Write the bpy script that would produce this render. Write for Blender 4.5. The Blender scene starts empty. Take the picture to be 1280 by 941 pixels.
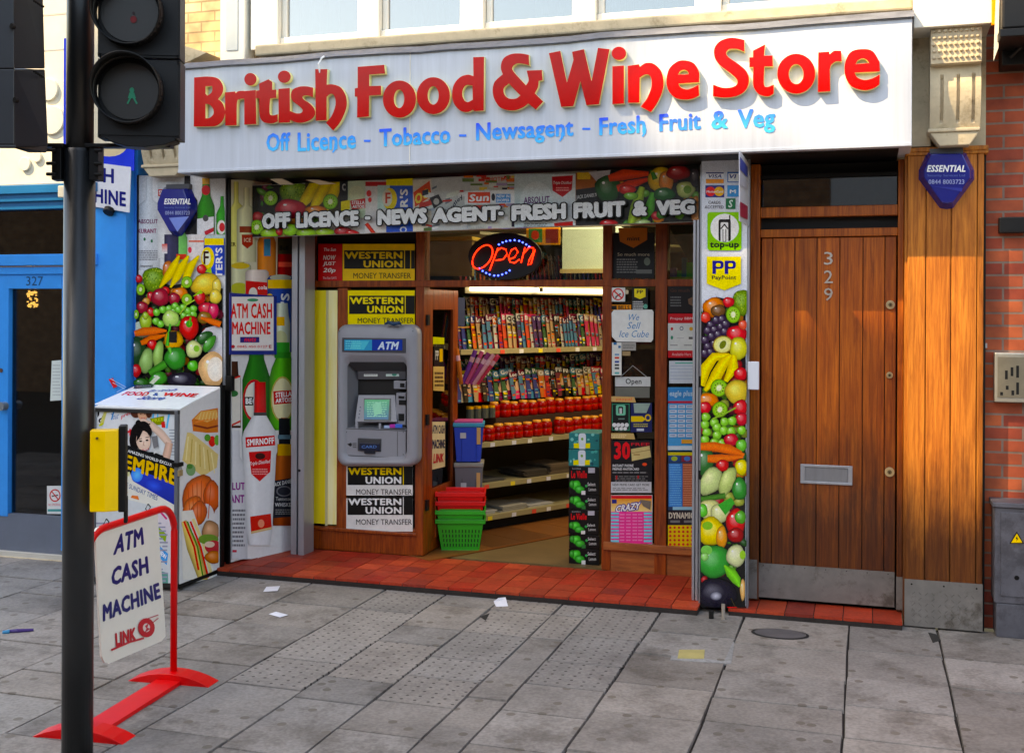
import bpy, bmesh, math, random
from mathutils import Vector, Matrix
random.seed(7)
R = math.radians
sc = bpy.context.scene
col = sc.collection
# ------------------------------------------------------------ camera, world, sun, exposure
F_PX = 1420.0; VP_N = 1085.0; HOR = 388.7; EYE = 1.70; DIST = 6.534; ROLL = 0.25
YAW = math.atan((VP_N-640)/F_PX)
ca, sa = math.cos(YAW), math.sin(YAW)
cr, sr = math.cos(R(ROLL)), math.sin(R(ROLL))
camd = bpy.data.cameras.new('camera'); cam = bpy.data.objects.new('camera', camd); col.objects.link(cam)
sc.camera = cam
cam.location = (0, -DIST, EYE)
cam.matrix_world = Matrix.Translation((0, -DIST, EYE)) @ Matrix.Rotation(YAW, 4, 'Z') @ Matrix.Rotation(R(90), 4, 'X') @ Matrix.Rotation(R(ROLL), 4, 'Z')
camd.sensor_width = 36; camd.lens = F_PX/1280*36
camd.shift_y = -(470.5-HOR)/1280; camd.clip_end = 500
sc.view_settings.view_transform = 'Standard'; sc.view_settings.look = 'None'
sc.view_settings.exposure = 2.05; sc.view_settings.gamma = 1
try:
    sc.view_settings.use_white_balance = True; sc.view_settings.white_balance_temperature = 8800; sc.view_settings.white_balance_tint = 8
except Exception: pass
SUN_AZ, SUN_EL = 50.0, 48.8          # degrees left of the facade normal, elevation
w = bpy.data.worlds.new('World'); sc.world = w; w.use_nodes = True
wn = w.node_tree.nodes; bg = wn['Background']
sky = wn.new('ShaderNodeTexSky'); sky.sky_type = 'NISHITA'; sky.sun_disc = False
sky.sun_elevation = R(SUN_EL); sky.sun_rotation = R(180+SUN_AZ)
w.node_tree.links.new(sky.outputs[0], bg.inputs[0]); bg.inputs[1].default_value = 0.15
sd = Vector((-math.sin(R(SUN_AZ))*math.cos(R(SUN_EL)), -math.cos(R(SUN_AZ))*math.cos(R(SUN_EL)), math.sin(R(SUN_EL))))
sl = bpy.data.lights.new('sun', 'SUN'); sl.energy = 2.7; sl.angle = R(0.5); sl.color = (1, .84, .62)
so = bpy.data.objects.new('sun', sl); col.objects.link(so); so.location = (-8, -8, 12)
so.rotation_euler = sd.to_track_quat('Z', 'Y').to_euler()

# ------------------------------------------------------------ pixel of the photo -> point on a real plane
def ray(u, v):
    x = u-640; y = HOR-v
    xx = x*cr-y*sr; yy = x*sr+y*cr
    return Vector((xx*ca-F_PX*sa, xx*sa+F_PX*ca, yy))
CAM = Vector((0, -DIST, EYE))
def P(u, v, Y=0.):
    d = ray(u, v); return CAM+d*((Y+DIST)/d.y)
def G(u, v, Z=0.):
    d = ray(u, v); return CAM+d*((Z-EYE)/d.z)
def PX(u, v, X):
    d = ray(u, v); return CAM+d*(X/d.x)
def W(u, v, z):                       # at a depth along the lens axis
    d = ray(u, v); return CAM+d*(z/F_PX)
def plane(Y):
    f = lambda u, v, o=0: P(u, v, Y)+Vector((0, -o, 0)); return f
def vplane(a, b, side=1):             # vertical plane through two ground points
    a = Vector((a[0], a[1], 0)); b = Vector((b[0], b[1], 0)); t = (b-a).normalized()
    n = Vector((t.y, -t.x, 0))*side
    def f(u, v, o=0):
        d = ray(u, v); k = (a-CAM).dot(n)/d.dot(n); return CAM+d*k+n*o
    f.n = n; f.t = t
    return f
def gplane(Z):
    return lambda u, v, o=0: G(u, v, Z)+Vector((0, 0, o))
def pplane(p0, n):
    n = n.normalized()
    def f(u, v, o=0):
        d = ray(u, v); return CAM+d*((p0-CAM).dot(n)/d.dot(n))+n*o
    return f
def lin(c):
    c = c/255.; return c/12.92 if c <= .04045 else ((c+.055)/1.055)**2.4
def C(r, g=None, b=None):
    if g is None: g = b = r
    mm = (r+g+b)/3; r, g, b = (mm+(q-mm)*1.16 for q in (r, g, b))
    return (lin(max(0, min(255, r))), lin(max(0, min(255, g))), lin(max(0, min(255, b))), 1)
def mulc(c, k): return (min(1, c[0]*k), min(1, c[1]*k), min(1, c[2]*k), 1)
def mixc(a, b, t): return tuple(a[i]*(1-t)+b[i]*t for i in range(3))+(1,)

# ------------------------------------------------------------ materials
MATS = {}
def mat(name, base=(.5, .5, .5, 1), rough=.5, metal=0, var=0., scale=8, stretch=(1, 1, 1), bump=0., dark=None, usecol=True, coat=0, bscale=None, spots=None, grime=None, weather=None, fine=None, grain=None, spec=None):
    if name in MATS: return MATS[name]
    m = bpy.data.materials.new(name); m.use_nodes = True; n = m.node_tree.nodes; L = m.node_tree.links
    b = n['Principled BSDF']; b.inputs['Roughness'].default_value = rough; b.inputs['Metallic'].default_value = metal
    if coat: b.inputs['Coat Weight'].default_value = coat; b.inputs['Coat Roughness'].default_value = .08
    tc = n.new('ShaderNodeTexCoord'); mp = n.new('ShaderNodeMapping'); mp.inputs['Scale'].default_value = stretch
    L.new(tc.outputs['Object'], mp.inputs[0])
    cur = None
    rgb = n.new('ShaderNodeRGB'); rgb.outputs[0].default_value = base; cur = rgb.outputs[0]
    def mul(a, bb, fac=1., mode='MULTIPLY'):
        x = n.new('ShaderNodeMix'); x.data_type = 'RGBA'; x.blend_type = mode; x.inputs[0].default_value = fac
        L.new(a, x.inputs[6]); L.new(bb, x.inputs[7]); return x.outputs[2]
    if var:
        ns = n.new('ShaderNodeTexNoise'); ns.inputs['Scale'].default_value = scale; ns.inputs['Detail'].default_value = 8; ns.inputs['Roughness'].default_value = .65
        L.new(mp.outputs[0], ns.inputs['Vector'])
        rp = n.new('ShaderNodeValToRGB'); rp.color_ramp.elements[0].position = .3; rp.color_ramp.elements[1].position = .7
        dk = dark or (1-var, 1-var, 1-var, 1)
        rp.color_ramp.elements[0].color = dk; rp.color_ramp.elements[1].color = (1, 1, 1, 1)
        L.new(ns.outputs[0], rp.inputs[0]); cur = mul(cur, rp.outputs[0])
    if spec is not None: b.inputs['Specular IOR Level'].default_value = spec
    if grain:                           # fine timber streaks: (scale vector, low)
        gm = n.new('ShaderNodeMapping'); gm.inputs['Scale'].default_value = grain[0]; L.new(tc.outputs['Object'], gm.inputs[0])
        g = n.new('ShaderNodeTexNoise'); g.inputs['Scale'].default_value = 1; g.inputs['Detail'].default_value = 6; g.inputs['Roughness'].default_value = .7; g.inputs['Distortion'].default_value = .8; L.new(gm.outputs[0], g.inputs['Vector'])
        gr = n.new('ShaderNodeValToRGB'); gr.color_ramp.elements[0].position = .36; gr.color_ramp.elements[1].position = .60
        gr.color_ramp.elements[0].color = grain[1]; gr.color_ramp.elements[1].color = (1, 1, 1, 1); L.new(g.outputs[0], gr.inputs[0]); cur = mul(cur, gr.outputs[0])
    if fine:                            # fine speckle: (scale, low)
        g = n.new('ShaderNodeTexNoise'); g.inputs['Scale'].default_value = fine[0]; g.inputs['Detail'].default_value = 4; L.new(tc.outputs['Object'], g.inputs['Vector'])
        gr = n.new('ShaderNodeValToRGB'); gr.color_ramp.elements[0].position = .38; gr.color_ramp.elements[1].position = .62
        gr.color_ramp.elements[0].color = (fine[1],)*3+(1,); gr.color_ramp.elements[1].color = (1, 1, 1, 1); L.new(g.outputs[0], gr.inputs[0]); cur = mul(cur, gr.outputs[0])
    if weather:                         # rain-splash weathering of bare timber: (height, fade, colour)
        sp = n.new('ShaderNodeSeparateXYZ'); L.new(tc.outputs['Object'], sp.inputs[0])
        wn_ = n.new('ShaderNodeTexNoise'); wn_.inputs['Scale'].default_value = 1.6; wn_.inputs['Detail'].default_value = 10; wn_.inputs['Roughness'].default_value = .7
        wm = n.new('ShaderNodeMapping'); wm.inputs['Scale'].default_value = (7, 7, 1.1); L.new(tc.outputs['Object'], wm.inputs[0]); L.new(wm.outputs[0], wn_.inputs['Vector'])
        am = n.new('ShaderNodeMath'); am.operation = 'MULTIPLY_ADD'; am.inputs[1].default_value = 1.5; L.new(wn_.outputs[0], am.inputs[0]); L.new(sp.outputs[2], am.inputs[2])
        mr = n.new('ShaderNodeMapRange'); mr.inputs[1].default_value = weather[0]+.75; mr.inputs[2].default_value = weather[0]+.75-weather[1]; L.new(am.outputs[0], mr.inputs[0])
        wr = n.new('ShaderNodeMix'); wr.data_type = 'RGBA'; L.new(mr.outputs[0], wr.inputs[0]); wr.inputs[6].default_value = (1, 1, 1, 1); wr.inputs[7].default_value = weather[2]; cur = mul(cur, wr.outputs[2])
    if grime:                           # worn dirt patches of their own shape: (scale, threshold, colour)
        g = n.new('ShaderNodeTexNoise'); g.inputs['Scale'].default_value = grime[0]; g.inputs['Detail'].default_value = 12; g.inputs['Roughness'].default_value = .75
        L.new(tc.outputs['Object'], g.inputs['Vector'])
        gr = n.new('ShaderNodeValToRGB'); gr.color_ramp.elements[0].position = grime[1]; gr.color_ramp.elements[1].position = min(1, grime[1]+.12)
        gr.color_ramp.elements[0].color = (1, 1, 1, 1); gr.color_ramp.elements[1].color = grime[2]
        L.new(g.outputs[0], gr.inputs[0]); cur = mul(cur, gr.outputs[0])
    if spots:                           # (scale, radius, colour)
        vo = n.new('ShaderNodeTexVoronoi'); vo.voronoi_dimensions = '2D'; vo.inputs['Scale'].default_value = spots[0]; vo.inputs['Randomness'].default_value = spots[3] if len(spots) > 3 else 1
        L.new(tc.outputs['Object'], vo.inputs['Vector'])
        lt = n.new('ShaderNodeMath'); lt.operation = 'LESS_THAN'; lt.inputs[1].default_value = spots[1]; L.new(vo.outputs['Distance'], lt.inputs[0])
        mx = n.new('ShaderNodeMix'); mx.data_type = 'RGBA'; L.new(lt.outputs[0], mx.inputs[0]); L.new(cur, mx.inputs[6]); mx.inputs[7].default_value = spots[2]
        cur = mx.outputs[2]
    if usecol:
        at = n.new('ShaderNodeAttribute'); at.attribute_name = 'Col'; cur = mul(cur, at.outputs['Color'])
    L.new(cur, b.inputs['Base Color'])
    if bump:
        nb = n.new('ShaderNodeTexNoise'); nb.inputs['Scale'].default_value = bscale or scale*3; nb.inputs['Detail'].default_value = 6
        L.new(mp.outputs[0], nb.inputs['Vector'])
        bp = n.new('ShaderNodeBump'); bp.inputs['Strength'].default_value = bump; bp.inputs['Distance'].default_value = .01
        L.new(nb.outputs[0], bp.inputs['Height']); L.new(bp.outputs[0], b.inputs['Normal'])
    MATS[name] = m; return m
def emis(name, c, s):
    if name in MATS: return MATS[name]
    m = bpy.data.materials.new(name); m.use_nodes = True; b = m.node_tree.nodes['Principled BSDF']
    b.inputs['Base Color'].default_value = c; b.inputs['Emission Color'].default_value = c; b.inputs['Emission Strength'].default_value = s
    MATS[name] = m; return m
def glassm(name, tint=(.85, .9, .9, 1), refl=.1, rough=.02):
    m = bpy.data.materials.new(name); m.use_nodes = True; n = m.node_tree.nodes; L = m.node_tree.links
    t = n.new('ShaderNodeBsdfTransparent'); t.inputs[0].default_value = tint
    g = n.new('ShaderNodeBsdfGlossy'); g.inputs['Roughness'].default_value = rough
    fr = n.new('ShaderNodeFresnel'); fr.inputs[0].default_value = 1.5
    ad = n.new('ShaderNodeMath'); ad.operation = 'ADD'; ad.inputs[1].default_value = refl; ad.use_clamp = True; L.new(fr.outputs[0], ad.inputs[0])
    mx = n.new('ShaderNodeMixShader'); L.new(ad.outputs[0], mx.inputs[0]); L.new(t.outputs[0], mx.inputs[1]); L.new(g.outputs[0], mx.inputs[2])
    L.new(mx.outputs[0], n['Material Output'].inputs[0]); MATS[name] = m; return m
WH = (1, 1, 1, 1)
PRINT = mat('printed_vinyl', WH, .4, var=.14, scale=22, bump=.03, spec=.3, grime=(6, .66, (.72, .70, .66, 1)))
GLOSS = mat('printed_gloss', WH, .2, var=.10, scale=30, spec=.35, bump=.04)
MATTE = mat('printed_paper', WH, .7)
PHOTO = mat('photographic_print', WH, .24, fine=(190, .80), var=.17, scale=46, spec=.4, bump=.02, grime=(9, .7, (.8, .8, .76, 1)))
FASC = mat('white_fascia', C(200, 206, 217), .34, var=.16, scale=2.2, stretch=(9, 1, .4), bump=.03, grain=((26, 26, .7), (.95, .95, .945, 1)), spec=.35, grime=(1.6, .62, (.86, .85, .82, 1)))
REDF = mat('red_acrylic', C(184, 0, 2), .14, scale=3, var=.3); REDF.node_tree.nodes['Principled BSDF'].inputs['Specular IOR Level'].default_value = .16
GOLD = mat('gold_return', C(255, 236, 170), .25)
WOODS = mat('street_door_timber', C(196, 112, 40), .48, grain=((70, 70, 2.2), (.50, .40, .32, 1)), spec=.35, var=.5, scale=3.4, stretch=(7, 7, .55), dark=(.50, .34, .22, 1), bump=.25, coat=.15, grime=(1.7, .58, (.62, .5, .42, 1)), weather=(1.08, .6, (.27, .28, .34, 1)))
WOODP = mat('pilaster_timber', C(202, 134, 62), .55, grain=((60, 60, 2.5), (.58, .48, .36, 1)), spec=.3, var=.5, scale=4.5, stretch=(10, 10, .6), dark=(.52, .40, .30, 1), bump=.3, grime=(2.1, .62, (.6, .5, .4, 1)), weather=(1.02, .5, (.30, .26, .26, 1)))
WOODF = mat('shopfront_timber', C(160, 80, 26), .4, grain=((50, 50, 3), (.55, .45, .4, 1)), spec=.35, var=.45, scale=5, stretch=(8, 8, 1), dark=(.5, .36, .3, 1), bump=.15, coat=.2)
WOODH = mat('stall_riser_timber', C(168, 100, 52), .55, var=.5, scale=5, stretch=(1.2, 8, 9), dark=(.5, .42, .36, 1), bump=.2, grime=(5, .55, (.6, .55, .5, 1)))
BLACK = mat('black_paint', C(14, 14, 16), .45, spec=.3, var=.2, scale=9, bump=.05)
DARK = mat('dark_void', C(9, 9, 9), .8)
SILV = mat('aluminium', C(178, 180, 186), .38, metal=.6, var=.18, scale=5, stretch=(6, 6, .8), bump=.04, grime=(3, .62, (.7, .68, .66, 1)))
STEEL = mat('kick_steel', C(140, 136, 132), .52, metal=.45, var=.35, scale=6, bump=.12, grime=(5, .52, (.5, .46, .42, 1)))
STONE = mat('cream_stone', C(206, 192, 166), .8, var=.3, scale=7, bump=.3, grime=(4, .55, (.55, .5, .44, 1)))
PAINTW = mat('white_gloss_paint', C(232, 228, 218), .35, var=.12, scale=6, bump=.05, grime=(5, .66, (.7, .68, .62, 1)))
LEAD = mat('lead_flashing', C(120, 124, 134), .55, metal=.3, var=.45, scale=7, stretch=(1, 3, 3), bump=.5)
BLUE = mat('blue_gloss_paint', C(0, 146, 222), .28, var=.12, scale=5, bump=.04, grime=(6, .68, (.75, .78, .8, 1)))
BLUED = mat('deep_blue_paint', C(0, 104, 150), .3, var=.12, scale=5)
GREYP = mat('grey_paint', C(104, 112, 126), .5, var=.15, scale=5, bump=.05)
GREYC = mat('atm_grey_plastic', C(146, 146, 152), .42, var=.08, scale=9, bump=.03)
GREYD = mat('dark_grey_plastic', C(70, 72, 76), .5)
POLEM = mat('pole_paint', C(34, 36, 38), .36, var=.4, scale=5, bump=.12, grime=(6, .62, (1.0, .9, .7, 1)))
YEL = mat('yellow_plastic', C(246, 198, 6), .4, var=.14, scale=8, bump=.05, grime=(7, .64, (.7, .62, .5, 1)))
REDP = mat('red_frame_paint', C(206, 16, 24), .34, spec=.35, var=.12, scale=9, bump=.03, grime=(9, .68, (.5, .4, .4, 1)))
TILE = mat('quarry_tile', WH, .55, fine=(50, .8), spec=.3, var=.3, scale=9, bump=.15, grime=(3.2, .56, (.6, .5, .48, 1)))
SLAB = mat('paving_stone', WH, .72, var=.36, fine=(60, .78), scale=3.2, bump=.35, bscale=42, spots=(4.3, .085, C(176, 172, 166)), grime=(2.6, .5, (.60, .58, .56, 1)))
SLABD = mat('dimpled_paving_stone', WH, .72, var=.36, fine=(60, .78), scale=3.2, bump=.35, bscale=42, spots=(17, .13, C(108, 105, 104), .16), grime=(2.3, .54, (.75, .74, .75, 1)))
JOINT = mat('joint_dirt', C(50, 47, 44), .95, var=.4, scale=20)
FLOOR = mat('shop_floor_vinyl', C(120, 98, 66), .45, var=.3, scale=5)
BOARD = mat('floor_board', C(132, 84, 44), .45, var=.3, scale=4)
SHELF = mat('shelf_enamel', C(170, 160, 124), .4, var=.15, scale=6)
SHELFB = mat("shelf_back", C(62, 50, 30), .7, var=.2, scale=5)
CREAM = mat('cream_board', WH, .6, var=.12, scale=7, grime=(5, .62, (.75, .7, .6, 1)))
BRICKY = None
def brickmat(name, c1, c2, mortar, scale=1., warp=True, rowh=.068, bw=.205, ms=.012):
    m = bpy.data.materials.new(name); m.use_nodes = True; n = m.node_tree.nodes; L = m.node_tree.links
    b = n['Principled BSDF']; b.inputs['Roughness'].default_value = .75
    tc = n.new('ShaderNodeTexCoord'); sp = n.new('ShaderNodeSeparateXYZ'); cb = n.new('ShaderNodeCombineXYZ'); ad = n.new('ShaderNodeMath')
    L.new(tc.outputs['Object'], sp.inputs[0]); L.new(sp.outputs[0], ad.inputs[0]); L.new(sp.outputs[1], ad.inputs[1]); L.new(ad.outputs[0], cb.inputs[0]); L.new(sp.outputs[2], cb.inputs[1])
    br = n.new('ShaderNodeTexBrick'); br.inputs['Scale'].default_value = 1; br.inputs['Brick Width'].default_value = bw; br.inputs['Row Height'].default_value = rowh
    br.inputs['Mortar Size'].default_value = ms*.5; br.inputs['Color1'].default_value = c1; br.inputs['Color2'].default_value = c2; br.inputs['Mortar'].default_value = mortar; br.inputs['Mortar Smooth'].default_value = .15
    br.inputs['Bias'].default_value = 0
    L.new(cb.outputs[0], br.inputs['Vector'])
    ns = n.new('ShaderNodeTexNoise'); ns.inputs['Scale'].default_value = 7; ns.inputs['Detail'].default_value = 8; L.new(tc.outputs['Object'], ns.inputs['Vector'])
    rp = n.new('ShaderNodeValToRGB'); rp.color_ramp.elements[0].position = .3; rp.color_ramp.elements[1].position = .7; rp.color_ramp.elements[0].color = (.5, .45, .45, 1)
    L.new(ns.outputs[0], rp.inputs[0])
    x = n.new('ShaderNodeMix'); x.data_type = 'RGBA'; x.blend_type = 'MULTIPLY'; x.inputs[0].default_value = 1; L.new(br.outputs[0], x.inputs[6]); L.new(rp.outputs[0], x.inputs[7]); L.new(x.outputs[2], b.inputs['Base Color'])
    bp = n.new('ShaderNodeBump'); bp.inputs['Strength'].default_value = .6; bp.inputs['Distance'].default_value = .006; bp.invert = True
    sm = n.new('ShaderNodeMath'); sm.operation = 'MULTIPLY_ADD'; sm.inputs[1].default_value = -.4; L.new(ns.outputs[0], sm.inputs[0]); L.new(br.outputs['Fac'], sm.inputs[2])
    L.new(sm.outputs[0], bp.inputs['Height']); L.new(bp.outputs[0], b.inputs['Normal'])
    MATS[name] = m; return m
BRICKR = brickmat('red_brick', C(146, 62, 44), C(190, 102, 62), C(140, 120, 108))
BRICKC = brickmat('cream_brick', C(226, 208, 168), C(206, 184, 140), C(170, 152, 120))
BRICKO = brickmat('opposite_brick', C(150, 110, 80), C(170, 130, 96), C(140, 130, 120))
GLASS = glassm('shop_glass', (.72, .76, .74, 1), .035)
GLASSD = glassm('dark_glass', (.25, .25, .26, 1), .02)
GLASSW = glassm('upper_glass', (.42, .50, .52, 1), .22)
REDN = emis('red_neon', (1, .02, .01, 1), 1.6); BLUN = emis('blue_led', (.02, .06, 1, 1), 3)
TUBE = emis('fluorescent', (1, .96, .84, 1), .9)

# ------------------------------------------------------------ objects
ORG = {}
def tag(o, label=None, cat=None, group=None, kind=None):
    if label: o['label'] = label
    if cat: o['category'] = cat
    if group: o['group'] = group
    if kind: o['kind'] = kind
    return o
def thing(name, label, cat, loc=(0, 0, 0), group=None):
    o = bpy.data.objects.new(name, None); col.objects.link(o); o.location = loc; o.empty_display_size = .1
    ORG[o.name] = Vector(loc); return tag(o, label, cat, group)
def link(name, me, parent=None, mats=()):
    o = bpy.data.objects.new(name, me); col.objects.link(o)
    for m in mats: me.materials.append(m)
    if parent is not None:
        og = ORG[parent.name]; me.transform(Matrix.Translation(-og)); o.parent = parent; ORG[o.name] = og
        # nested children share their thing's origin
    else: ORG[o.name] = Vector((0, 0, 0))
    return o
class MB:
    def __init__(s): s.v = []; s.f = []; s.c = []; s.m = []; s.cc = WH; s.mi = 0
    def add(s, vs, fs, c=None, mi=None):
        b = len(s.v); s.v += [tuple(x) for x in vs]
        for f in fs: s.f.append([b+i for i in f]); s.c.append(c or s.cc); s.m.append(s.mi if mi is None else mi)
        return s
    def box(s, x0, x1, y0, y1, z0, z1, c=None, mi=None):
        x0, x1 = sorted((x0, x1)); y0, y1 = sorted((y0, y1)); z0, z1 = sorted((z0, z1))
        vs = [(x, y, z) for z in (z0, z1) for x, y in ((x0, y0), (x1, y0), (x1, y1), (x0, y1))]
        return s.add(vs, [(3, 2, 1, 0), (4, 5, 6, 7), (0, 1, 5, 4), (1, 2, 6, 5), (2, 3, 7, 6), (3, 0, 4, 7)], c, mi)
    def pbox(s, u0, v0, u1, v1, Y, dep, c=None, mi=None):       # box whose front face covers photo rectangle on plane Y
        a = P(u0, (v0+v1)/2, Y); b = P(u1, (v0+v1)/2, Y); t = P((u0+u1)/2, v0, Y); d = P((u0+u1)/2, v1, Y)
        return s.box(a.x, b.x, Y, Y+dep, d.z, t.z, c, mi)
    def obox(s, o, ax, ay, az, c=None, mi=None):                 # corner + three edge vectors
        vs = [o, o+ax, o+ax+ay, o+ay]; vs = vs+[q+az for q in vs]
        return s.add(vs, [(3, 2, 1, 0), (4, 5, 6, 7), (0, 1, 5, 4), (1, 2, 6, 5), (2, 3, 7, 6), (3, 0, 4, 7)], c, mi)
    def slab(s, pts, th, n, c=None, mi=None):                    # polygon extruded backwards along -n
        k = len(pts); vs = list(pts)+[q-n*th for q in pts]
        fs = [tuple(range(k)), tuple(range(2*k-1, k-1, -1))]+[(i, i+k, (i+1) % k+k, (i+1) % k) for i in range(k)]
        return s.add(vs, fs, c, mi)
    def tube(s, pts, r, n=10, c=None, mi=None, caps=True):
        pts = [Vector(p) for p in pts]; vs = []; fs = []; up = Vector((0.013, .021, 1)).normalized()
        rs = r if isinstance(r, (list, tuple)) else [r]*len(pts)
        for i, p in enumerate(pts):
            t = (pts[min(i+1, len(pts)-1)]-pts[max(i-1, 0)]).normalized()
            a = t.cross(up)
            if a.length < .15: a = t.cross(Vector((1, 0, 0)))
            a.normalize(); bb = t.cross(a)
            for k in range(n):
                an = 2*math.pi*k/n; vs.append(p+(a*math.cos(an)+bb*math.sin(an))*rs[i])
        for i in range(len(pts)-1):
            for k in range(n): fs.append((i*n+k, i*n+(k+1) % n, (i+1)*n+(k+1) % n, (i+1)*n+k))
        if caps: fs.append(tuple(range(n-1, -1, -1))); fs.append(tuple((len(pts)-1)*n+k for k in range(n)))
        return s.add(vs, fs, c, mi)
    def ring(s, c0, ax, r0, r1, n=32, c=None, mi=None):          # tubular shell of axis ax (vector), outer r0, inner r1
        ax = Vector(ax); t = ax.normalized(); a = t.cross(Vector((0, 0, 1))).normalized(); b = t.cross(a); vs = []
        for q, r in ((0, r0), (1, r0), (1, r1), (0, r1)):
            for k in range(n): an = 2*math.pi*k/n; vs.append(c0+ax*q+(a*math.cos(an)+b*math.sin(an))*r)
        fs = [(j*n+k, ((j+1) % 4)*n+k, ((j+1) % 4)*n+(k+1) % n, j*n+(k+1) % n) for j in range(4) for k in range(n)]
        return s.add(vs, fs, c, mi)
    def disc(s, c0, nrm, r, n=28, c=None, mi=None, th=.004):
        t = Vector(nrm).normalized(); a = t.cross(Vector((0, 0, 1))).normalized(); b = t.cross(a)
        return s.slab([c0+(a*math.cos(2*math.pi*k/n)+b*math.sin(2*math.pi*k/n))*r for k in range(n)], th, t, c, mi)
    def build(s, name, mats, parent=None, bev=0, smooth=False, label=None, cat=None, group=None, kind=None, fixn=True):
        me = bpy.data.meshes.new(name); me.from_pydata(s.v, [], s.f)
        if not isinstance(mats, (list, tuple)): mats = [mats]
        at = me.color_attributes.new('Col', 'FLOAT_COLOR', 'CORNER'); k = 0; buf = []
        for p in me.polygons:
            cc = s.c[p.index]; p.material_index = s.m[p.index]; p.use_smooth = smooth
            buf += list(cc)*p.loop_total
        at.data.foreach_set('color', buf)
        if fixn:
            bm = bmesh.new(); bm.from_mesh(me); bmesh.ops.recalc_face_normals(bm, faces=bm.faces); bm.to_mesh(me); bm.free()
        o = link(name, me, parent, mats)
        if bev:
            b = o.modifiers.new('bevel', 'BEVEL'); b.width = bev; b.segments = 2; b.limit_method = 'ANGLE'; b.angle_limit = R(40)
        return tag(o, label, cat, group, kind)

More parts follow.
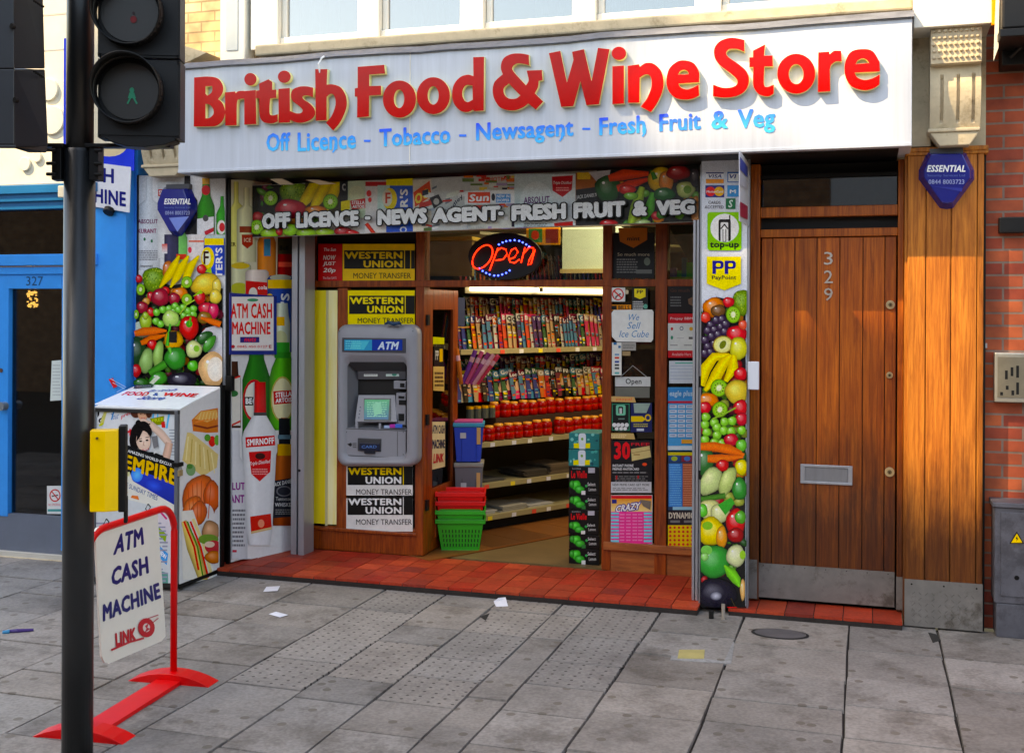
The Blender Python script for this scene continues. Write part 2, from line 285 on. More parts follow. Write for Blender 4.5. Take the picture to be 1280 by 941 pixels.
# ------------------------------------------------------------ lettering (built-in font) as flat triangles
GC = {}
def glyphs(s, bold=0., shear=0., space=1., res=2):
    k = (s, bold, shear, space)
    if k in GC: return GC[k]
    cu = bpy.data.curves.new('t', 'FONT'); cu.body = s; cu.offset = bold; cu.shear = shear; cu.resolution_u = res; cu.space_character = space
    o = bpy.data.objects.new('t', cu); col.objects.link(o); dg = bpy.context.evaluated_depsgraph_get(); dg.update()
    me = bpy.data.meshes.new_from_object(o.evaluated_get(dg)); vs = [tuple(v.co) for v in me.vertices]; fs = [tuple(p.vertices) for p in me.polygons]
    bpy.data.objects.remove(o); bpy.data.curves.remove(cu); bpy.data.meshes.remove(me)
    GC[k] = (vs, fs); return GC[k]
class Art:
    """flat printed artwork: polygons stacked a tenth of a millimetre apart on one surface"""
    def __init__(s, fn, o=(0, 0), k=1., clip=None, base=.0006):
        s.fn = fn; s.o = o; s.k = k; s.clip = clip; s.v = []; s.f = []; s.c = []; s.l = base; s.eps = .0001
    def at(s, o, k): s.o = o; s.k = k; return s
    def pt(s, x, y, off=None):
        u = s.o[0]+x/s.k; v = s.o[1]+y/s.k
        if s.clip: u = min(max(u, s.clip[0]), s.clip[2]); v = min(max(v, s.clip[1]), s.clip[3])
        return s.fn(u, v, s.l if off is None else off)
    def raw(s, pts, fs, cols):
        b = len(s.v); s.v += [s.pt(*p) for p in pts]; s.c += cols; s.f += [tuple(b+i for i in f) for f in fs]; s.l += s.eps; return s
    def poly(s, pts, c, c2=None):
        cc = [c]*len(pts)
        if c2: ys = [p[1] for p in pts]; a, b = min(ys), max(ys); cc = [mixc(c, c2, (p[1]-a)/(b-a+1e-9)) for p in pts]
        return s.raw(pts, [tuple(range(len(pts)))], cc)
    def rect(s, x0, y0, x1, y1, c, c2=None): return s.poly([(x0, y0), (x1, y0), (x1, y1), (x0, y1)], c, c2)
    def slab(s, pts, th, c):
        a = [s.pt(x, y, s.l) for x, y in pts]; b = [s.pt(x, y, s.l-th) for x, y in pts]; n = len(pts); k = len(s.v)
        s.v += a+b; s.c += [c]*2*n; s.f.append(tuple(k+i for i in range(n))); s.f.append(tuple(k+2*n-1-i for i in range(n)))
        s.f += [(k+i, k+i+n, k+(i+1) % n+n, k+(i+1) % n) for i in range(n)]; s.l += s.eps; return s
    def ell(s, cx, cy, rx, ry, c, rot=0, n=20, c2=None):
        a = R(rot); q = []
        for i in range(n):
            t = 2*math.pi*i/n; x = rx*math.cos(t); y = ry*math.sin(t); q.append((cx+x*math.cos(a)-y*math.sin(a), cy+x*math.sin(a)+y*math.cos(a)))
        if c2: return s.raw([(cx, cy)]+q, [(0, i+1, (i+1) % n+1) for i in range(n)], [c2]+[c]*n)
        return s.poly(q, c)
    def fruit(s, cx, cy, rx, ry, c, rot=0, hl=1.6, dk=.28, n=18, hs=.10):
        a = R(rot); pts = []; cols = []; hx, hy = cx-rx*.25, cy-ry*.3
        for ri, (k, cc, m) in enumerate(((1, mulc(c, dk), 0), (.84, mulc(c, .72), .1), (.55, c, .5))):
            for i in range(n):
                t = 2*math.pi*i/n; lp = 1+.045*math.sin(3*t+cx)+.03*math.sin(5*t+cy); x = rx*k*lp*math.cos(t); y = ry*k*lp*math.sin(t)
                X = x*math.cos(a)-y*math.sin(a); Y = x*math.sin(a)+y*math.cos(a)
                pts.append((cx+X-rx*.25*m, cy+Y-ry*.3*m)); cols.append(cc)
        pts.append((hx, hy)); cols.append(mixc(mulc(c, hl), WH, hs+.12))
        fs = []
        for r in range(2):
            for i in range(n): fs.append((r*n+i, r*n+(i+1) % n, (r+1)*n+(i+1) % n, (r+1)*n+i))
        for i in range(n): fs.append((2*n+i, 2*n+(i+1) % n, 3*n))
        s.raw(pts, fs, cols)
        if hs > .05: s.ell(cx-rx*.34, cy-ry*.42, rx*.12, ry*.10, WH, rot, 8)
        return s
    def stroke(s, pts, w, c, shade=True, dk=.55, hl=1.35):       # w: width or list; long rounded things
        ws = w if isinstance(w, (list, tuple)) else [w]*len(pts); vs = []; cs = []; n = len(pts)
        lanes = ((-1, dk), (-.55, .9), (-.1, hl), (.45, 1), (1, dk*.9)) if shade else ((-1, 1), (1, 1))
        for i, (x, y) in enumerate(pts):
            x0, y0 = pts[max(i-1, 0)]; x1, y1 = pts[min(i+1, n-1)]; dx, dy = x1-x0, y1-y0; l = math.hypot(dx, dy) or 1
            for q, m in lanes: vs.append((x-dy/l*q*ws[i]/2, y+dx/l*q*ws[i]/2)); cs.append(mulc(c, m))
        k = len(lanes); fs = [(i*k+j, i*k+j+1, (i+1)*k+j+1, (i+1)*k+j) for i in range(n-1) for j in range(k-1)]
        return s.raw(vs, fs, cs)
    def line(s, pts, w, c): return s.stroke(pts, w, c, False)
    def bottle(s, cx, y0, y1, hw, prof, c, c2=None, sh=(.5, .85, 1.3, 1, .8, .45)):
        lanes = (-1, -.75, -.4, .1, .65, 1); vs = []; cs = []
        for t, wd in prof:
            for q, m in zip(lanes, sh): vs.append((cx+q*wd*hw, y0+t*(y1-y0))); cs.append(mulc(mixc(c, c2, t) if c2 else c, m))
        fs = [(i*6+j, i*6+j+1, i*6+j+7, i*6+j+6) for i in range(len(prof)-1) for j in range(5)]
        return s.raw(vs, fs, cs)
    def text(s, st, q, c, bold=.02, shear=0, c2=None, out=None, space=1.):
        """q: (x0,y0,x1,y1) or four corners TL TR BR BL"""
        if len(q) == 4 and not isinstance(q[0], (tuple, list)): q = [(q[0], q[1]), (q[2], q[1]), (q[2], q[3]), (q[0], q[3])]
        heavy = bold >= .015; b0 = 0; sp_b = space*(1+(bold*1.6 if heavy else 0))
        vs, fs = glyphs(st, b0, shear, sp_b)
        if not vs: return s
        xs = [v[0] for v in vs]; ys = [v[1] for v in vs]; x0, x1, y0, y1 = min(xs), max(xs), min(ys), max(ys)
        def put(vv, ff, cc, cc2=None):
            pts = []; cs = []
            for v in vv:
                a = (v[0]-x0)/(x1-x0+1e-9); b = (y1-v[1])/(y1-y0+1e-9)
                pts.append(tuple((q[0][i]*(1-a)+q[1][i]*a)*(1-b)+(q[3][i]*(1-a)+q[2][i]*a)*b for i in (0, 1)))
                cs.append(mixc(cc, cc2, b) if cc2 else cc)
            s.raw(pts, ff, cs)
        rb = bold*.95 if heavy else 0; x0 -= rb; x1 += rb; y0 -= rb*.8; y1 += rb*.8
        def multi(r, nn, cc, cc2=None):
            for i in range(nn):
                t = 2*math.pi*(i+.5)/nn; put([(v[0]+math.cos(t)*r, v[1]+math.sin(t)*r*.8) for v in vs], fs, cc, cc2)
        if out:
            multi(rb+out[1]*2.4, 14, out[0]); multi(rb+out[1]*1.1, 10, out[0]); put(vs, fs, out[0]); s.l += .0002
        if heavy: multi(rb, 8 if bold >= .03 else 4, c, c2)
        put(vs, fs, c, c2); return s
    def build(s, name, m=None, parent=None, **kw):
        me = bpy.data.meshes.new(name); me.from_pydata([tuple(v) for v in s.v], [], s.f)
        at = me.color_attributes.new('Col', 'FLOAT_COLOR', 'POINT'); at.data.foreach_set('color', [x for c in s.c for x in c])
        return tag(link(name, me, parent, [m or PRINT]), **kw)
def quadpts(x0, y0, x1, y1): return [(x0, y0), (x1, y0), (x1, y1), (x0, y1)]
def poster(name, label, cat, q, fn, bgc, draw=None, m=None, group=None, th=.003, o=(0, 0), k=1., clip=None):
    a = Art(fn, (0, 0), 1., clip, base=th+.0005)
    a.slab(q if isinstance(q[0], (tuple, list)) else quadpts(*q), th, bgc)
    a.at(o, k)
    if draw: draw(a)
    return a.build(name, m or PRINT, None, label=label, cat=cat, group=group)
def scribble(a, x0, y0, x1, y1, n, c, h=.5, ragged=.3):      # rows of tiny unreadable print
    for i in range(n):
        y = y0+(y1-y0)*(i+.2)/n; hh = (y1-y0)/n*h; x = x0
        while x < x1-.5:
            l = random.uniform(.06, .16)*(x1-x0); e = min(x+l, x1-random.random()*ragged*(x1-x0) if x+l > x1 else x+l)
            if e > x: a.rect(x, y, e, y+hh, c); a.l -= a.eps
            x += l+(x1-x0)*.025
    a.l += a.eps
# ============================================================ SETTING: ground
def structure(o): o['kind'] = 'structure'; return o
m = MB(); m.box(-60, 60, -40, -.0, -.30, -.012); structure(m.build('ground', JOINT))
random.seed(3)
XS = [-9.5, -8.6, -7.7, -6.9, -6.2, -5.45, -4.85, -4.35, -3.80, -3.29, -2.79, -2.40, -2.05, -1.68, -1.49, -1.11, -.65, -.09, .36, 1.0, 1.7, 2.4, 3.1, 4.0]
def slabs(name, filt, mt):
    m = MB()
    rs = random.Random(11)
    for i in range(len(XS)-1):
        x0, x1 = XS[i], XS[i+1]; y = .02; j = 0; off = rs.choice([.62, .48, .55, .75]) if i not in (11, 12, 13) else .40
        ys = [.02, -off]
        while ys[-1] > -4.6: ys.append(ys[-1]-rs.choice([.30, .36, .40, .46, .6]))
        for a, b in zip(ys, ys[1:]):
            tint = rs.uniform(.76, 1.14); wm = rs.uniform(-.02, .03)
            c = (lin(152)*tint*(1+wm), lin(146)*tint, lin(141)*tint*(1-wm), 1)
            sp = (a+b)/2; dot = rs.random() < .85 and 10 <= i <= 14 and -1.9 < sp < -.1
            g = .0022+rs.random()*.003; dz = rs.uniform(-.003, .002); sk = rs.uniform(-.012, .012); z1_ = rs.uniform(-.001, .001); z2_ = rs.uniform(-.006, .006)
            if dot != filt: continue
            p = [(x0+g+sk*.3, a-g, dz), (x1-g+sk*.3, a-g, dz+z1_), (x1-g-sk*.3, b+g+z2_*.4, dz), (x0+g-sk*.3, b+g, dz)]
            q = [(p[0][0]+.003, p[0][1]-.003, dz+.004), (p[1][0]-.003, p[1][1]-.003, dz+.004), (p[2][0]-.003, p[2][1]+.003, dz+.004), (p[3][0]+.003, p[3][1]+.003, dz+.004)]
            p = [(u, v, dz-.012) for u, v, _ in p]
            m.add(p+q, [(4, 7, 6, 5), (0, 1, 5, 4), (1, 2, 6, 5), (2, 3, 7, 6), (3, 0, 4, 7)], c)
    return structure(m.build(name, mt))
slabs('pavement', False, SLAB); slabs('dimpled_pavement', True, SLABD)
# tiled step of the shop entrance (quarry tiles) and of the street door
def tiles(name, x0, x1, y0, y1, z, sx, sy, seed):
    rs = random.Random(seed); m = MB(); nx = round((x1-x0)/sx); ny = round((y1-y0)/sy); sx = (x1-x0)/nx; sy = (y1-y0)/ny
    m.box(x0+.003, x1-.003, y0+.004, y1, -.01, z-.006, C(50, 44, 42))  # dark joints; at the front it paints the shadow line below the tiles
    for i in range(nx):
        for j in range(ny):
            k = rs.random(); c = C(170, 64, 42) if k < .6 else C(186, 78, 50) if k < .8 else C(172, 52, 34) if k < .96 else C(140, 54, 42)
            c = mulc(c, rs.uniform(.8, 1.12)); g = .0025; a = x0+i*sx+g; b = x0+(i+1)*sx-g; e = y0+j*sy+g; f = y0+(j+1)*sy-g
            dz = rs.uniform(-.0015, .0015)
            q = [(a, e, z+dz), (b, e, z+dz), (b, f, z+dz), (a, f, z+dz)]; p = [(u, v, z-.01 if j else z-.016) for u, v, _ in q]
            m.add(p+q, [(4, 5, 6, 7), (0, 1, 5, 4), (1, 2, 6, 5), (2, 3, 7, 6), (3, 0, 4, 7)], c)
    return structure(m.build(name, TILE))
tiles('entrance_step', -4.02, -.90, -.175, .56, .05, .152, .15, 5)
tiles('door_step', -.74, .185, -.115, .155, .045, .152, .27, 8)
# shop floor: vinyl, with boards along the shelves
m = MB(); m.box(-5.2, -.92, .62, 6, -.05, .046); structure(m.build('shop_floor', FLOOR))
SA = Vector((-2.744, 1.487, 0)); SB = Vector((-2.30, 2.262, 0)); ST = (SB-SA).normalized(); SN = Vector((ST.y, -ST.x, 0))
m = MB(); rs = random.Random(2)
for i in range(16):
    a = SA+ST*(-.9+i*.3)+SN*(-.05); c = mulc(WH, rs.uniform(.6, 1.2)); m.obox(a+Vector((0, 0, .0475)), ST*.296, SN*.52, Vector((0, 0, .004)), c)
m.obox(SA+ST*-.9+SN*.475+Vector((0, 0, .0475)), ST*4.8, SN*.03, Vector((0, 0, .006)), C(250, 230, 190))
structure(m.build('floor_boards', BOARD))

# ============================================================ shop building
def Zat(u, v, Y): return P(u, v, Y).z
def Xat(u, Y, v=400): return P(u, v, Y).x
FY = -.34
fx0, fx1 = Xat(223, FY, 150), Xat(1140, FY, 100); fz0, fz1 = Zat(700, 199, FY), Zat(700, 52, FY)
bld = thing('shop_building', 'cream brick upper storey with long white framed window above the shop sign', 'building', (-1.9, 0.2, fz1))
m = MB(); zw = fz1+.02
m.box(-4.75, Xat(316, .08, 30), .12, .5, fz0+.2, 7.5); m.box(.60, .78, .02, .5, 3.32, 7.5)
m.box(-4.75, .78, .16, .5, 4.9, 7.5); m.build('brick_wall', BRICKC, bld)
m = MB(); m.box(-4.62, .58, .14, .4, fz0+.02, fz1+.03); m.build('bressummer', STONE, bld)
# lead flashing over the sign and stone sill above it
m = MB(); xs = [fx0-.02+(fx1-fx0+.03)*i/24 for i in range(25)]; vs = []; rs = random.Random(4)
for x in xs:
    d = rs.uniform(-.006, .006)
    vs += [(x, FY-.012, fz1-.005+d), (x, FY+.02, fz1+.035+d), (x, -.02, fz1+.075+d), (x, -.02, fz1-.02), (x, FY-.012, fz1-.012+d)]
fs = [(i*5+j, i*5+5+j, i*5+6+j, i*5+1+j) for i in range(24) for j in range(4)]
m.add(vs, fs); m.build('lead_flashing', LEAD, bld, smooth=True)
m = MB(); m.box(Xat(318, -.1, 60), .22, -.10, .2, fz1+.10, fz1+.17); m.box(Xat(318, -.1, 60), .20, -.05, .18, fz1+.05, fz1+.10)
m.build('window_ledge', STONE, bld, bev=.012)
# the long white window
wy = .06; zb = fz1+.172
def vert(parent, u0, u1, v, y0, y1, z0, z1, mb): a = Xat(u0, wy, v); b = Xat(u1, wy, v); mb.box(a, b, y0, y1, z0, z1)
bars = [(316, 350), (452, 476), (581, 606), (722, 746), (876, 902), (1060, 1085)]
for i in range(5):
    wnd = MB(); a = Xat(bars[i][1], wy, 20); b = Xat(bars[i+1][0], wy, 20)
    wnd.box(Xat(bars[i][0], wy, 20), a, wy-.03, .14, zb, zb+1.5); 
    if i == 4: wnd.box(b, .2, wy-.03, .14, zb, zb+1.5)
    wnd.box(a, b, wy, .14, zb, zb+.075); wnd.box(a, b, wy, .14, zb+1.42, zb+1.5); wnd.box(a+.002, a+.04, wy+.02, .14, zb+.075, zb+1.42); wnd.box(b-.04, b-.002, wy+.02, .14, zb+.075, zb+1.42)
    wf = wnd.build('window', PAINTW, bld, bev=.006)
    MB().box(a+.04, b-.04, .10, .106, zb+.075, zb+1.42).build('pane', GLASSW, wf)
    cur = MB()
    n = 26; vs = []
    for k in range(n+1):
        x = a+.05+(b-a-.1)*k/n*(.62, .8, .55)[i % 3]+(b-a-.1)*(0, .2, .45)[i % 3]; y = .24+.02*math.sin(k*1.9)
        vs += [(x, y, zb), (x, y, zb+1.5)]
    cur.add(vs, [(k*2, k*2+2, k*2+3, k*2+1) for k in range(n)], [C(170, 186, 190), C(150, 170, 176), C(206, 206, 190)][i % 3]); cur.build('curtain', mat('curtain_cloth', WH, .8), wf)
m = MB(); m.box(-4.75, .6, .5, .52, 3.0, 5.2, C(60, 64, 66)); m.build('room_back', mat('room_dark', WH, .9), bld)
# small side window frame of white timber left of the long window
m = MB(); a = Xat(283, .08, 30); b = Xat(314, .08, 30); m.box(a, b, .0, .13, zb-.10, zb+1.5); m.box(a-.02, b+.01, -.03, .1, zb-.14, zb-.10)
m.build('pilaster_strip', PAINTW, bld, bev=.01)
m = MB(); m.box(a+.05, b-.05, -.006, .0, zb, zb+1.45, C(200, 214, 230)); m.build('recessed_panel', PAINTW, bld)
# sloping stone cap left of the sign
m = MB(); m.slab([P(222, 55, -.1), P(258, 66, -.1), P(236, 77, -.1), P(222, 80, -.1)], .2, Vector((0, -1, 0))); m.build('stone_cap', STONE, bld)
m = MB(); m.box(fx1+.01, .60, -.26, .1, Zat(1180, 33, -.26), Zat(1180, 33, -.26)+.32); m.build('cornice_board', PAINTW, bld, bev=.004)
m = MB(); m.box(.19, Xat(1163, .02, 100), -.02, .12, Zat(1150, 184, 0), fz1+.3); m.box(.19, .60, .05, .14, Zat(1150, 184, 0), fz1+.3); m.build('stone_frieze', STONE, bld)
m = MB(); m.box(fx0+.05, .15, FY+.06, .62, fz0-.004, fz0+.02); m.build('soffit', BLACK, bld)
# piers behind the printed panels, side of the recess, jamb between panel and street door
for q in ((-4.62, -4.005, .0, .3), (-4.62, -4.02, .3, .9), (-.92, -.645, .0, .8)): m = MB(); m.box(*q, 0, fz0); m.build('pier', BLACK, bld)
m = MB(); m.box(-5.2, -5.15, .6, 6, 0, 2.9); m.box(-.9, -.85, .8, 6, 0, 2.9); m.box(-5.2, -.85, 6, 6.05, 0, 2.9); m.box(-5.2, -.85, .62, 6.05, 2.9, 2.95)
m.build('shop_interior_shell', mat('interior_wall', C(214, 206, 180), .7), bld)

# ============================================================ fascia sign
fas = thing('fascia_sign', 'long white fascia board with raised red lettering above the shop', 'shop sign', ((fx0+fx1)/2, FY, fz0))
xm = Xat(513, FY, 90)
for a, b in ((fx0, xm-.003), (xm, fx1)):
    m = MB(); m.box(a, b, FY, .1, fz0, fz1); m.box(a, b, FY-.006, FY, fz0, fz0+.018); m.build('panel', FASC, fas, bev=.004)
m = MB(); m.box(xm-.0035, xm+.0015, FY-.003, FY, fz0, fz1); m.build('joint_cover', PAINTW, fas)
fp = plane(FY-.036)
LET = [
 ('B', 235, 60, [[(48,228),(150,221,1),(225,235,1),(262,285,1),(262,340,1),(228,392),(262,425,1),(281,490,1),(262,555,1),(215,592,1),(150,598,1),(45,598)], [(132,292),(186,290),(183,335,1),(150,365,1),(132,350)], [(132,425),(165,432,1),(192,465,1),(195,505,1),(165,535,1),(132,540)]]),
 ('r', 235, 60, [[(283,342),(358,335),(362,350),(385,332,1),(428,330),(432,386),(395,390,1),(372,415,1),(369,588),(285,590)]]),
 ('i', 235, 60, [[(430,332),(515,324),(519,580),(430,583)], ('e',475,240,45,46)]),
 ('t', 235, 60, [[(520,330),(545,325),(542,275),(612,242),(640,262),(640,322),(671,320),(671,380),(624,384),(620,495,1),(640,516,1),(682,508),(682,560),(640,574,1),(580,566,1),(551,532,1),(543,480),(543,385),(520,381)]]),
 ('i', 235, 60, [[(690,315),(774,308),(776,566),(692,570)], ('e',733,221,47,45)]),
 ('s', 235, 60, [[(952,306),(950,374),(908,361,1),(873,369,1),(880,395,1),(925,425,1),(960,465,1),(965,510,1),(932,548,1),(870,569,1),(820,565,1),(778,548),(779,484),(825,501,1),(864,496,1),(874,472,1),(850,445,1),(800,405,1),(785,365,1),(800,320,1),(850,298,1),(905,296,1)]]),
 ('h', 235, 60, [[(970,165),(1060,165),(1055,283),(1100,281,1),(1160,302,1),(1198,360,1),(1208,430,1),(1190,500,1),(1155,570,1),(1107,628),(1053,572),(1095,520,1),(1122,450,1),(1125,400,1),(1110,358,1),(1085,350,1),(1055,372),(1054,550),(975,553)]]),
 ('F', 435, 50, [[(75,208),(275,193),(280,256),(160,264),(160,355),(250,352),(250,418),(160,424),(158,583),(70,590),(72,432),(53,430),(53,372),(75,368)]]),
 ('o', 435, 50, [('e',392,452,125,140), ('e',389,450,41,72)]),
 ('o', 435, 50, [('e',650,426,125,139), ('e',649,424,44,72)]),
 ('d', 435, 50, [[(955,135),(1035,132),(1032,538),(965,542),(952,530),(915,548,1),(860,540,1),(812,490,1),(795,425,1),(805,350,1),(850,290,1),(910,268,1),(957,280)], [(950,348),(905,343,1),(880,365,1),(868,410,1),(880,455,1),(910,477,1),(952,458)]]),
 ('&', 600, 40, [[(370,178),(372,253),(335,243,1),(285,240,1),(250,262,1),(252,302,1),(350,412),(372,370,1),(358,298),(470,293),(474,368),(446,372),(440,420,1),(415,470),(478,532),(425,590),(368,545),(320,578,1),(250,598,1),(160,578,1),(110,510,1),(98,440,1),(115,380,1),(175,325),(160,270,1),(180,205,1),(240,172,1),(310,168,1)], [(220,392),(310,485),(275,510,1),(220,510,1),(185,480,1),(180,430,1)]]),
 ('W', 600, 40, [[(527,165),(610,148),(662,395),(714,215),(703,155),(790,135),(850,385),(900,125),(985,135),(905,550),(812,558),(765,370),(710,565),(620,570)]]),
 ('i', 600, 40, [[(1010,265),(1095,260),(1095,545),(1010,550)], ('e',1058,165,53,49)]),
 ('n', 780, 40, [[(30,262),(112,250),(120,268),(165,241,1),(225,246,1),(280,300,1),(300,385,1),(288,460,1),(252,540,1),(205,610),(130,570),(175,510,1),(208,430,1),(212,370,1),(195,330,1),(160,324,1),(118,348),(115,538),(33,540)]]),
 ('e', 780, 40, [[(325,370,1),(345,285,1),(400,232,1),(460,220,1),(530,242,1),(570,310,1),(570,383),(412,393),(430,425,1),(475,441,1),(520,430,1),(568,405),(570,485),(520,508,1),(460,515,1),(390,500,1),(340,445,1)], [(410,328),(425,300,1),(455,288,1),(485,300,1),(495,325)]]),
 ('S', 780, 40, [[(915,65),(915,150),(865,130,1),(800,132,1),(776,165,1),(800,200,1),(880,255,1),(935,310,1),(950,380,1),(920,450,1),(850,490,1),(760,500,1),(680,490),(680,405),(750,428,1),(820,425,1),(862,400,1),(862,365,1),(820,320,1),(740,260,1),(695,200,1),(690,130,1),(730,75,1),(800,50,1),(860,52,1)]]),
 ('t', 780, 40, [[(985,145),(1073,100),(1065,185),(1130,183),(1132,262),(1068,262),(1064,400,1),(1090,423,1),(1140,405),(1138,470),(1100,490,1),(1040,480,1),(1000,440,1),(985,390,1),(987,268),(957,268),(957,198),(985,196)]]),
 ('o', 900, 30, [('e',581,381,143,150), ('e',580,384,58,78)]),
 ('r', 900, 30, [[(750,220),(830,215),(832,237),(870,209,1),(920,208),(925,285),(880,286,1),(846,312,1),(835,350),(838,512),(748,518)]]),
 ('e', 900, 30, [[(950,350,1),(960,280,1),(1000,215,1),(1080,195,1),(1160,210,1),(1213,290),(1216,362),(1022,371),(1045,410,1),(1100,430,1),(1160,418,1),(1215,390),(1213,462),(1170,490,1),(1100,505,1),(1010,480,1),(965,420,1)], [(1030,310),(1050,276,1),(1090,262,1),(1120,275,1),(1138,300)]]),
]
def smooth_loop(L):
    if L[0] == 'e':
        _, cx, cy, rx, ry = L; return [(cx+rx*math.cos(2*math.pi*i/36), cy+ry*math.sin(2*math.pi*i/36)) for i in range(36)]
    out = []; n = len(L)
    for i in range(n):
        p0, p1, p2, p3 = L[i-1], L[i], L[(i+1) % n], L[(i+2) % n]; s1, s2 = len(p1) > 2, len(p2) > 2
        out.append(p1[:2])
        if not (s1 or s2): continue
        t1 = [(p2[k]-p0[k])/2 if s1 else (p2[k]-p1[k]) for k in (0, 1)]; t2 = [(p3[k]-p1[k])/2 if s2 else (p2[k]-p1[k]) for k in (0, 1)]
        for q in range(1, 6):
            t = q/6; a, b, c_, d = 2*t**3-3*t*t+1, t**3-2*t*t+t, -2*t**3+3*t*t, t**3-t*t
            out.append(tuple(a*p1[k]+b*t1[k]+c_*p2[k]+d*t2[k] for k in (0, 1)))
    return out
for ch, ox, oy, loops in LET:
    cu = bpy.data.curves.new('l', 'CURVE'); cu.dimensions = '2D'; cu.fill_mode = 'BOTH'; cu.extrude = .0155; cu.bevel_depth = .0022; cu.bevel_resolution = 1
    for Lp in loops:
        pts = [fp(ox+x/6.095, oy+y/6.095) for x, y in smooth_loop(Lp)]
        sp = cu.splines.new('POLY'); sp.points.add(len(pts)-1); sp.use_cyclic_u = True
        for k, p in enumerate(pts): sp.points[k].co = (p.x, p.z, 0, 1)
    o = bpy.data.objects.new('l', cu); col.objects.link(o); dg = bpy.context.evaluated_depsgraph_get(); dg.update()
    me = bpy.data.meshes.new_from_object(o.evaluated_get(dg)); bpy.data.objects.remove(o); bpy.data.curves.remove(cu)
    me.name = 'letter'; me.materials.clear()
    me.transform(Matrix(((1, 0, 0, 0), (0, 0, -1, FY-.0185), (0, 1, 0, 0), (0, 0, 0, 1))))
    at = me.color_attributes.new('Col', 'FLOAT_COLOR', 'POINT'); at.data.foreach_set('color', [1.]*4*len(me.vertices))
    lo = link('letter', me, fas, [REDF, GOLD])
    for p in me.polygons: p.material_index = 0 if abs(p.normal.y) > .5 and p.center.y+ORG[fas.name].y < FY-.03 else 1
T, Bc = C(20, 70, 225), C(0, 190, 245)
for st, q, c1, c2 in [('Off', [(333,167),(363,165.5),(363,188.5),(333,190)], C(0,120,240), Bc), ('Licence', [(372,166),(445,161.5),(445,186),(372,190)], C(0,120,240), Bc), ('Tobacco', [(474,161.5),(563,156),(563,179.5),(474,184)], C(0,80,230), Bc),
        ('Newsagent', [(595,154),(717,148),(717,177),(595,183)], T, Bc), ('Fresh', [(749,147.5),(807,144),(807,166.5),(749,170)], T, Bc), ('Fruit', [(824,143),(876,140),(876,162),(824,165)], T, C(0,150,240)),
        ('&', [(889,139),(910,138),(910,161),(889,162)], T, Bc), ('Veg', [(922,137.5),(969,135),(969,166),(922,168)], C(0,100,230), Bc)]:
    a = Art(plane(FY-.002)); a.text(st, q, c1, .034, 0, c2, space=.98)
    if st in ('Licence', 'Fresh', 'Newsagent'): hx, hy = {'Licence': (419.5, 187), 'Fresh': (806.5, 167), 'Newsagent': (703, 173)}[st]; a.line([(hx, hy-7), (hx-.5, hy-1), (hx-3.5, hy+4)], [3, 3, 1.6], C(0, 165, 240))
    a.build('painted_word', MATTE, fas)
for q in ((455,175,463,177.6), (574,168.3,583,171), (728,160,738,162.6)): a = Art(plane(FY-.002)); a.rect(*q, C(0, 120, 235)); a.build('painted_dash', MATTE, fas)
m = MB(); m.tube([P(400, 92, FY-.03), P(398, 80, FY-.05), P(402, 73, FY-.04), P(405, 71, FY-.02)], .006, 8); m.build('cable', CREAM, fas)

# ============================================================ stone brackets
def bracket(u0, u1, vt, vm, vb, vbase, label, ribs, y0=-.20):
    b = thing('stone_bracket', label, 'bracket', tuple(P((u0+u1)/2, vb, 0)), 'carved stone brackets at the ends of the sign')
    x0, x1 = Xat(u0, y0, 100), Xat(u1, y0, 100); Z = lambda v: Zat((u0+u1)/2, v, y0)
    m = MB(); m.box(x0, x1, y0-.02, .1, Z(vm), Z(vt))
    rs = random.Random(1)
    for r in range(5):
        for k in range(9):
            cx = x0+(x1-x0)*(k+.6)/9.4; cz = Z(vt)+(Z(vm)-Z(vt))*(r+.6)/5.6; s = .008
            m.box(cx-s, cx+s, y0-.032, y0-.018, cz-s*1.1, cz+s*.7)
    m.build('carved_block', STONE, b, bev=.004)
    # scroll body, profile curving back downwards, with flutes
    m = MB(); n = 14; seg = []; w_ = (x1-x0)
    edges = [0, .2, .27, .52, .59, .82, .89, 1.0]
    for i, (a0, b0) in enumerate(zip(edges, edges[1:])):
        dep = .0 if i % 2 == 0 else .022; vs = []
        for k in range(n+1):
            t = k/n; z = Z(vm)+(Z(vb)-Z(vm))*t-.0; yy = y0+.035-.03*math.sin(min(1, t*1.5)*math.pi*.5)+.10*max(0, t-.25)**1.5+ (dep if .2 < t < .9 else 0)
            vs += [(x0+w_*a0, yy, z), (x0+w_*b0, yy, z), (x0+w_*b0, .1, z), (x0+w_*a0, .1, z)]
        m.add(vs, [(k*4+j, k*4+(j+1) % 4, k*4+4+(j+1) % 4, k*4+4+j) for k in range(n) for j in range(4)]+[(0, 1, 2, 3), (n*4+3, n*4+2, n*4+1, n*4)])
    m.build('scroll', STONE, b, smooth=False)
    m = MB(); q = Z(vb); q2 = Z(vbase)
    m.box(x0-.01, x1+.0, y0+.05, .1, q-.02, q); m.slab([Vector((x0+.0, y0+.06, q-.02)), Vector((x1-.0, y0+.06, q-.02)), Vector((x1-.05, y0+.06, q2)), Vector((x0+.05, y0+.06, q2))], .2, Vector((0, -1, 0)))
    m.build('foot', STONE, b, bev=.006); return b
bracket(1163, 1227, 34, 80, 158, 180, 'grey stained carved stone bracket above the timber pilaster', 3)
bracket(172, 221, 90, 130, 204, 219, 'cream carved stone bracket half hidden behind the traffic signal', 3)

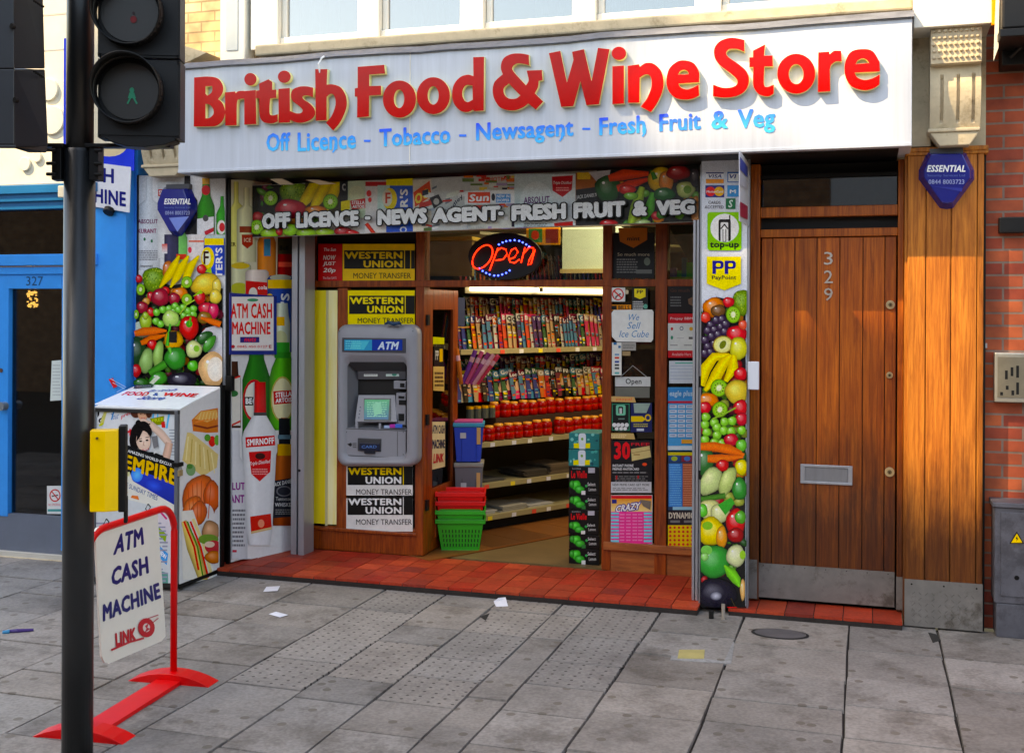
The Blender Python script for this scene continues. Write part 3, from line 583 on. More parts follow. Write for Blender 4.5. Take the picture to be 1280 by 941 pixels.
# ============================================================ timber pilaster right of street door
pil = thing('timber_pilaster', 'varnished plank pilaster with steel kick plate right of the street door', 'pilaster', (.39, .1, 0))
px0, px1 = Xat(1133, -.02, 500), Xat(1229, -.02, 500); pz = Zat(1180, 187, -.02); kz = Zat(1180, 727, -.02)
m = MB(); m.box(.1885, px1, -.015, .16, .01, pz); m.build('core', WOODP, pil)
m = MB(); ed = [1133, 1156.5, 1188, 1220.5, 1229]; tn = [(1, .96, .9), (.9, .84, .8), (1.05, 1, 1), (.95, .9, .85)]
for i in range(4): m.box(Xat(ed[i], -.03, 500)+.0025, Xat(ed[i+1], -.03, 500)-.0025, -.032, -.0145, kz, pz-.03, tn[i]+(1,))
m.build('planking', WOODP, pil, bev=.003)
m = MB(); m.box(px0-.01, px1+.02, -.045, .14, pz-.012, pz+.012); m.box(px0-.01, px1+.02, -.04, .14, pz-.03, pz-.012); m.build('cornice_moulding', WOODP, pil, bev=.004)
m = MB(); m.box(px0-.006, px1+.0, -.038, -.03, .012, kz+.005)
for x in (px0+.03, (px0+px1)/2, px1-.03): m.disc(Vector((x, -.0385, kz-.02)), (0, -1, 0), .005, 8, C(30), th=.002)
rs = random.Random(6)                                      # raised tread pattern, worn at the edges
for i in range(11):
    for j in range(8):
        x = px0+.04+.033*i; z = .04+j*.03
        if x > px1-.03 or z > kz-.05 or rs.random() < .2: continue
        s = .010; an = .8 if (i+j) % 2 else -.8; dx, dz = math.cos(an)*s, math.sin(an)*s
        m.slab([Vector((x-dx-dz*.2, -.0392, z-dz+dx*.2)), Vector((x-dx+dz*.2, -.0392, z-dz-dx*.2)), Vector((x+dx+dz*.2, -.0392, z+dz-dx*.2)), Vector((x+dx-dz*.2, -.0392, z+dz+dx*.2))], .002, Vector((0, -1, 0)), C(225))
m.build('kick_plate', STEEL, pil)

# ============================================================ street door 329
DY = .13
door = thing('street_door', 'brown varnished plank door numbered 329 with letterbox between the fruit panel and the pilaster', 'door', (-.2, DY, .045))
Zd = lambda v, u=1035: Zat(u, v, DY); Xd = lambda u: Xat(u, DY, 500)
m = MB(); top = fz0-.01
m.box(-.645, Xd(949.5), DY-.03, .24, .05, top); m.box(Xd(1121.5), .188, DY-.03, .24, .05, top)
m.box(Xd(949.5)+.001, Xd(1121.5)-.001, DY-.02, .2, Zd(271), Zd(258)); m.box(Xd(949.5)+.001, Xd(1121.5)-.001, DY-.015, .2, Zd(296), Zd(286)); 
m.build('frame', WOODS, door, bev=.004)
m = MB(); m.box(Xd(949), Xd(1122), .185, .20, Zd(259), top); m.box(Xd(949), Xd(1122), .17, .19, Zd(287), Zd(271)); m.build('fanlight_void', DARK, door)
m = MB(); m.box(-.66, .19, .24, .26, .0, fz0); m.build('hall_void', DARK, door)
m = MB(); m.box(Xd(952), Xd(1120), DY+.012, DY+.018, Zd(258)+.003, Zd(222)); fl = m.build('fanlight', glassm('fanlight_glass', (.3, .3, .3, 1), .04), door)
m = MB(); m.box(Xd(950), Xd(1121), DY-.02, .18, Zd(222), Zd(222)+.02, C(60, 50, 44)); m.build('top_rail', BLACK, fl)
lf = MB(); je = [951, 965, 992.5, 1020.5, 1049, 1078, 1105.5, 1120]; tn = [1, 1.08, .86, 1.12, 1.0, .92, .84]
lf.box(Xd(951), Xd(1120), DY+.012, DY+.05, .07, Zd(297), C(90, 70, 60))
for i in range(7): lf.box(Xd(je[i])+.0022, Xd(je[i+1])-.0022, DY, DY+.02, Zd(712, 1035), Zd(297), (tn[i], tn[i]*.97, tn[i]*.95, 1))
leaf = lf.build('leaf', WOODS, door, bev=.0025)
m = MB(); m.box(Xd(949), Xd(1119), DY-.008, DY+.03, .065, Zd(709)); 
for i in range(7): m.disc(Vector((Xd(955+i*26), DY-.0085, Zd(709)-.012)), (0, -1, 0), .003, 8, C(70), th=.002)
m.build('kick_plate', STEEL, door)
m = MB(); m.box(Xd(938), Xd(948), DY-.036, DY-.02, .06, Zd(704)); m.box(Xd(1121), Xd(1131), DY-.036, DY-.02, .06, Zd(713)); m.build('jamb_plate', STEEL, door)
lb = MB(); x0, x1, z0, z1 = Xd(1001), Xd(1066), Zd(605), Zd(581)
lb.box(x0, x1, DY-.012, DY, z0, z0+.014); lb.box(x0, x1, DY-.012, DY, z1-.014, z1); lb.box(x0, x0+.024, DY-.012, DY, z0+.014, z1-.014); lb.box(x1-.024, x1, DY-.012, DY, z0+.014, z1-.014)
lb.box(x0+.024, x1-.024, DY-.005, DY+.001, z0+.014, z1-.014, C(215)); lb.build('letterbox', SILV, leaf, bev=.002)
for u, v, r in ((1113, 381, .024), (1112, 469, .018), (1112, 590, .026)):
    m = MB(); m.disc(P(u, v, DY-.012), (0, -1, 0), r, 24, th=.014); m.disc(P(u, v, DY-.018), (0, -1, 0), r*.45, 16, C(150), th=.006); m.box(P(u, v, DY).x-.0015, P(u, v, DY).x+.0015, DY-.019, DY-.0175, P(u, v, DY).z-.006, P(u, v, DY).z+.006, C(20)); m.build('lock', mat('brass', C(214, 196, 160), .3, .8), leaf, bev=.002)
a = Art(plane(DY-.008))
for ch, v in (('3', 315), ('2', 338), ('9', 360)):
    vs, fs = glyphs(ch, .0, 0)
    a.text(ch, (1030, v, 1041, v+16), C(214, 206, 196), -.012)
a.build('numeral', mat('numeral_metal', WH, .3, .7), leaf)

# ============================================================ right end: red brick neighbour
nb = thing('brick_building', 'red brick wall at the right edge beyond the timber pilaster', 'building', (1.6, .1, 0))
m = MB(); m.box(.60, 6, .085, .6, .0, 7.5); m.build('wall', BRICKR, nb)
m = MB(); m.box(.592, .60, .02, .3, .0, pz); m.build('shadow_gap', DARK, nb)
# utility cabinet
cb = thing('utility_cabinet', 'dull grey steel utility cabinet with small yellow warning triangle on the pavement', 'cabinet', (.9, -.03, 0))
Yc = -.085; m = MB(); cx0 = Xat(1243, Yc, 700); cz1 = Zat(1260, 628, Yc)
m.box(cx0+.01, cx0+.62, Yc+.005, .08, .0, .18); m.box(cx0, cx0+.63, Yc, .08, .18, cz1-.025); m.build('body', mat('cabinet_grey', C(104, 104, 112), .5, .3, var=.4, scale=6, grime=(7, .5, (.65, .63, .62, 1)), bump=.08), cb, bev=.006)
m = MB(); m.box(cx0-.012, cx0+.64, Yc-.014, .085, cz1-.025, cz1); m.box(cx0+.03, cx0+.60, Yc-.006, Yc, .22, cz1-.05); m.build('lid_and_door', mat('cabinet_grey'), cb, bev=.005)
m = MB(); m.disc(P(1271, 722, Yc-.008), (0, -1, 0), .012, 14, C(40)); m.build('lock', SILV, cb)
a = Art(plane(Yc-.009)); a.poly([(1271, 664), (1280, 679), (1262, 679)], C(20)); a.poly([(1271, 666.5), (1278, 678), (1264, 678)], C(250, 200, 20)); a.poly([(1271.5, 669), (1269.4, 673.5), (1271.2, 673.5), (1270, 677), (1273, 672.4), (1271.4, 672.4)], C(15))
a.build('warning_triangle', PRINT, cb)
# steel wall panel
sp_ = thing('steel_wall_box', 'square stainless steel intercom box with slots screwed to the red brick', 'wall box', tuple(P(1265, 503, .03)))
m = MB(); Yp = .02; m.pbox(1243, 441, 1292, 503, Yp, .064); m.build('body', mat('stainless', C(196, 192, 180), .35, .6, var=.25, scale=12, bump=.03), sp_, bev=.006)
m = MB(); m.pbox(1247, 446, 1290, 497, Yp-.004, .003, C(205, 200, 190)); m.build('face_plate', MATS['stainless'], sp_, bev=.001)
m = MB()
for x, y0, y1 in ((1258, 463, 474), (1265, 459, 470), (1272, 457, 472), (1259, 482, 487), (1272, 478, 493), (1266, 488, 494), (1252, 490, 494)): m.pbox(x-1.7, y0, x+1.7, y1, Yp-.0055, .002, C(18))
m.build('slot', DARK, sp_)
# wall brackets and black lamp box at top right
m = MB(); m.pbox(1249, 271, 1300, 291, .03, .055); o = m.build('wall_bracket', BLACK, None, bev=.006, label='flat black steel wall bracket screwed to the brickwork', cat='bracket')
m = MB(); m.pbox(1229, 429, 1234, 435, .07, .02, C(190)); m.tube([P(1231, 430, .06), P(1231, 395, .075), P(1231, 300, .075)], .004, 6, C(150, 130, 110)); m.build('wall_cable', CREAM, None, label='thin clipped cable running down the brick beside the pilaster', cat='cable')
lb = thing('black_lamp_box', 'large black box lamp on a bracket at the top right corner', 'lamp', tuple(P(1270, 80, -.3)))
m = MB(); m.pbox(1253, -40, 1330, 34, -.42, .3); m.build('housing', BLACK, lb, bev=.01)
m = MB(); m.pbox(1250, 34, 1330, 44, -.44, .34); m.pbox(1253, 46, 1330, 80, -.1, .18); m.tube([P(1262, 72, -.14), P(1280, 55, -.16), P(1300, 46, -.2)], .012, 8); m.build('bracket', BLACK, lb, bev=.004)
hs = thing('hanging_sign', 'thin orange and white hanging sign seen edge on at the top right', 'sign', tuple(P(1247, 60, -.3)))
m = MB(); x = Xat(1242, -.5, 20); m.slab([P(1240, -30, -.3), P(1246, -30, -.3), P(1246, 31, -.3), P(1240, 31, -.3)], .03, Vector((0, -1, 0)), C(235, 150, 10)); m.slab([P(1250, -30, -.3), P(1257, -30, -.3), P(1255, 28, -.3), P(1250, 33, -.3)], .03, Vector((0, -1, 0)), C(228, 134, 10)); m.build('orange_edge', PRINT, hs)
m = MB(); m.slab([P(1246, -30, -.32), P(1250, -30, -.32), P(1248, 60, -.32), P(1242, 76, -.32)], .01, Vector((0, -1, 0)), C(240, 232, 214)); m.build('white_edge', PRINT, hs)
# ============================================================ terrace behind the camera, plus unseen blocks added to shape the sunlit patches
tS = math.tan(R(SUN_AZ)); zS = math.tan(R(SUN_EL))/math.cos(R(SUN_AZ)); Lo = 13.
def occ(x1, z): return x1-Lo*tS, z+Lo*zS
op = thing('terrace_and_sun_blockers', 'brick terrace on the far side of the road behind the viewer with added sun blocking blocks', 'building', (-20, -Lo, 0))
xA, _ = occ(-.84, 0); zA = occ(0, 3.34)[1]
xB, zB = occ(.19, 1.97); xC, zC = occ(3.2, .62)
def block(xa, xb, yf, z, z0=0):          # added sun blocker; end walls run along the sun direction
    k = 6*tS; m = MB(); pl = [(xa, yf), (xb, yf), (xb-k, yf-6), (xa-k, yf-6)]
    m.add([p+(z0,) for p in pl]+[p+(z,) for p in pl], [(3, 2, 1, 0), (4, 5, 6, 7), (0, 1, 5, 4), (1, 2, 6, 5), (2, 3, 7, 6), (3, 0, 4, 7)]); m.build('sun_blocker', BRICKO, op)
xL = occ(-4.9, 0)[0]; zL = occ(0, 2.05)[1]
xR, xR2 = occ(.64, 0)[0], occ(3.2, 0)[0]; block(xR, xR2, -Lo+.03, occ(0, 2.35)[1])
block(-40, xC, -Lo+.02, zC); block(-40, xL, -Lo, zL, zC); block(xL, xB, -Lo+.01, zB, zC); block(xL, xA, -Lo, zA, zB)
m = MB(); m.box(xC+.1, 16, -Lo-6, -Lo, 0, 5.5)
m.build('low_terrace', BRICKO, op)
m = MB()
for i in range(9): m.box(-13+i*3.1, -11.6+i*3.1, -Lo, -Lo+.06, 3.2, 4.8, C(210, 214, 220)); m.box(-13+i*3.1, -10.8+i*3.1, -Lo, -Lo+.06, .4, 2.4, C(40, 50, 60))
m.build('window', PRINT, op)
# ============================================================ artwork pieces
PG = dict(yel=C(250,204,10), ban=C(250,208,20), red=C(214,10,28), orange=C(250,130,10), car=C(245,110,30), grn=C(40,160,30), lime=C(150,200,40), pep=C(20,140,40), dkg=C(20,70,30), kiwi=C(110,160,20), pom=C(170,10,50), white=C(245), zuc=C(150,180,90), mel=C(240,200,60), aub=C(30,26,44), pear=C(170,200,60))
def kiwi(a, x, y, r, rot=20, sx=1.):
    a.ell(x, y, r*sx, r*1.05, C(94, 116, 30), rot); a.ell(x, y, r*.9*sx, r*.95, C(120, 190, 30), rot, c2=C(190, 220, 90)); 
    for i in range(10):
        t = i*.628; a.ell(x+math.cos(t)*r*.5*sx, y+math.sin(t)*r*.55, r*.07, r*.07, C(20, 30, 10), n=6)
    a.ell(x, y, r*.30*sx, r*.36, C(240, 245, 200), rot)
def spiky(a, x, y, rx, ry, seed=1):
    a.fruit(x, y, rx, ry, C(120, 160, 30), hs=0); rs = random.Random(seed)
    for i in range(60):
        t = rs.random()*6.28; q = math.sqrt(rs.random())*.92; px, py = x+math.cos(t)*rx*q, y+math.sin(t)*ry*q
        a.poly([(px-rx*.05, py), (px+rx*.05, py), (px+rx*.02, py-ry*.13)], C(70, 110, 10) if i % 2 else C(190, 210, 70))
def bananas(a, x, y, s):
    for dx, dr in ((-.9, -.5), (-.25, -.1), (.45, .35)):
        pts = [(x+s*(dx*.9+.55), y-s*1.0), (x+s*(dx*.75+.1), y-s*.35), (x+s*(dx*.85-.2), y+s*.3), (x+s*(dx-.55), y+s*.95)]
        a.stroke(pts, [s*.12, s*.52, s*.5, s*.12], PG['ban'], dk=.62, hl=1.15)
def grapes(a, pts, r, c):
    for x, y in pts: a.fruit(x, y, r, r, c, n=12, hl=1.9)
def filler(a, x0, y0, x1, y1, n):
    rq = random.Random(31+n)
    for i in range(n):
        x, y = rq.uniform(x0, x1), rq.uniform(y0, y1)
        if i % 3: a.fruit(x, y, rq.uniform(18, 38), rq.uniform(16, 36), rq.choice([C(170, 20, 30), C(50, 120, 30), C(90, 150, 40), C(200, 120, 20), C(30, 80, 30), C(110, 30, 50), C(160, 170, 70)]), rq.uniform(0, 90), n=10, hs=.02)
        else: s = rq.uniform(14, 30); t = rq.uniform(0, 6.3); a.poly([(x, y), (x+s*math.cos(t-.4), y+s*math.sin(t-.4)), (x+s*1.6*math.cos(t), y+s*1.6*math.sin(t)), (x+s*math.cos(t+.4), y+s*math.sin(t+.4))], C(70, 140, 30), C(20, 60, 20))
        a.l -= a.eps*.6
def smile(a, x, y, w): a.line([(x-w, y), (x, y+w*.3), (x+w, y)], w*.12, WH)
def fruitmix(a):          # traced in the frame of the left panel (165,330) x5.88
    a.rect(40, 160, 680, 900, C(24, 26, 22))
    rq = random.Random(77)
    for i in range(90):
        x, y = rq.uniform(50, 670), rq.uniform(190, 890); a.fruit(x, y, rq.uniform(18, 40), rq.uniform(16, 40), rq.choice([C(170, 20, 30), C(50, 120, 30), C(90, 150, 40), C(200, 120, 20), C(30, 80, 30), C(120, 30, 50)]), rq.uniform(0, 90), n=10, hs=.02); a.l -= a.eps*.6
    for i in range(40):
        x, y = rq.uniform(50, 670), rq.uniform(200, 890); s = rq.uniform(14, 30); t = rq.uniform(0, 6.3); a.poly([(x, y), (x+s*math.cos(t-.4), y+s*math.sin(t-.4)), (x+s*1.6*math.cos(t), y+s*1.6*math.sin(t)), (x+s*math.cos(t+.4), y+s*math.sin(t+.4))], C(60, 130, 30), C(20, 60, 20)); a.l -= a.eps*.6
    a.ell(90, 480, 80, 60, C(225, 235, 210)); a.poly([(480, 560), (560, 470), (640, 450), (680, 470), (680, 700), (560, 640)], C(236, 232, 236))
    a.fruit(70, 110, 26, 30, PG['red']); spiky(a, 185, 115, 92, 92)
    a.fruit(285, 40, 40, 65, C(200, 110, 40), 10); bananas(a, 400, 60, 120)
    a.fruit(565, 150, 112, 80, PG['mel'], -12, hs=0); a.fruit(645, 165, 34, 60, C(240,210,90)); a.fruit(635, 240, 45, 55, C(246, 214, 80))
    a.fruit(533, 40, 36, 36, PG['red']); a.poly([(560, 60), (600, 20), (610, 70)], PG['lime'])
    kiwi(a, 425, 135, 42, 20); kiwi(a, 88, 188, 42, 0, .8)
    a.fruit(272, 200, 30, 34, PG['red']); a.fruit(375, 215, 60, 42, PG['orange']); a.fruit(165, 240, 30, 38, PG['red'])
    a.fruit(232, 245, 68, 66, PG['pom']); a.fruit(335, 255, 42, 46, PG['pom']); a.fruit(130, 275, 28, 28, C(230,160,70)); kiwi(a, 428, 260, 40, 10)
    a.fruit(525, 250, 42, 50, PG['red']); a.poly([(470, 240), (530, 190), (545, 215)], PG['lime'])
    a.fruit(103, 318, 42, 44, PG['pom']); a.fruit(165, 355, 30, 36, PG['red']); kiwi(a, 58, 370, 34, 0, .6)
    a.fruit(575, 330, 60, 50, C(220, 20, 60)); a.fruit(625, 345, 40, 60, C(220, 30, 90)); a.fruit(560, 395, 55, 45, C(150, 110, 30))
    a.fruit(128, 425, 46, 62, PG['pear'], 0); a.fruit(128, 380, 22, 30, PG['pear'])
    grapes(a, [(210, 355), (255, 335), (300, 330), (345, 310), (205, 420), (240, 440), (335, 350), (370, 335), (410, 380), (440, 345), (480, 330), (478, 370), (405, 320), (445, 390), (360, 430)], 28, C(110, 200, 60))
    a.fruit(315, 400, 62, 62, C(190, 230, 120)); a.line([(380, 370), (430, 300), (490, 265)], 8, C(170, 200, 70))
    a.stroke([(535, 395), (610, 420), (680, 445)], [20, 44, 50], PG['car'])
    a.fruit(70, 640, 70, 110, PG['dkg'])
    a.stroke([(50, 510), (120, 495), (200, 490), (285, 490)], [40, 62, 56, 16], PG['car'], dk=.65); a.stroke([(98, 580), (170, 550), (275, 520)], [34, 56, 14], C(250, 110, 20), dk=.65)
    a.fruit(335, 560, 70, 74, C(240, 170, 20)); a.stroke([(290, 600), (300, 520), (312, 440)], [30, 20, 14], C(60, 170, 50))
    a.fruit(450, 465, 72, 90, C(214, 8, 14)); a.ell(450, 440, 24, 26, PG['grn']); a.stroke([(452, 450), (462, 390)], [16, 12], C(90, 170, 40))
    a.fruit(560, 540, 70, 38, C(20, 90, 30), -35); a.fruit(598, 585, 72, 34, C(60, 150, 50), -55)
    a.fruit(485, 625, 60, 64, C(225, 235, 160)); a.ell(505, 620, 22, 24, C(130, 190, 60))
    a.fruit(180, 590, 36, 38, C(214, 10, 20)); a.fruit(138, 710, 50, 95, C(150, 190, 110), 10, hs=0); a.fruit(225, 665, 38, 105, C(150, 190, 100), 8, hs=0)
    a.fruit(65, 780, 36, 50, PG['red']); a.fruit(350, 690, 80, 84, PG['pep']); a.stroke([(305, 610), (320, 660)], [30, 14], C(90, 190, 70))
    a.fruit(478, 745, 40, 40, C(70, 180, 40), 40); a.stroke([(160, 800), (280, 730)], [46, 60], C(50, 140, 40))
    a.fruit(620, 770, 98, 130, C(246, 196, 140), 0, dk=.75); a.ell(645, 770, 60, 90, C(250, 236, 220), c2=C(255, 250, 240))
    a.fruit(400, 850, 110, 60, PG['aub'], hl=5); a.fruit(225, 840, 70, 50, C(40, 150, 40), -20); a.poly([(160, 870), (215, 815), (240, 830), (190, 880)], C(235, 245, 220)); a.fruit(100, 870, 60, 34, C(30, 110, 30))

# ============================================================ printed panel A: left of the entrance
BOT_VOD = [(0,.28),(.03,.32),(.04,.30),(.2,.30),(.24,.34),(.30,.95),(.36,1),(1,1)]
BOT_BEER = [(0,.26),(.06,.28),(.25,.34),(.40,.8),(.48,1),(.95,1),(1,.94)]
BOT_JD = [(0,.28),(.16,.30),(.24,.34),(.32,.6),(.42,1),(.97,1),(1,.95)]
pa = plane(-.03)
a = Art(pa, clip=(172.5, 220, 283, 481), base=.014)
a.slab(quadpts(172, 219.5, 283.5, 660), .012, C(236, 234, 234)); 
a.at((165, 210), 6.72)
a.rect(0, 0, 900, 900, C(228, 226, 226), C(240, 240, 240))
a.bottle(155, 80, 860, 92, BOT_VOD, C(222, 224, 226), None, (.72, .95, 1.1, 1, .9, .75)); a.text('ABSOLUT', (62, 432, 228, 470), C(120, 30, 90), .03); a.text('KURANT', (62, 512, 218, 550), C(150, 50, 100), .03)
scribble(a, 70, 690, 235, 780, 5, C(150, 150, 155)); a.ell(118, 600, 9, 14, C(40, 120, 80)); a.ell(178, 615, 9, 14, C(40, 120, 80)); a.text('Imported', (85, 815, 185, 838), C(70), .02)
a.bottle(320, 120, 760, 92, [(0,1),(1,1)], C(232, 232, 232), None, (.85, .95, 1.1, 1, .95, .85)); a.rect(232, 182, 405, 240, C(190, 20, 30)); a.text('SMIRNOFF', (240, 190, 398, 228), C(240), .03)
a.bottle(478, 70, 560, 85, BOT_JD, C(24, 26, 34)); a.rect(440, 160, 505, 215, C(50, 70, 80))
a.bottle(420, 440, 780, 70, [(0,.5),(.3,.5),(.5,1),(1,1)], C(120, 200, 110)); a.bottle(345, 560, 800, 60, [(0,1),(1,1)], C(60, 60, 90)); a.rect(385, 725, 470, 770, C(214, 60, 40)); a.rect(265, 640, 310, 720, C(220, 90, 80), C(250))
a.bottle(635, 55, 560, 72, [(0,.42),(.15,.42),(.36,.5),(.52,.95),(.62,1),(1,1)], C(20, 130, 30)); a.rect(603, 65, 665, 140, C(200, 150, 40)); a.ell(634, 190, 36, 42, C(200, 20, 40)); a.poly([(560, 430), (700, 410), (700, 560), (560, 560)], C(236, 234, 236)); a.ell(632, 424, 24, 28, C(80)); a.poly([(620, 535), (700, 500), (700, 535), (630, 570)], C(190, 40, 60))
a.bottle(770, 240, 560, 50, BOT_BEER, C(20, 150, 40)); a.ell(765, 500, 36, 60, C(240, 235, 230)); a.ell(770, 500, 24, 38, C(200, 40, 50))
a.bottle(560, 560, 780, 80, [(0,.9),(.05,1),(1,1)], C(240, 230, 228), None, (.8,.95,1.05,1,.95,.85)); a.rect(490, 610, 640, 625, C(235, 120, 90)); a.ell(500, 690, 16, 26, C(235, 60, 90))
a.bottle(705, 575, 900, 88, [(0,.85),(.06,1),(1,1)], C(20, 80, 200)); a.rect(622, 590, 785, 650, C(250, 214, 20)); a.rect(630, 570, 785, 592, C(190, 214, 214)); a.ell(650, 760, 56, 95, C(250, 214, 30)); a.ell(640, 755, 34, 62, C(240, 240, 220)); a.text('F', (615, 700, 660, 810), C(60, 30, 20), .03)
a.text("TER'S", [(715, 930), (715, 670), (775, 670), (775, 930)], C(245), .035)
a.at((165, 330), 5.88); 
def fm(b):
    sv = (b.o, b.k); fruitmix(b)
# white background behind bottles remains above the fruit line
a_rect = a.rect
def fr_left(a):
    a.poly([(40, 170), (100, 60), (250, 60), (300, 160), (680, 160), (680, 900), (40, 900)], C(24, 26, 22))
def wrap_fruit(a):
    r0 = a.rect; n = [0]
    def rr(*k, **kw):
        n[0] += 1
        if n[0] == 1: return a
        return r0(*k, **kw)
    a.rect = rr; a.poly([(40, 180), (180, 110), (300, 160), (460, 130), (680, 180), (680, 905), (40, 905)], C(26, 26, 24)); fruitmix(a); a.rect = r0
wrap_fruit(a)
a.rect(305, 495, 362, 575, C(30)); 
a.build('printed_panel', PHOTO, label='tall printed panel of spirit bottles above heaped fruit left of the shop entrance', cat='printed panel')
m = MB(); m.pbox(170.5, 219, 172.5, 500, -.05, .05); m.pbox(283.5, 205, 287, 712, -.05, .08, C(14)); m.build('panel_edging', BLACK, None, label='black upright edge strip beside the bottle panel', cat='trim')

# ============================================================ printed panel B: angled side of the entrance recess
bp = vplane((-3.966, -.045), (-3.797, .50))
bp_n = bp.n if (CAM-Vector((-3.966, -.045, 0))).dot(bp.n) > 0 else -bp.n
def bpf(u, v, o=0): return bp(u, v, 0)+bp_n*o
a = Art(bpf, clip=(287, 232, 365, 703), base=.014)
a.slab([(287, 222), (366, 232), (366, 684), (335, 690), (287, 702)], .012, C(226, 224, 222))
a.clip = (287, 225, 365, 702)
a.at((275, 220), 4.09)
a.rect(45, 20, 370, 900, C(206, 200, 176)); 
a.bottle(75, 30, 470, 42, BOT_VOD, C(212, 204, 120)); a.bottle(128, 60, 440, 50, BOT_VOD, C(216, 212, 176)); a.rect(92, 258, 160, 290, C(150, 60, 40)); a.poly([(103, 300), (160, 300), (160, 350), (132, 372), (105, 350)], C(170, 50, 30)); a.text('ICE', (115, 318, 150, 338), C(230, 200, 170), .03); a.text('ER', (46, 340, 72, 360), C(60, 50, 20), .02)
a.bottle(230, 250, 510, 48, [(0,.6),(.2,.7),(.35,1),(1,1)], C(214, 130, 50)); a.rect(216, 322, 250, 410, C(40, 130, 170)); a.bottle(325, 290, 510, 42, [(0,.9),(1,1)], C(150, 16, 20)); a.rect(288, 320, 372, 400, C(60, 56, 40)); a.text('Bell', (296, 355, 340, 380), C(20), .02); a.rect(290, 440, 370, 465, C(240, 90, 70))
a.bottle(95, 450, 620, 55, [(0,.8),(.06,1),(1,1)], C(206, 206, 170)); a.ell(95, 460, 48, 16, C(210, 180, 60)); a.ell(90, 575, 46, 30, C(180, 180, 60))
a.bottle(180, 480, 640, 60, [(0,.8),(.08,1),(1,1)], C(230, 214, 206)); a.poly([(122, 535), (240, 545), (240, 640), (122, 640)], C(206, 20, 30)); a.ell(160, 600, 22, 30, C(240, 230, 220)); a.text('cola', (185, 560, 232, 580), WH, .02)
a.bottle(300, 510, 900, 68, [(0,.8),(.04,1),(1,1)], C(30, 70, 150)); a.ell(300, 520, 55, 16, C(180, 180, 160)); a.rect(235, 530, 365, 575, C(236, 190, 40)); a.ell(245, 680, 30, 80, C(236, 190, 40)); a.text("'S", [(300, 655), (300, 600), (345, 600), (345, 655)], C(230), .03)
a.bottle(308, 650, 950, 40, [(0,.7),(.2,.8),(.35,1),(1,1)], C(214, 220, 200)); a.rect(275, 720, 320, 765, C(240, 180, 20)); a.ell(300, 830, 34, 40, C(206, 206, 160)); a.poly([(270, 850), (345, 850), (345, 940), (270, 940)], C(30, 150, 50))
a.at((275, 440), 3.49)
a.rect(20, 20, 330, 900, C(214, 212, 212), C(232, 230, 230))
a.bottle(48, 40, 330, 34, [(0,.6),(.2,.7),(.25,1),(1,1)], C(60, 30, 20)); a.rect(20, 110, 80, 320, C(220, 214, 204)); a.line([(20, 118), (80, 104)], 8, C(200, 40, 30)); a.line([(20, 318), (80, 300)], 8, C(200, 40, 30)); a.ell(50, 180, 20, 14, C(40, 110, 60))
a.bottle(150, 0, 400, 62, [(0,.5),(.08,.55),(.2,.8),(.3,1),(1,1)], C(20, 110, 30)); a.ell(140, 210, 50, 92, C(190, 30, 40)); a.ell(140, 210, 42, 80, C(232, 226, 214)); a.rect(98, 195, 190, 232, C(20, 26, 24)); a.text('BECK', (102, 200, 170, 226), WH, .04)
a.bottle(268, 10, 340, 62, [(0,.5),(.05,.55),(.18,.85),(.3,1),(.9,1),(1,.6)], C(70, 160, 40)); a.rect(228, 0, 300, 26, C(30, 130, 40)); a.ell(263, 205, 52, 100, C(186, 170, 90)); a.ell(263, 205, 46, 92, C(232, 222, 180)); a.poly([(222, 170), (310, 165), (306, 222), (226, 228)], C(196, 30, 30)); a.text('STELLA', [(232, 176), (302, 170), (302, 192), (232, 198)], WH, .03); a.text('ARTOIS', [(232, 202), (302, 196), (302, 216), (232, 222)], WH, .03)
a.bottle(270, 285, 755, 52, BOT_JD, C(176, 96, 40), C(140, 60, 20)); a.poly([(246, 288), (294, 288), (296, 400), (246, 400)], C(24, 26, 30)); a.rect(240, 400, 300, 450, C(200, 150, 30)); a.rect(242, 360, 300, 378, C(90, 120, 130)); a.poly([(220, 560), (316, 545), (318, 715), (220, 722)], C(38, 38, 44)); a.text("JACK DANIEL'S", [(222, 568), (316, 548), (316, 570), (222, 592)], C(220), .02); a.ell(268, 605, 34, 24, C(110, 110, 116)); a.ell(268, 605, 28, 18, C(46, 46, 52)); a.text('Tennessee', (232, 630, 306, 646), C(200), .01); a.text('WHISKEY', (228, 655, 310, 672), C(214), .02); scribble(a, 230, 682, 308, 708, 3, C(130))
a.bottle(50, 340, 900, 58, [(0,.38),(.04,.42),(.2,.42),(.25,.7),(.3,1),(1,1)], C(214, 214, 218), None, (.8, .95, 1.05, 1, .92, .8)); a.text('OLUT', (14, 566, 98, 600), C(140, 40, 130), .04); a.text('RANT', (14, 620, 94, 656), C(140, 40, 130), .04); scribble(a, 20, 680, 98, 850, 9, C(120, 120, 126)); a.rect(20, 860, 60, 870, C(190, 60, 80))
a.bottle(160, 130, 840, 76, [(0,.34),(.2,.36),(.215,.44),(.3,.9),(.34,1),(.92,.72),(1,.6)], C(232, 232, 234), None, (.72, .95, 1.1, 1, .95, .75)); a.bottle(162, 130, 265, 27, [(0,.9),(1,1)], C(206, 22, 24)); a.rect(134, 262, 190, 276, C(70, 66, 66))
a.poly([(98, 370), (225, 362), (228, 405), (100, 415)], C(206, 22, 28)); a.text('SMIRNOFF', [(104, 379), (222, 370), (223, 398), (105, 408)], WH, .035)
a.poly([(112, 434), (210, 428), (206, 520), (160, 562), (124, 530)], C(206, 22, 28)); a.ell(162, 452, 22, 14, C(60, 20, 20)); a.text('Triple Distilled', [(116, 478), (206, 466), (206, 486), (116, 498)], WH, .01, .3); scribble(a, 128, 505, 196, 535, 3, C(240, 160, 160))
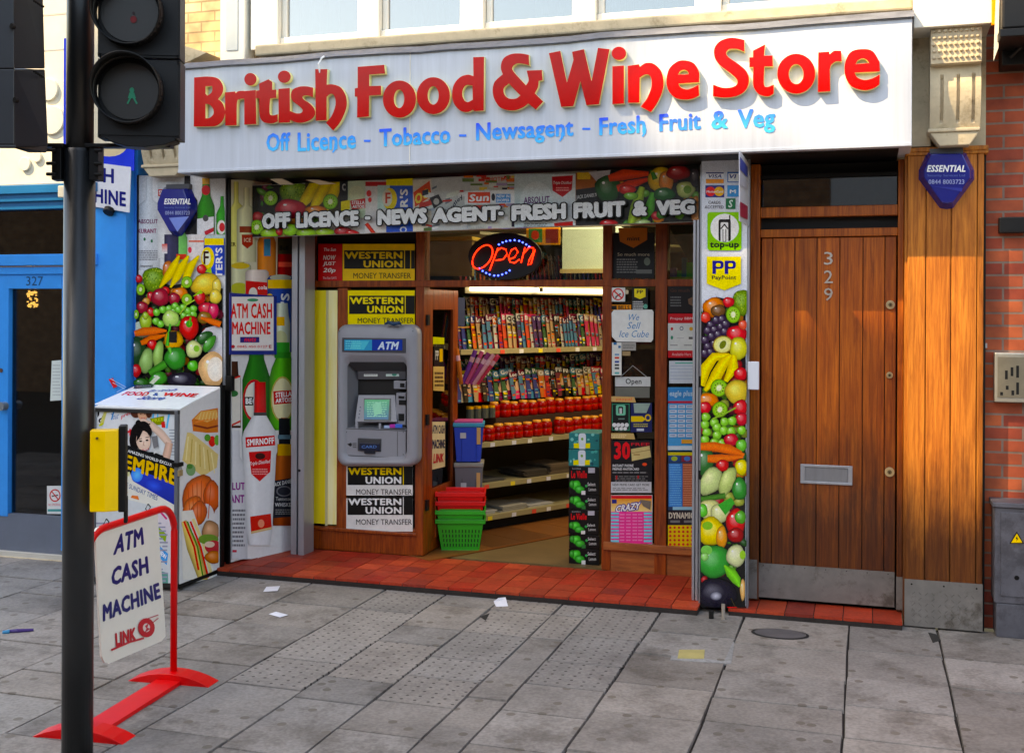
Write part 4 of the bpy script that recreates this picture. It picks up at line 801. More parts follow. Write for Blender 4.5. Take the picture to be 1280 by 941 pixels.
a.poly([(118, 715), (208, 702), (212, 760), (122, 780)], C(206, 40, 30)); a.ell(166, 745, 14, 18, C(240, 150, 120)); a.poly([(122, 780), (212, 760), (212, 770), (122, 790)], C(220, 190, 140))
a.l = .019
for q in [(318, 870), (310, 30), (316, 560), (140, 860), (150, 900)]: a.ell(*q, 4, 4, C(30, 30, 30))
o = a.build('printed_panel', GLOSS, label='angled printed panel of vodka, beer and whiskey bottles inside the entrance recess', cat='printed panel')
q = quadpts(283.5, 366, 342, 443)
def bpo(k): return lambda u, v, o=0: bp(u, v, 0)+bp_n*(o+k)
def d(a):
    a.rect(285.8, 371, 338, 438, C(238, 230, 226)); a.ell(312, 375, 7, 2, C(60, 150, 110)); a.text('ATM CASH', (284.5, 379, 336, 398), C(220, 20, 30), .034); a.text('MACHINE', (286, 402, 334, 418), C(220, 20, 30), .034)
    a.rect(296, 421, 320, 428, C(40, 30, 110)); a.text('nuts', (301, 422, 316, 427), C(230, 40, 60), .03, .2); a.text('0845 450 0127', (292, 431.5, 330, 434.5), C(210, 40, 50), .01); a.ell(287, 433, 2.2, 2.2, C(180, 30, 50)); a.text('E', (332, 431, 335, 435), C(180, 30, 50), .02)
a = Art(bpo(.03), base=.0); a.slab([(283.5, 366), (342, 370), (342, 443), (283.5, 443)], .008, C(24, 44, 120)); a.at((0, 0), 1); d(a)
a.build('cash_machine_sign', GLOSS, label='white ATM CASH MACHINE plaque with red capitals and blue border on the bottle panel', cat='sign')

# ============================================================ printed panel C: fruit column right of the entrance
a = Art(plane(-.06), clip=(877, 190, 934, 757), base=.004)
a.slab([(876, 206), (935.3, 206), (935, 758), (875, 755)], .03, C(232, 234, 240))
a.at((850, 180), 3.137)
a.rect(80, 60, 270, 960, C(226, 230, 240))
a.rect(102, 112, 172, 144, C(24, 34, 110)); a.rect(102, 117, 172, 138, C(246, 246, 250)); a.text('VISA', (112, 120, 164, 134), C(24, 34, 110), .03, .2); a.rect(102, 139, 172, 147, C(240, 150, 30)); a.rect(102, 144, 172, 155, C(240, 150, 30))
a.rect(186, 110, 230, 152, C(40, 100, 170)); a.rect(190, 116, 230, 148, C(240)); a.text('VI', (194, 120, 222, 136), C(24, 50, 130), .03, .2)
a.rect(100, 163, 174, 210, C(24, 34, 120)); a.ell(120, 187, 19, 19, C(226, 20, 30)); a.ell(154, 187, 19, 19, C(250, 180, 20)); a.text('MasterCard', (104, 183, 170, 192), WH, .02, .2)
a.rect(186, 163, 234, 208, C(40, 150, 210)); a.text('M', (196, 180, 220, 195), WH, .03)
a.text('CARDS', (112, 224, 160, 236), C(20), .01); a.text('ACCEPTED', (98, 242, 172, 254), C(20), .01)
a.rect(180, 214, 218, 256, C(10, 110, 70)); a.text('S', (190, 220, 208, 250), C(220, 240, 230), .03, .2)
def rr(a, x0, y0, x1, y1, r, c, n=5):
    pts = []
    for cx, cy, t0 in ((x1-r, y0+r, -90), (x1-r, y1-r, 0), (x0+r, y1-r, 90), (x0+r, y0+r, 180)):
        for i in range(n+1): t = R(t0+90*i/n); pts.append((cx+r*math.cos(t), cy+r*math.sin(t)))
    a.poly(pts, c)
rr(a, 108, 268, 242, 418, 12, C(130, 200, 20)); a.ell(176, 330, 56, 56, WH); rr(a, 152, 296, 200, 382, 8, C(16)); rr(a, 160, 308, 190, 384, 4, C(240)); a.line([(196, 300), (196, 280)], 5, C(16)); a.poly([(175, 312), (192, 334), (182, 334), (182, 384), (168, 384), (168, 334), (158, 334)], C(16)); a.poly([(175, 320), (186, 334), (179, 334), (179, 382), (171, 382), (171, 334), (164, 334)], WH); a.text('top-up', (118, 386, 232, 414), C(16), .035)
a.poly([(106, 442), (240, 442), (240, 548), (175, 574), (106, 548)], C(250, 224, 0)); 
for x in (128, 176): rr(a, x, 458, x+44, 490, 12, C(20, 20, 130)); a.rect(x, 458, x+14, 510, C(20, 20, 130)); rr(a, x+14, 468, x+32, 482, 5, C(250, 224, 0))
a.text('PayPoint', (126, 516, 222, 536), C(20, 20, 40), .025)
a.at((868, 350), 4.277)
a.poly([(36, 190), (60, 110), (120, 90), (210, 110), (275, 60), (275, 960), (36, 960)], C(30, 24, 30)); filler(a, 36, 140, 275, 940, 60)
a.fruit(105, 148, 58, 56, PG['orange']); spiky(a, 255, 120, 50, 70, 3); a.fruit(130, 165, 40, 34, C(120, 80, 40)); a.fruit(185, 118, 32, 28, C(220, 20, 40)); kiwi(a, 210, 185, 44, 0, .9)
a.fruit(62, 200, 28, 30, C(230, 60, 40)); grapes(a, [(90, 240), (120, 215), (150, 210), (75, 270), (110, 265), (145, 250), (170, 235), (60, 320), (95, 300), (130, 290), (165, 275), (75, 355), (110, 340), (60, 390), (90, 385)], 24, C(60, 40, 70))
a.fruit(230, 290, 56, 50, C(220, 16, 40)); a.ell(155, 345, 54, 48, C(150, 120, 50), -10); a.ell(155, 345, 48, 42, C(226, 220, 120), -10, c2=C(250, 250, 210)); a.ell(155, 345, 16, 24, C(110, 120, 30), 30); a.fruit(240, 365, 50, 62, C(220, 214, 60)); a.fruit(262, 240, 24, 26, C(240, 90, 60))
a.stroke([(190, 400), (110, 410), (60, 470), (30, 560)], [20, 50, 66, 60], PG['ban'], dk=.7); a.stroke([(200, 400), (160, 440), (120, 510), (60, 590)], [20, 56, 62, 20], PG['ban'], dk=.7); a.stroke([(215, 400), (210, 470), (170, 540)], [24, 60, 24], PG['ban'], dk=.7)
a.fruit(250, 500, 36, 36, C(220, 20, 40)); kiwi(a, 135, 575, 46, 15); a.fruit(230, 595, 64, 66, C(230, 200, 70), hs=0); a.fruit(75, 640, 60, 38, PG['orange']); a.fruit(60, 680, 34, 34, C(214, 10, 40)); kiwi(a, 140, 690, 42, 20); a.fruit(250, 680, 40, 44, C(214, 20, 40)); a.fruit(255, 740, 34, 36, C(206, 16, 50))
grapes(a, [(65, 730), (60, 770), (70, 810), (60, 850), (110, 760), (125, 785), (165, 755), (125, 825), (160, 800), (205, 750), (200, 805), (110, 865), (150, 870), (255, 800)], 25, C(130, 206, 60))
a.line([(100, 740), (160, 715), (225, 680)], 8, C(140, 180, 60)); a.fruit(200, 850, 40, 34, C(206, 16, 50)); a.fruit(255, 880, 30, 34, C(100, 190, 60))
a.stroke([(40, 895), (110, 890), (190, 900), (270, 925)], [40, 50, 50, 14], PG['car'], dk=.65)
a.at((868, 550), 4.277)
a.poly([(36, 60), (275, 60), (275, 905), (36, 905)], C(24, 24, 24)); filler(a, 40, 60, 272, 760, 55)
a.fruit(60, 110, 50, 80, C(40, 110, 50)); a.stroke([(36, 30), (110, 30), (200, 50), (270, 75)], [40, 50, 46, 14], PG['car'], dk=.65); a.stroke([(75, 95), (150, 95), (265, 85)], [40, 48, 12], C(240, 110, 30), dk=.65); a.fruit(255, 140, 34, 44, C(240, 220, 40))
a.fruit(90, 215, 56, 84, C(206, 222, 150), 35, hs=.0); a.fruit(180, 215, 40, 84, C(196, 214, 130), 22, hs=0); a.fruit(155, 130, 34, 32, C(214, 10, 24)); a.fruit(245, 255, 40, 62, C(20, 140, 50))
a.stroke([(40, 310), (110, 300), (170, 290)], 30, C(60, 120, 40)); a.fruit(85, 365, 60, 56, C(226, 226, 150)); a.fruit(140, 385, 52, 52, C(222, 226, 160)); a.poly([(130, 340), (200, 300), (220, 330), (170, 395)], C(30, 160, 50)); a.fruit(50, 370, 26, 36, C(90, 200, 60))
a.fruit(95, 480, 72, 78, C(250, 214, 30)); a.fruit(150, 510, 30, 60, C(240, 160, 40)); a.ell(75, 450, 28, 22, C(130, 190, 50)); a.fruit(225, 430, 52, 72, C(220, 10, 26)); a.fruit(250, 405, 30, 36, C(80, 170, 50)); a.fruit(225, 500, 44, 40, C(170, 6, 20))
a.fruit(105, 640, 92, 88, C(30, 160, 60)); a.fruit(225, 610, 50, 60, C(232, 236, 180)); a.ell(262, 605, 16, 24, C(150, 200, 60)); a.ell(70, 580, 30, 26, C(120, 200, 90)); a.fruit(60, 615, 22, 22, C(150, 220, 120))
a.stroke([(165, 660), (200, 700), (230, 740), (245, 775)], [10, 56, 50, 10], C(110, 200, 50)); a.fruit(120, 810, 110, 80, PG['aub'], hl=3, hs=.0); a.ell(120, 822, 32, 24, C(60, 60, 80), c2=C(220, 220, 235)); a.stroke([(200, 835), (220, 875), (235, 885)], 7, C(60, 50, 30)); a.fruit(262, 790, 14, 60, C(246, 190, 120)); a.rect(180, 880, 230, 890, C(206, 20, 30))
a.build('printed_panel', PHOTO, label='narrow printed fruit and payment logo panel between the entrance and the street door', cat='printed panel')
m = MB(); m.pbox(933.6, 190, 936.2, 762, -.065, .05, C(235)); m.pbox(874.2, 206, 876.2, 757, -.065, .05, C(225)); m.build('panel_edging', SILV, None, label='thin silver edge strips of the narrow fruit panel', cat='trim')
# aluminium shutter guides
def guide(u0, u1, v0, v1, Y, dep, label):
    t = thing('shutter_guide', label, 'shutter guide', tuple(P((u0+u1)/2, v1, Y)), 'aluminium shutter guides of the shop entrance')
    x0, x1, zb, zt = Xat(u0, Y, 500), Xat(u1, Y, 500), Zat(u0, v1, Y), Zat(u0, v0, Y); wd = x1-x0
    m = MB(); m.box(x0, x0+wd*.42, Y, Y+dep, zb, zt); m.box(x0+wd*.42, x0+wd*.58, Y+.02, Y+dep, zb, zt, C(120)); m.box(x0+wd*.58, x1, Y-.008, Y+dep, zb, zt); m.build('channel', SILV, t, bev=.003)
    return t
g1 = guide(364, 381, 245, 694, .36, .14, 'wide aluminium shutter guide left of the cash machine')
m = MB(); m.disc(P(374, 588, .35), (0, -1, 0), .010, 14, C(90)); m.disc(P(374, 588, .346), (0, -1, 0), .005, 10, C(20)); m.build('lock', SILV, g1)
g2 = guide(865.5, 873.5, 275, 768, -.015, .10, 'narrow aluminium shutter guide beside the right fruit panel')
m = MB(); m.pbox(873.5, 470, 878, 484, -.07, .03, C(120)); m.pbox(873, 588, 876, 599, -.07, .03, C(60)); m.build('latch', BLACK, g2)
m = MB(); m.pbox(281.5, 470, 289.5, 489, -.075, .04, C(60)); m.build('hinge', BLACK, None, bev=.003, label='black hinge plate on the edge of the bottle panel', cat='hinge')
# projecting card sign, at right angles to the wall
Xc = P(935, 240, -.06).x
a = Art(lambda u, v, o=0: PX(u, v, Xc)+Vector((-o, 0, 0)), base=.002)
q = [(924, 188.5), (935, 204), (935, 283), (924, 276)]
a.slab(q, .006, C(200, 202, 210)); a.l = .0025
o = a.build('projecting_sign', PRINT, label='small card sign projecting edge on above the narrow fruit panel', cat='sign')
a = Art(lambda u, v, o=0: PX(u, v, Xc+.0075)+Vector((o, 0, 0)), base=.001)
a.poly([(925, 196), (934.4, 209), (934.4, 222), (925, 212)], C(70, 80, 150)); a.poly([(925, 216), (934.4, 226), (934.4, 238), (925, 231)], C(180, 180, 190)); a.poly([(925, 252), (934.4, 258), (934.4, 275), (925, 270)], C(150, 40, 70)); a.build('printed_face', PRINT, o)
m = MB(); x = P(948, 470, -.10).x; m.pbox(934.5, 452, 948.5, 487, -.08, .03, C(236, 238, 244)); m.build('white_box', mat('white_plastic', C(226, 228, 232), .4), None, bev=.004, label='small white plastic box on the edge of the fruit panel beside the street door', cat='box')
# entrance banner
bq = [(316, 232), (874, 207.5), (875, 277.5), (316, 297)]
BY = .13
a = Art(plane(BY), clip=None, base=.004)
a.slab(bq, .02, C(230, 230, 226))
def bclip(u): 
    t = (u-316)/558; return 232-24.5*t, 297-19.5*t
class BArt(Art):
    def pt(s, x, y, off=None):
        u = s.o[0]+x/s.k; v = s.o[1]+y/s.k; u = min(max(u, 316), 874.5); lo, hi = bclip(u); v = min(max(v, lo+.3), hi-.3)
        return s.fn(u, v, s.l if off is None else off)
a.__class__ = BArt
a.at((310, 205), 4.414)
a.poly([(20, 100), (300, 90), (300, 420), (20, 420)], C(24, 24, 22)); filler(a, 30, 130, 520, 400, 36); spiky(a, 255, 160, 78, 75, 5)
a.rect(320, 60, 515, 300, C(60, 50, 20)); bananas(a, 440, 160, 120); kiwi(a, 130, 190, 40, 10); a.fruit(240, 250, 90, 55, C(190, 20, 50)); a.fruit(380, 260, 60, 30, PG['orange']); kiwi(a, 460, 210, 42, 20); kiwi(a, 55, 350, 40, 30)
a.rect(512, 80, 560, 280, C(26, 26, 30)); a.text('c', (525, 110, 545, 150), C(180), .02)
a.fruit(130, 385, 55, 30, PG['lime']); a.fruit(240, 365, 45, 34, C(150, 210, 50)); a.fruit(180, 375, 20, 22, C(190, 10, 20)); a.fruit(330, 385, 60, 28, PG['lime']); a.fruit(430, 380, 55, 26, C(160, 200, 50)); a.fruit(530, 375, 50, 28, C(180, 30, 40)); a.fruit(580, 385, 40, 20, PG['red'])
a.rect(558, 90, 655, 300, C(206, 220, 190)); a.ell(605, 165, 44, 44, C(220, 226, 190)); a.poly([(570, 205), (655, 190), (655, 245), (580, 255)], C(200, 30, 30)); a.text('STELLA', (580, 205, 650, 224), WH, .03); a.text('ARTOIS', (584, 228, 650, 246), WH, .03); a.poly([(520, 210), (570, 200), (570, 250), (520, 260)], C(236, 214, 30))
a.rect(655, 95, 770, 420, C(232, 226, 222)); a.rect(655, 100, 770, 125, C(190, 30, 30)); a.ell(675, 165, 14, 18, C(220, 40, 40)); a.ell(680, 200, 10, 14, C(220, 40, 40)); a.stroke([(660, 330), (700, 400)], [22, 30], C(220, 60, 40))
a.rect(770, 85, 918, 420, C(30, 90, 190)); a.rect(770, 80, 918, 122, C(246, 224, 20)); a.rect(722, 120, 790, 250, C(200, 226, 216)); a.ell(790, 195, 40, 60, C(250, 214, 30)); a.ell(775, 190, 28, 46, C(232, 226, 206)); a.text('F', (765, 160, 795, 220), C(200, 60, 30), .03)
a.text("R'S", [(845, 240), (845, 140), (890, 140), (890, 240)], WH, .04); a.text('O', [(845, 385), (845, 345), (885, 345), (885, 385)], C(220, 230, 250), .04)
a.poly([(918, 90), (1030, 85), (1030, 420), (918, 420)], C(236, 226, 206)); a.poly([(920, 160), (1010, 95), (1020, 180), (930, 240)], C(226, 80, 30)); a.text('OO', [(925, 175), (1005, 130), (1015, 180), (935, 230)], C(250, 220, 90), .05)
a.poly([(1020, 80), (1290, 70), (1290, 420), (1020, 420)], C(206, 208, 206))
rs = random.Random(9)
for i in range(26):
    x = rs.uniform(930, 1290); y = rs.uniform(85, 380); w_ = rs.uniform(20, 70); h_ = rs.uniform(8, 34); an = rs.uniform(-.5, .2)
    c = rs.choice([C(240), C(226, 230, 220), C(200, 60, 50), C(90, 110, 60), C(40, 44, 60), C(240, 210, 90), C(170, 180, 190), C(120, 130, 140)])
    a.poly([(x, y), (x+w_, y+w_*an), (x+w_, y+w_*an+h_), (x, y+h_)], c)
a.poly([(1010, 190), (1060, 170), (1085, 215), (1035, 250)], C(40, 40, 44)); a.ell(1048, 210, 16, 18, C(190, 186, 180)); a.text('rdley', [(1120, 240), (1185, 165), (1200, 190), (1135, 260)], C(30, 40, 70), .02)
a.at((590, 200), 4.339)
a.poly([(0, 95), (260, 80), (260, 420), (0, 420)], C(214, 214, 204))
for i in range(44):
    x = rs.uniform(-60, 230); y = rs.uniform(80, 175) if i % 3 else rs.uniform(230, 370); w_ = rs.uniform(18, 70); h_ = rs.uniform(6, 26)
    c = rs.choice([C(244), C(226, 230, 220), C(206, 60, 50), C(110, 130, 70), C(50, 44, 60), C(240, 210, 90), C(180, 160, 190), C(226, 120, 50)]); a.rect(x, y, x+w_, y+h_, c)
a.text('LICHOTEN', (60, 96, 200, 118), C(220, 90, 60), .02); a.poly([(-30, 172), (240, 165), (240, 238), (-30, 245)], C(244)); a.rect(-12, 178, 108, 236, C(226, 70, 20)); a.text('Sun', [(-6, 190), (102, 185), (102, 226), (-6, 230)], WH, .04, .1); a.rect(140, 188, 218, 235, C(60, 150, 214)); a.text('NEW IN', (144, 192, 212, 208), WH, .02); a.text('SHOPPER', (144, 214, 212, 230), WH, .02); a.ell(125, 205, 10, 20, C(40, 40, 50))
a.text('NOW', (-10, 360, 75, 386), C(200, 200, 196), .03)
a.rect(240, 80, 460, 420, C(206, 220, 222)); a.ell(360, 230, 90, 110, C(224, 234, 236)); a.text('ABSOLUT', [(290, 205), (430, 198), (430, 236), (290, 242)], C(110, 60, 120), .03); scribble(a, 290, 345, 430, 372, 3, C(120))
a.rect(445, 80, 570, 420, C(224, 230, 232)); a.poly([(442, 95), (556, 88), (550, 165), (500, 205), (446, 170)], C(190, 20, 34)); a.text('Triple Distilled', (450, 120, 548, 140), WH, .01, .2); scribble(a, 465, 150, 535, 175, 2, C(240, 160, 160)); a.poly([(455, 345), (556, 335), (556, 372), (455, 378)], C(200, 30, 30))
a.poly([(570, 75), (690, 65), (690, 420), (570, 420)], C(150, 86, 40)); a.rect(580, 72, 650, 110, C(220, 180, 60)); a.poly([(572, 160), (686, 150), (686, 420), (572, 420)], C(40, 40, 44)); a.text("JACK DANIEL'S", [(574, 195), (684, 182), (684, 206), (574, 224)], C(220), .02); a.poly([(572, 120), (684, 110), (684, 150), (572, 165)], C(170, 100, 50))
a.poly([(684, 60), (1245, 30), (1245, 420), (684, 420)], C(20, 24, 20)); filler(a, 800, 60, 1230, 380, 40); a.poly([(640, 70), (760, 60), (750, 100), (700, 140)], C(190, 186, 190)); a.fruit(745, 160, 70, 75, C(30, 90, 40)); a.stroke([(750, 105), (830, 85), (965, 80)], [36, 60, 24], C(226, 70, 24), dk=.7); a.stroke([(795, 160), (860, 140), (960, 110)], [36, 50, 20], C(220, 60, 24), dk=.7); a.fruit(850, 165, 46, 26, C(214, 30, 20))
a.fruit(1030, 110, 70, 70, C(236, 190, 50)); a.fruit(1060, 120, 40, 60, C(240, 150, 70)); a.stroke([(985, 70), (1000, 110)], [20, 30], C(60, 130, 40)); a.stroke([(870, 350), (900, 260), (930, 150)], [40, 66, 30], C(150, 180, 60)); a.stroke([(930, 350), (970, 270), (990, 180)], [30, 56, 30], C(70, 150, 50)); a.fruit(1050, 190, 60, 36, C(20, 100, 40)); a.fruit(1125, 75, 66, 40, C(170, 14, 20)); a.fruit(1165, 165, 52, 46, C(190, 200, 120)); a.ell(1175, 165, 22, 22, C(110, 150, 50)); a.fruit(1215, 100, 30, 50, C(60, 50, 60)); a.fruit(1230, 300, 34, 70, C(226, 150, 90)); a.fruit(750, 350, 50, 26, C(200, 14, 30)); a.fruit(935, 350, 46, 24, C(180, 210, 140)); a.fruit(870, 200, 40, 20, C(120, 180, 60))
a.__class__ = Art; a.at((310, 205), 4.414); a.l += .001
ok = (C(8), .034)
a.text('OFF', [(97, 276), (253, 268), (253, 356), (97, 364)], C(240), .085, out=ok, space=.92); a.text('LICENCE', [(286, 270), (630, 258), (630, 346), (286, 358)], C(240), .085, out=ok, space=.92); a.text('-', (664, 292, 696, 312), C(240), .085, out=ok)
a.text('NEWS', [(735, 258), (1008, 245), (1008, 332), (735, 345)], C(240), .085, out=ok, space=.92)
a.text('AGENT', [(1036, 248), (1410, 234), (1410, 318), (1036, 332)], C(240), .085, out=ok, space=.92)
a.at((590, 200), 4.339); a.text('-', (160, 286, 190, 306), C(240), .085, out=ok)
a.text('FRESH', [(232, 250), (526, 238), (526, 326), (232, 338)], C(236), .085, out=ok, space=.92); a.text('FRUIT', [(566, 238), (845, 228), (845, 314), (566, 326)], C(230), .085, out=ok, space=.92); a.text('&', [(884, 230), (964, 226), (964, 308), (884, 312)], C(226), .085, out=ok); a.text('VEG', [(1010, 226), (1220, 218), (1220, 300), (1010, 308)], C(226), .085, out=ok, space=.92)
a.build('entrance_banner', PHOTO, label='OFF LICENCE NEWS AGENT banner printed with fruit and bottles across the entrance', cat='banner')
m = MB(); m.slab([P(300, 220, .3), P(875, 196, .3), P(875, 215, .3), P(300, 240, .3)], .2, Vector((0, -1, 0))); m.build('shutter_box', BLACK, None, label='black roller shutter box tucked under the sign above the banner', cat='shutter box')
for q, lb in (((330, 220, 345, 220, 368, 231, 350, 231), 'pale sliver of bare board above the kiwi print at the left of the banner'), ((382, 225, 398, 225, 420, 230, 400, 231), 'pale sliver of bare board above the banana print of the banner')):
    m = MB(); m.slab([P(q[i], q[i+1], .05+.05*(i > 3)) for i in (0, 2, 4, 6)], .01, Vector((0, -.8, -.2)).normalized(), C(220, 206, 180)); m.build('bare_board', MATTE, None, label=lb, cat='board')

# ============================================================ shop front (timber frame)
SY = .57
sf = thing('timber_shopfront', 'varnished timber shop front frame with glass panes and open door', 'shop front', (-2.4, SY, .05))
m = MB(); fr = lambda u0, v0, u1, v1, y=0, d=.09, c=None: m.pbox(u0, v0, u1, v1, SY-y, d, c)
ZT = fz0-.03
def vp(u0, u1, vb, y=0., d=.09, zt=ZT, c=None): m.box(Xat(u0, SY-y, 500), Xat(u1, SY-y, 500), SY-y, SY-y+d, Zat(u0, vb, SY-y), zt, c)
vp(386, 391, 687, .005); vp(519, 529.5, 694, .012, .11); vp(752.5, 764, 712, .012, .11); vp(818.5, 833.5, 718, .02, .11); vp(868, 876, 718, .012)
m.box(Xat(421, SY-.008, 500), Xat(434, SY-.008, 500), SY-.008, SY+.08, Zat(425, 660, SY), Zat(425, 360, SY))
m.box(Xat(388, SY, 400), Xat(870, SY, 400), SY-.016, SY+.085, Zat(640, 358.5, SY), Zat(640, 350, SY)); m.box(Xat(388, SY, 400), Xat(870, SY, 400), SY-.016, SY+.09, Zat(640, 284, SY), ZT)
m.pbox(386, 657, 520, 690, SY-.004, .09); m.pbox(385, 662, 520, 666, SY-.02, .02)
m.build('frame', WOODF, sf, bev=.004)
m = MB(); m.pbox(757, 690, 872, 718, SY-.008, .09); m.build('stall_riser', WOODH, sf, bev=.003)
m = MB(); m.pbox(754, 681, 872, 691, SY-.035, .12); m.build('sill', WOODH, sf, bev=.004)
for u0, v0, u1, v1, gm in ((530, 289, 752, 349.5, GLASS), (765, 285, 818, 349, GLASS), (834, 282, 868, 349, GLASS), (765, 358, 818, 683, GLASSD), (834, 357, 868, 684, GLASSD)):
    m = MB(); m.pbox(u0-1, v0-1, u1+1, v1+1, SY+.03, .005); m.build('window_pane', gm, sf)
# black backing of the poster panes (dark card behind glass)
m = MB(); m.box(-3.68, Xat(520, SY), SY+.05, SY+.07, .1, ZT, C(20, 16, 14)); m.build('backing_board', MATTE, sf)
m = MB(); m.pbox(834, 357, 868, 684, SY+.045, .01, C(14)); m.build('backing_board', MATTE, sf)
m = MB(); m.pbox(388, 363, 407.5, 657, SY-.004, .02, C(255, 226, 70)); m.pbox(407.5, 363, 422, 657, SY-.004, .02, C(250, 244, 206)); m.build('painted_panel', mat('yellowed_panel', WH, .5, var=.35, scale=3, stretch=(6, 1, .6), dark=(.96, .82, .30, 1), grime=(9, .66, (.5, .4, .2, 1))), sf)
m = MB(); m.pbox(407, 363, 410, 657, SY-.007, .01, C(206, 196, 150)); m.build('panel_strip', CREAM, sf)
# door leaf folded back inside
dx = Xat(531, SY, 400); y0, y1 = SY+.05, SY+.05+.60
dm = MB(); zt = PX(531, 361, dx).z; zb = .06; th = .045
dm.box(dx-th, dx, y0, y0+.10, zb, zt); dm.box(dx-th, dx, y1-.10, y1, zb, zt); dm.box(dx-th, dx, y0+.10, y1-.10, zt-.14, zt); dm.box(dx-th, dx, y0+.10, y1-.10, zb, zb+.42); dm.box(dx-.004, dx+.008, y0+.15, y1-.15, zb+.08, zb+.36)
dl = dm.build('door', WOODF, sf, bev=.004)
MB().box(dx-.026, dx-.020, y0+.10, y1-.10, zb+.42, zt-.14).build('pane', GLASSD, dl)
m = MB()
for v in (400, 525, 632): p = PX(531, v, dx); m.box(dx-.02, dx+.014, y0-.03, y0+.012, p.z-.035, p.z+.035)
m.build('hinge', BLACK, dl)
dpl = lambda u, v, o=0: PX(u, v, dx-.018)+Vector((o, 0, 0))
def leafposter(label, q, c, draw=None):
    a = Art(dpl, base=.002); a.slab(q, .0015, c); 
    if draw: draw(a)
    a.build('sticker', PRINT, label=label, cat='sticker')
leafposter('yellow and black strip sticker on the open door glass', [(541, 421), (555, 422), (555, 430), (541, 430)], C(196, 200, 20))
leafposter('black and yellow sticker below the yellow strip on the open door', [(542, 433), (554.5, 433), (554.5, 457), (542, 456)], C(14), lambda a: (a.text('PP', (544, 438, 548, 450), C(220), .02), a.rect(549, 436, 553, 452, C(220, 180, 30))))
leafposter('cream card with dark print on the open door glass', [(541.5, 458), (555, 458), (555, 489), (541.5, 488)], C(206, 176, 110), lambda a: scribble(a, 543, 464, 554, 484, 4, C(60, 40, 20), .6))
leafposter('cream ATM CASH MACHINE sticker low on the open door', [(539, 527), (556, 527), (556, 583), (539, 587)], C(222, 206, 166), lambda a: (a.text('ATM CASH', [(540, 531), (555.5, 531), (555.5, 542), (540, 542)], C(16, 20, 60), .04), a.text('MACHINE', [(540, 549), (555.5, 549), (555.5, 560), (540, 561)], C(16, 20, 60), .04), a.text('LINK', [(541, 567), (554, 566), (554, 577), (541, 579)], C(190, 20, 30), .04, .2)))

# ---------- posters of the shop front
SP = plane(SY-.006)
def wu(q, top, mid, word, cond=True, cut=False, name=''):
    def d(a):
        (x0, y0), (x1, _), _, (_, y1) = q; w_, h = x1-x0, y1-y0
        X = lambda t: x0+w_*t; Y = lambda t: y0+h*t
        a.rect(X(.02), Y(mid[0]), X(1), Y(mid[1]), C(8)); hh = mid[1]-mid[0]
        a.text('WESTERN', (X(.03), Y(mid[0]+hh*.08), X(.83), Y(mid[0]+hh*.46)), word, .045); a.text('UNION', (X(.29), Y(mid[0]+hh*.55), X(.83), Y(mid[0]+hh*.94)), word if name != 'w' else C(240), .045)
        a.rect(X(.855), Y(mid[0]+.0*hh), X(.866), Y(mid[1]), word)
        if name == 't': a.rect(X(.94), Y(mid[0]), X(.951), Y(mid[1]), word)
        a.text('MONEY TRANSFER', (X(.15), Y(mid[1]+.11), X(.95 if not cut else .99), Y(min(mid[1]+.26, 1))), C(30, 24, 16), .008)
    return d
Wl = 'Western Union'
def P4(q): return quadpts(*q)
def sticker(name, label, cat, q, c, d=None, m=None, group=None, fn=SP): return poster(name, label, cat, q if isinstance(q[0], tuple) else P4(q), fn, c, d, m, group, .0015)
q = (428.5, 305, 518.5, 352); sticker('money_transfer_sign', 'gold and black money transfer sign above the transom beside the red poster', 'sign', q, C(240, 194, 40), wu(P4(q), 0, (.17, .66), C(226, 190, 30), name='t'))
q = (435, 363, 518.5, 420); sticker('money_transfer_sign', 'bright yellow money transfer sign partly hidden behind the top of the cash machine', 'sign', q, C(250, 216, 10), None)
a = Art(SP, base=.003)
wu(P4((435, 363, 518.5, 407)), 0, (.15, .67), C(250, 220, 40), cut=True)(a); a.build('printed_face', PRINT, bpy.data.objects['money_transfer_sign.001'])
q = (433, 574, 516, 622.5); sticker('money_transfer_sign', 'black and white money transfer sign with yellow top line just below the cash machine', 'sign', q, C(226, 224, 220), wu(P4((433, 577, 516, 623)), 0, (.12, .63), C(240, 210, 20), name='w', cut=True))
q = (433, 619, 516, 664); sticker('money_transfer_sign', 'black and white money transfer sign with all white letters, lowest below the cash machine', 'sign', q, C(228, 226, 222), wu(P4((433, 617, 516, 664)), 0, (.08, .56), C(236, 236, 234), cut=True))
def d(a):
    a.text('The Sun', (405, 310, 420, 314), C(240), .02, .2); 
    for t, y0, y1 in (('NOW', 319, 325), ('JUST', 327, 333), ('20p', 335, 342)): a.text(t, (404, y0, 420, y1), C(236, 226, 224), .035, .25)
    a.text('The Sun SAYS', (404, 346, 421, 349), C(230, 200, 200), .01)
sticker('newspaper_poster', 'small red poster NOW JUST 20p left of the gold money transfer sign', 'poster', (398, 305, 428, 352), C(190, 10, 14), d)
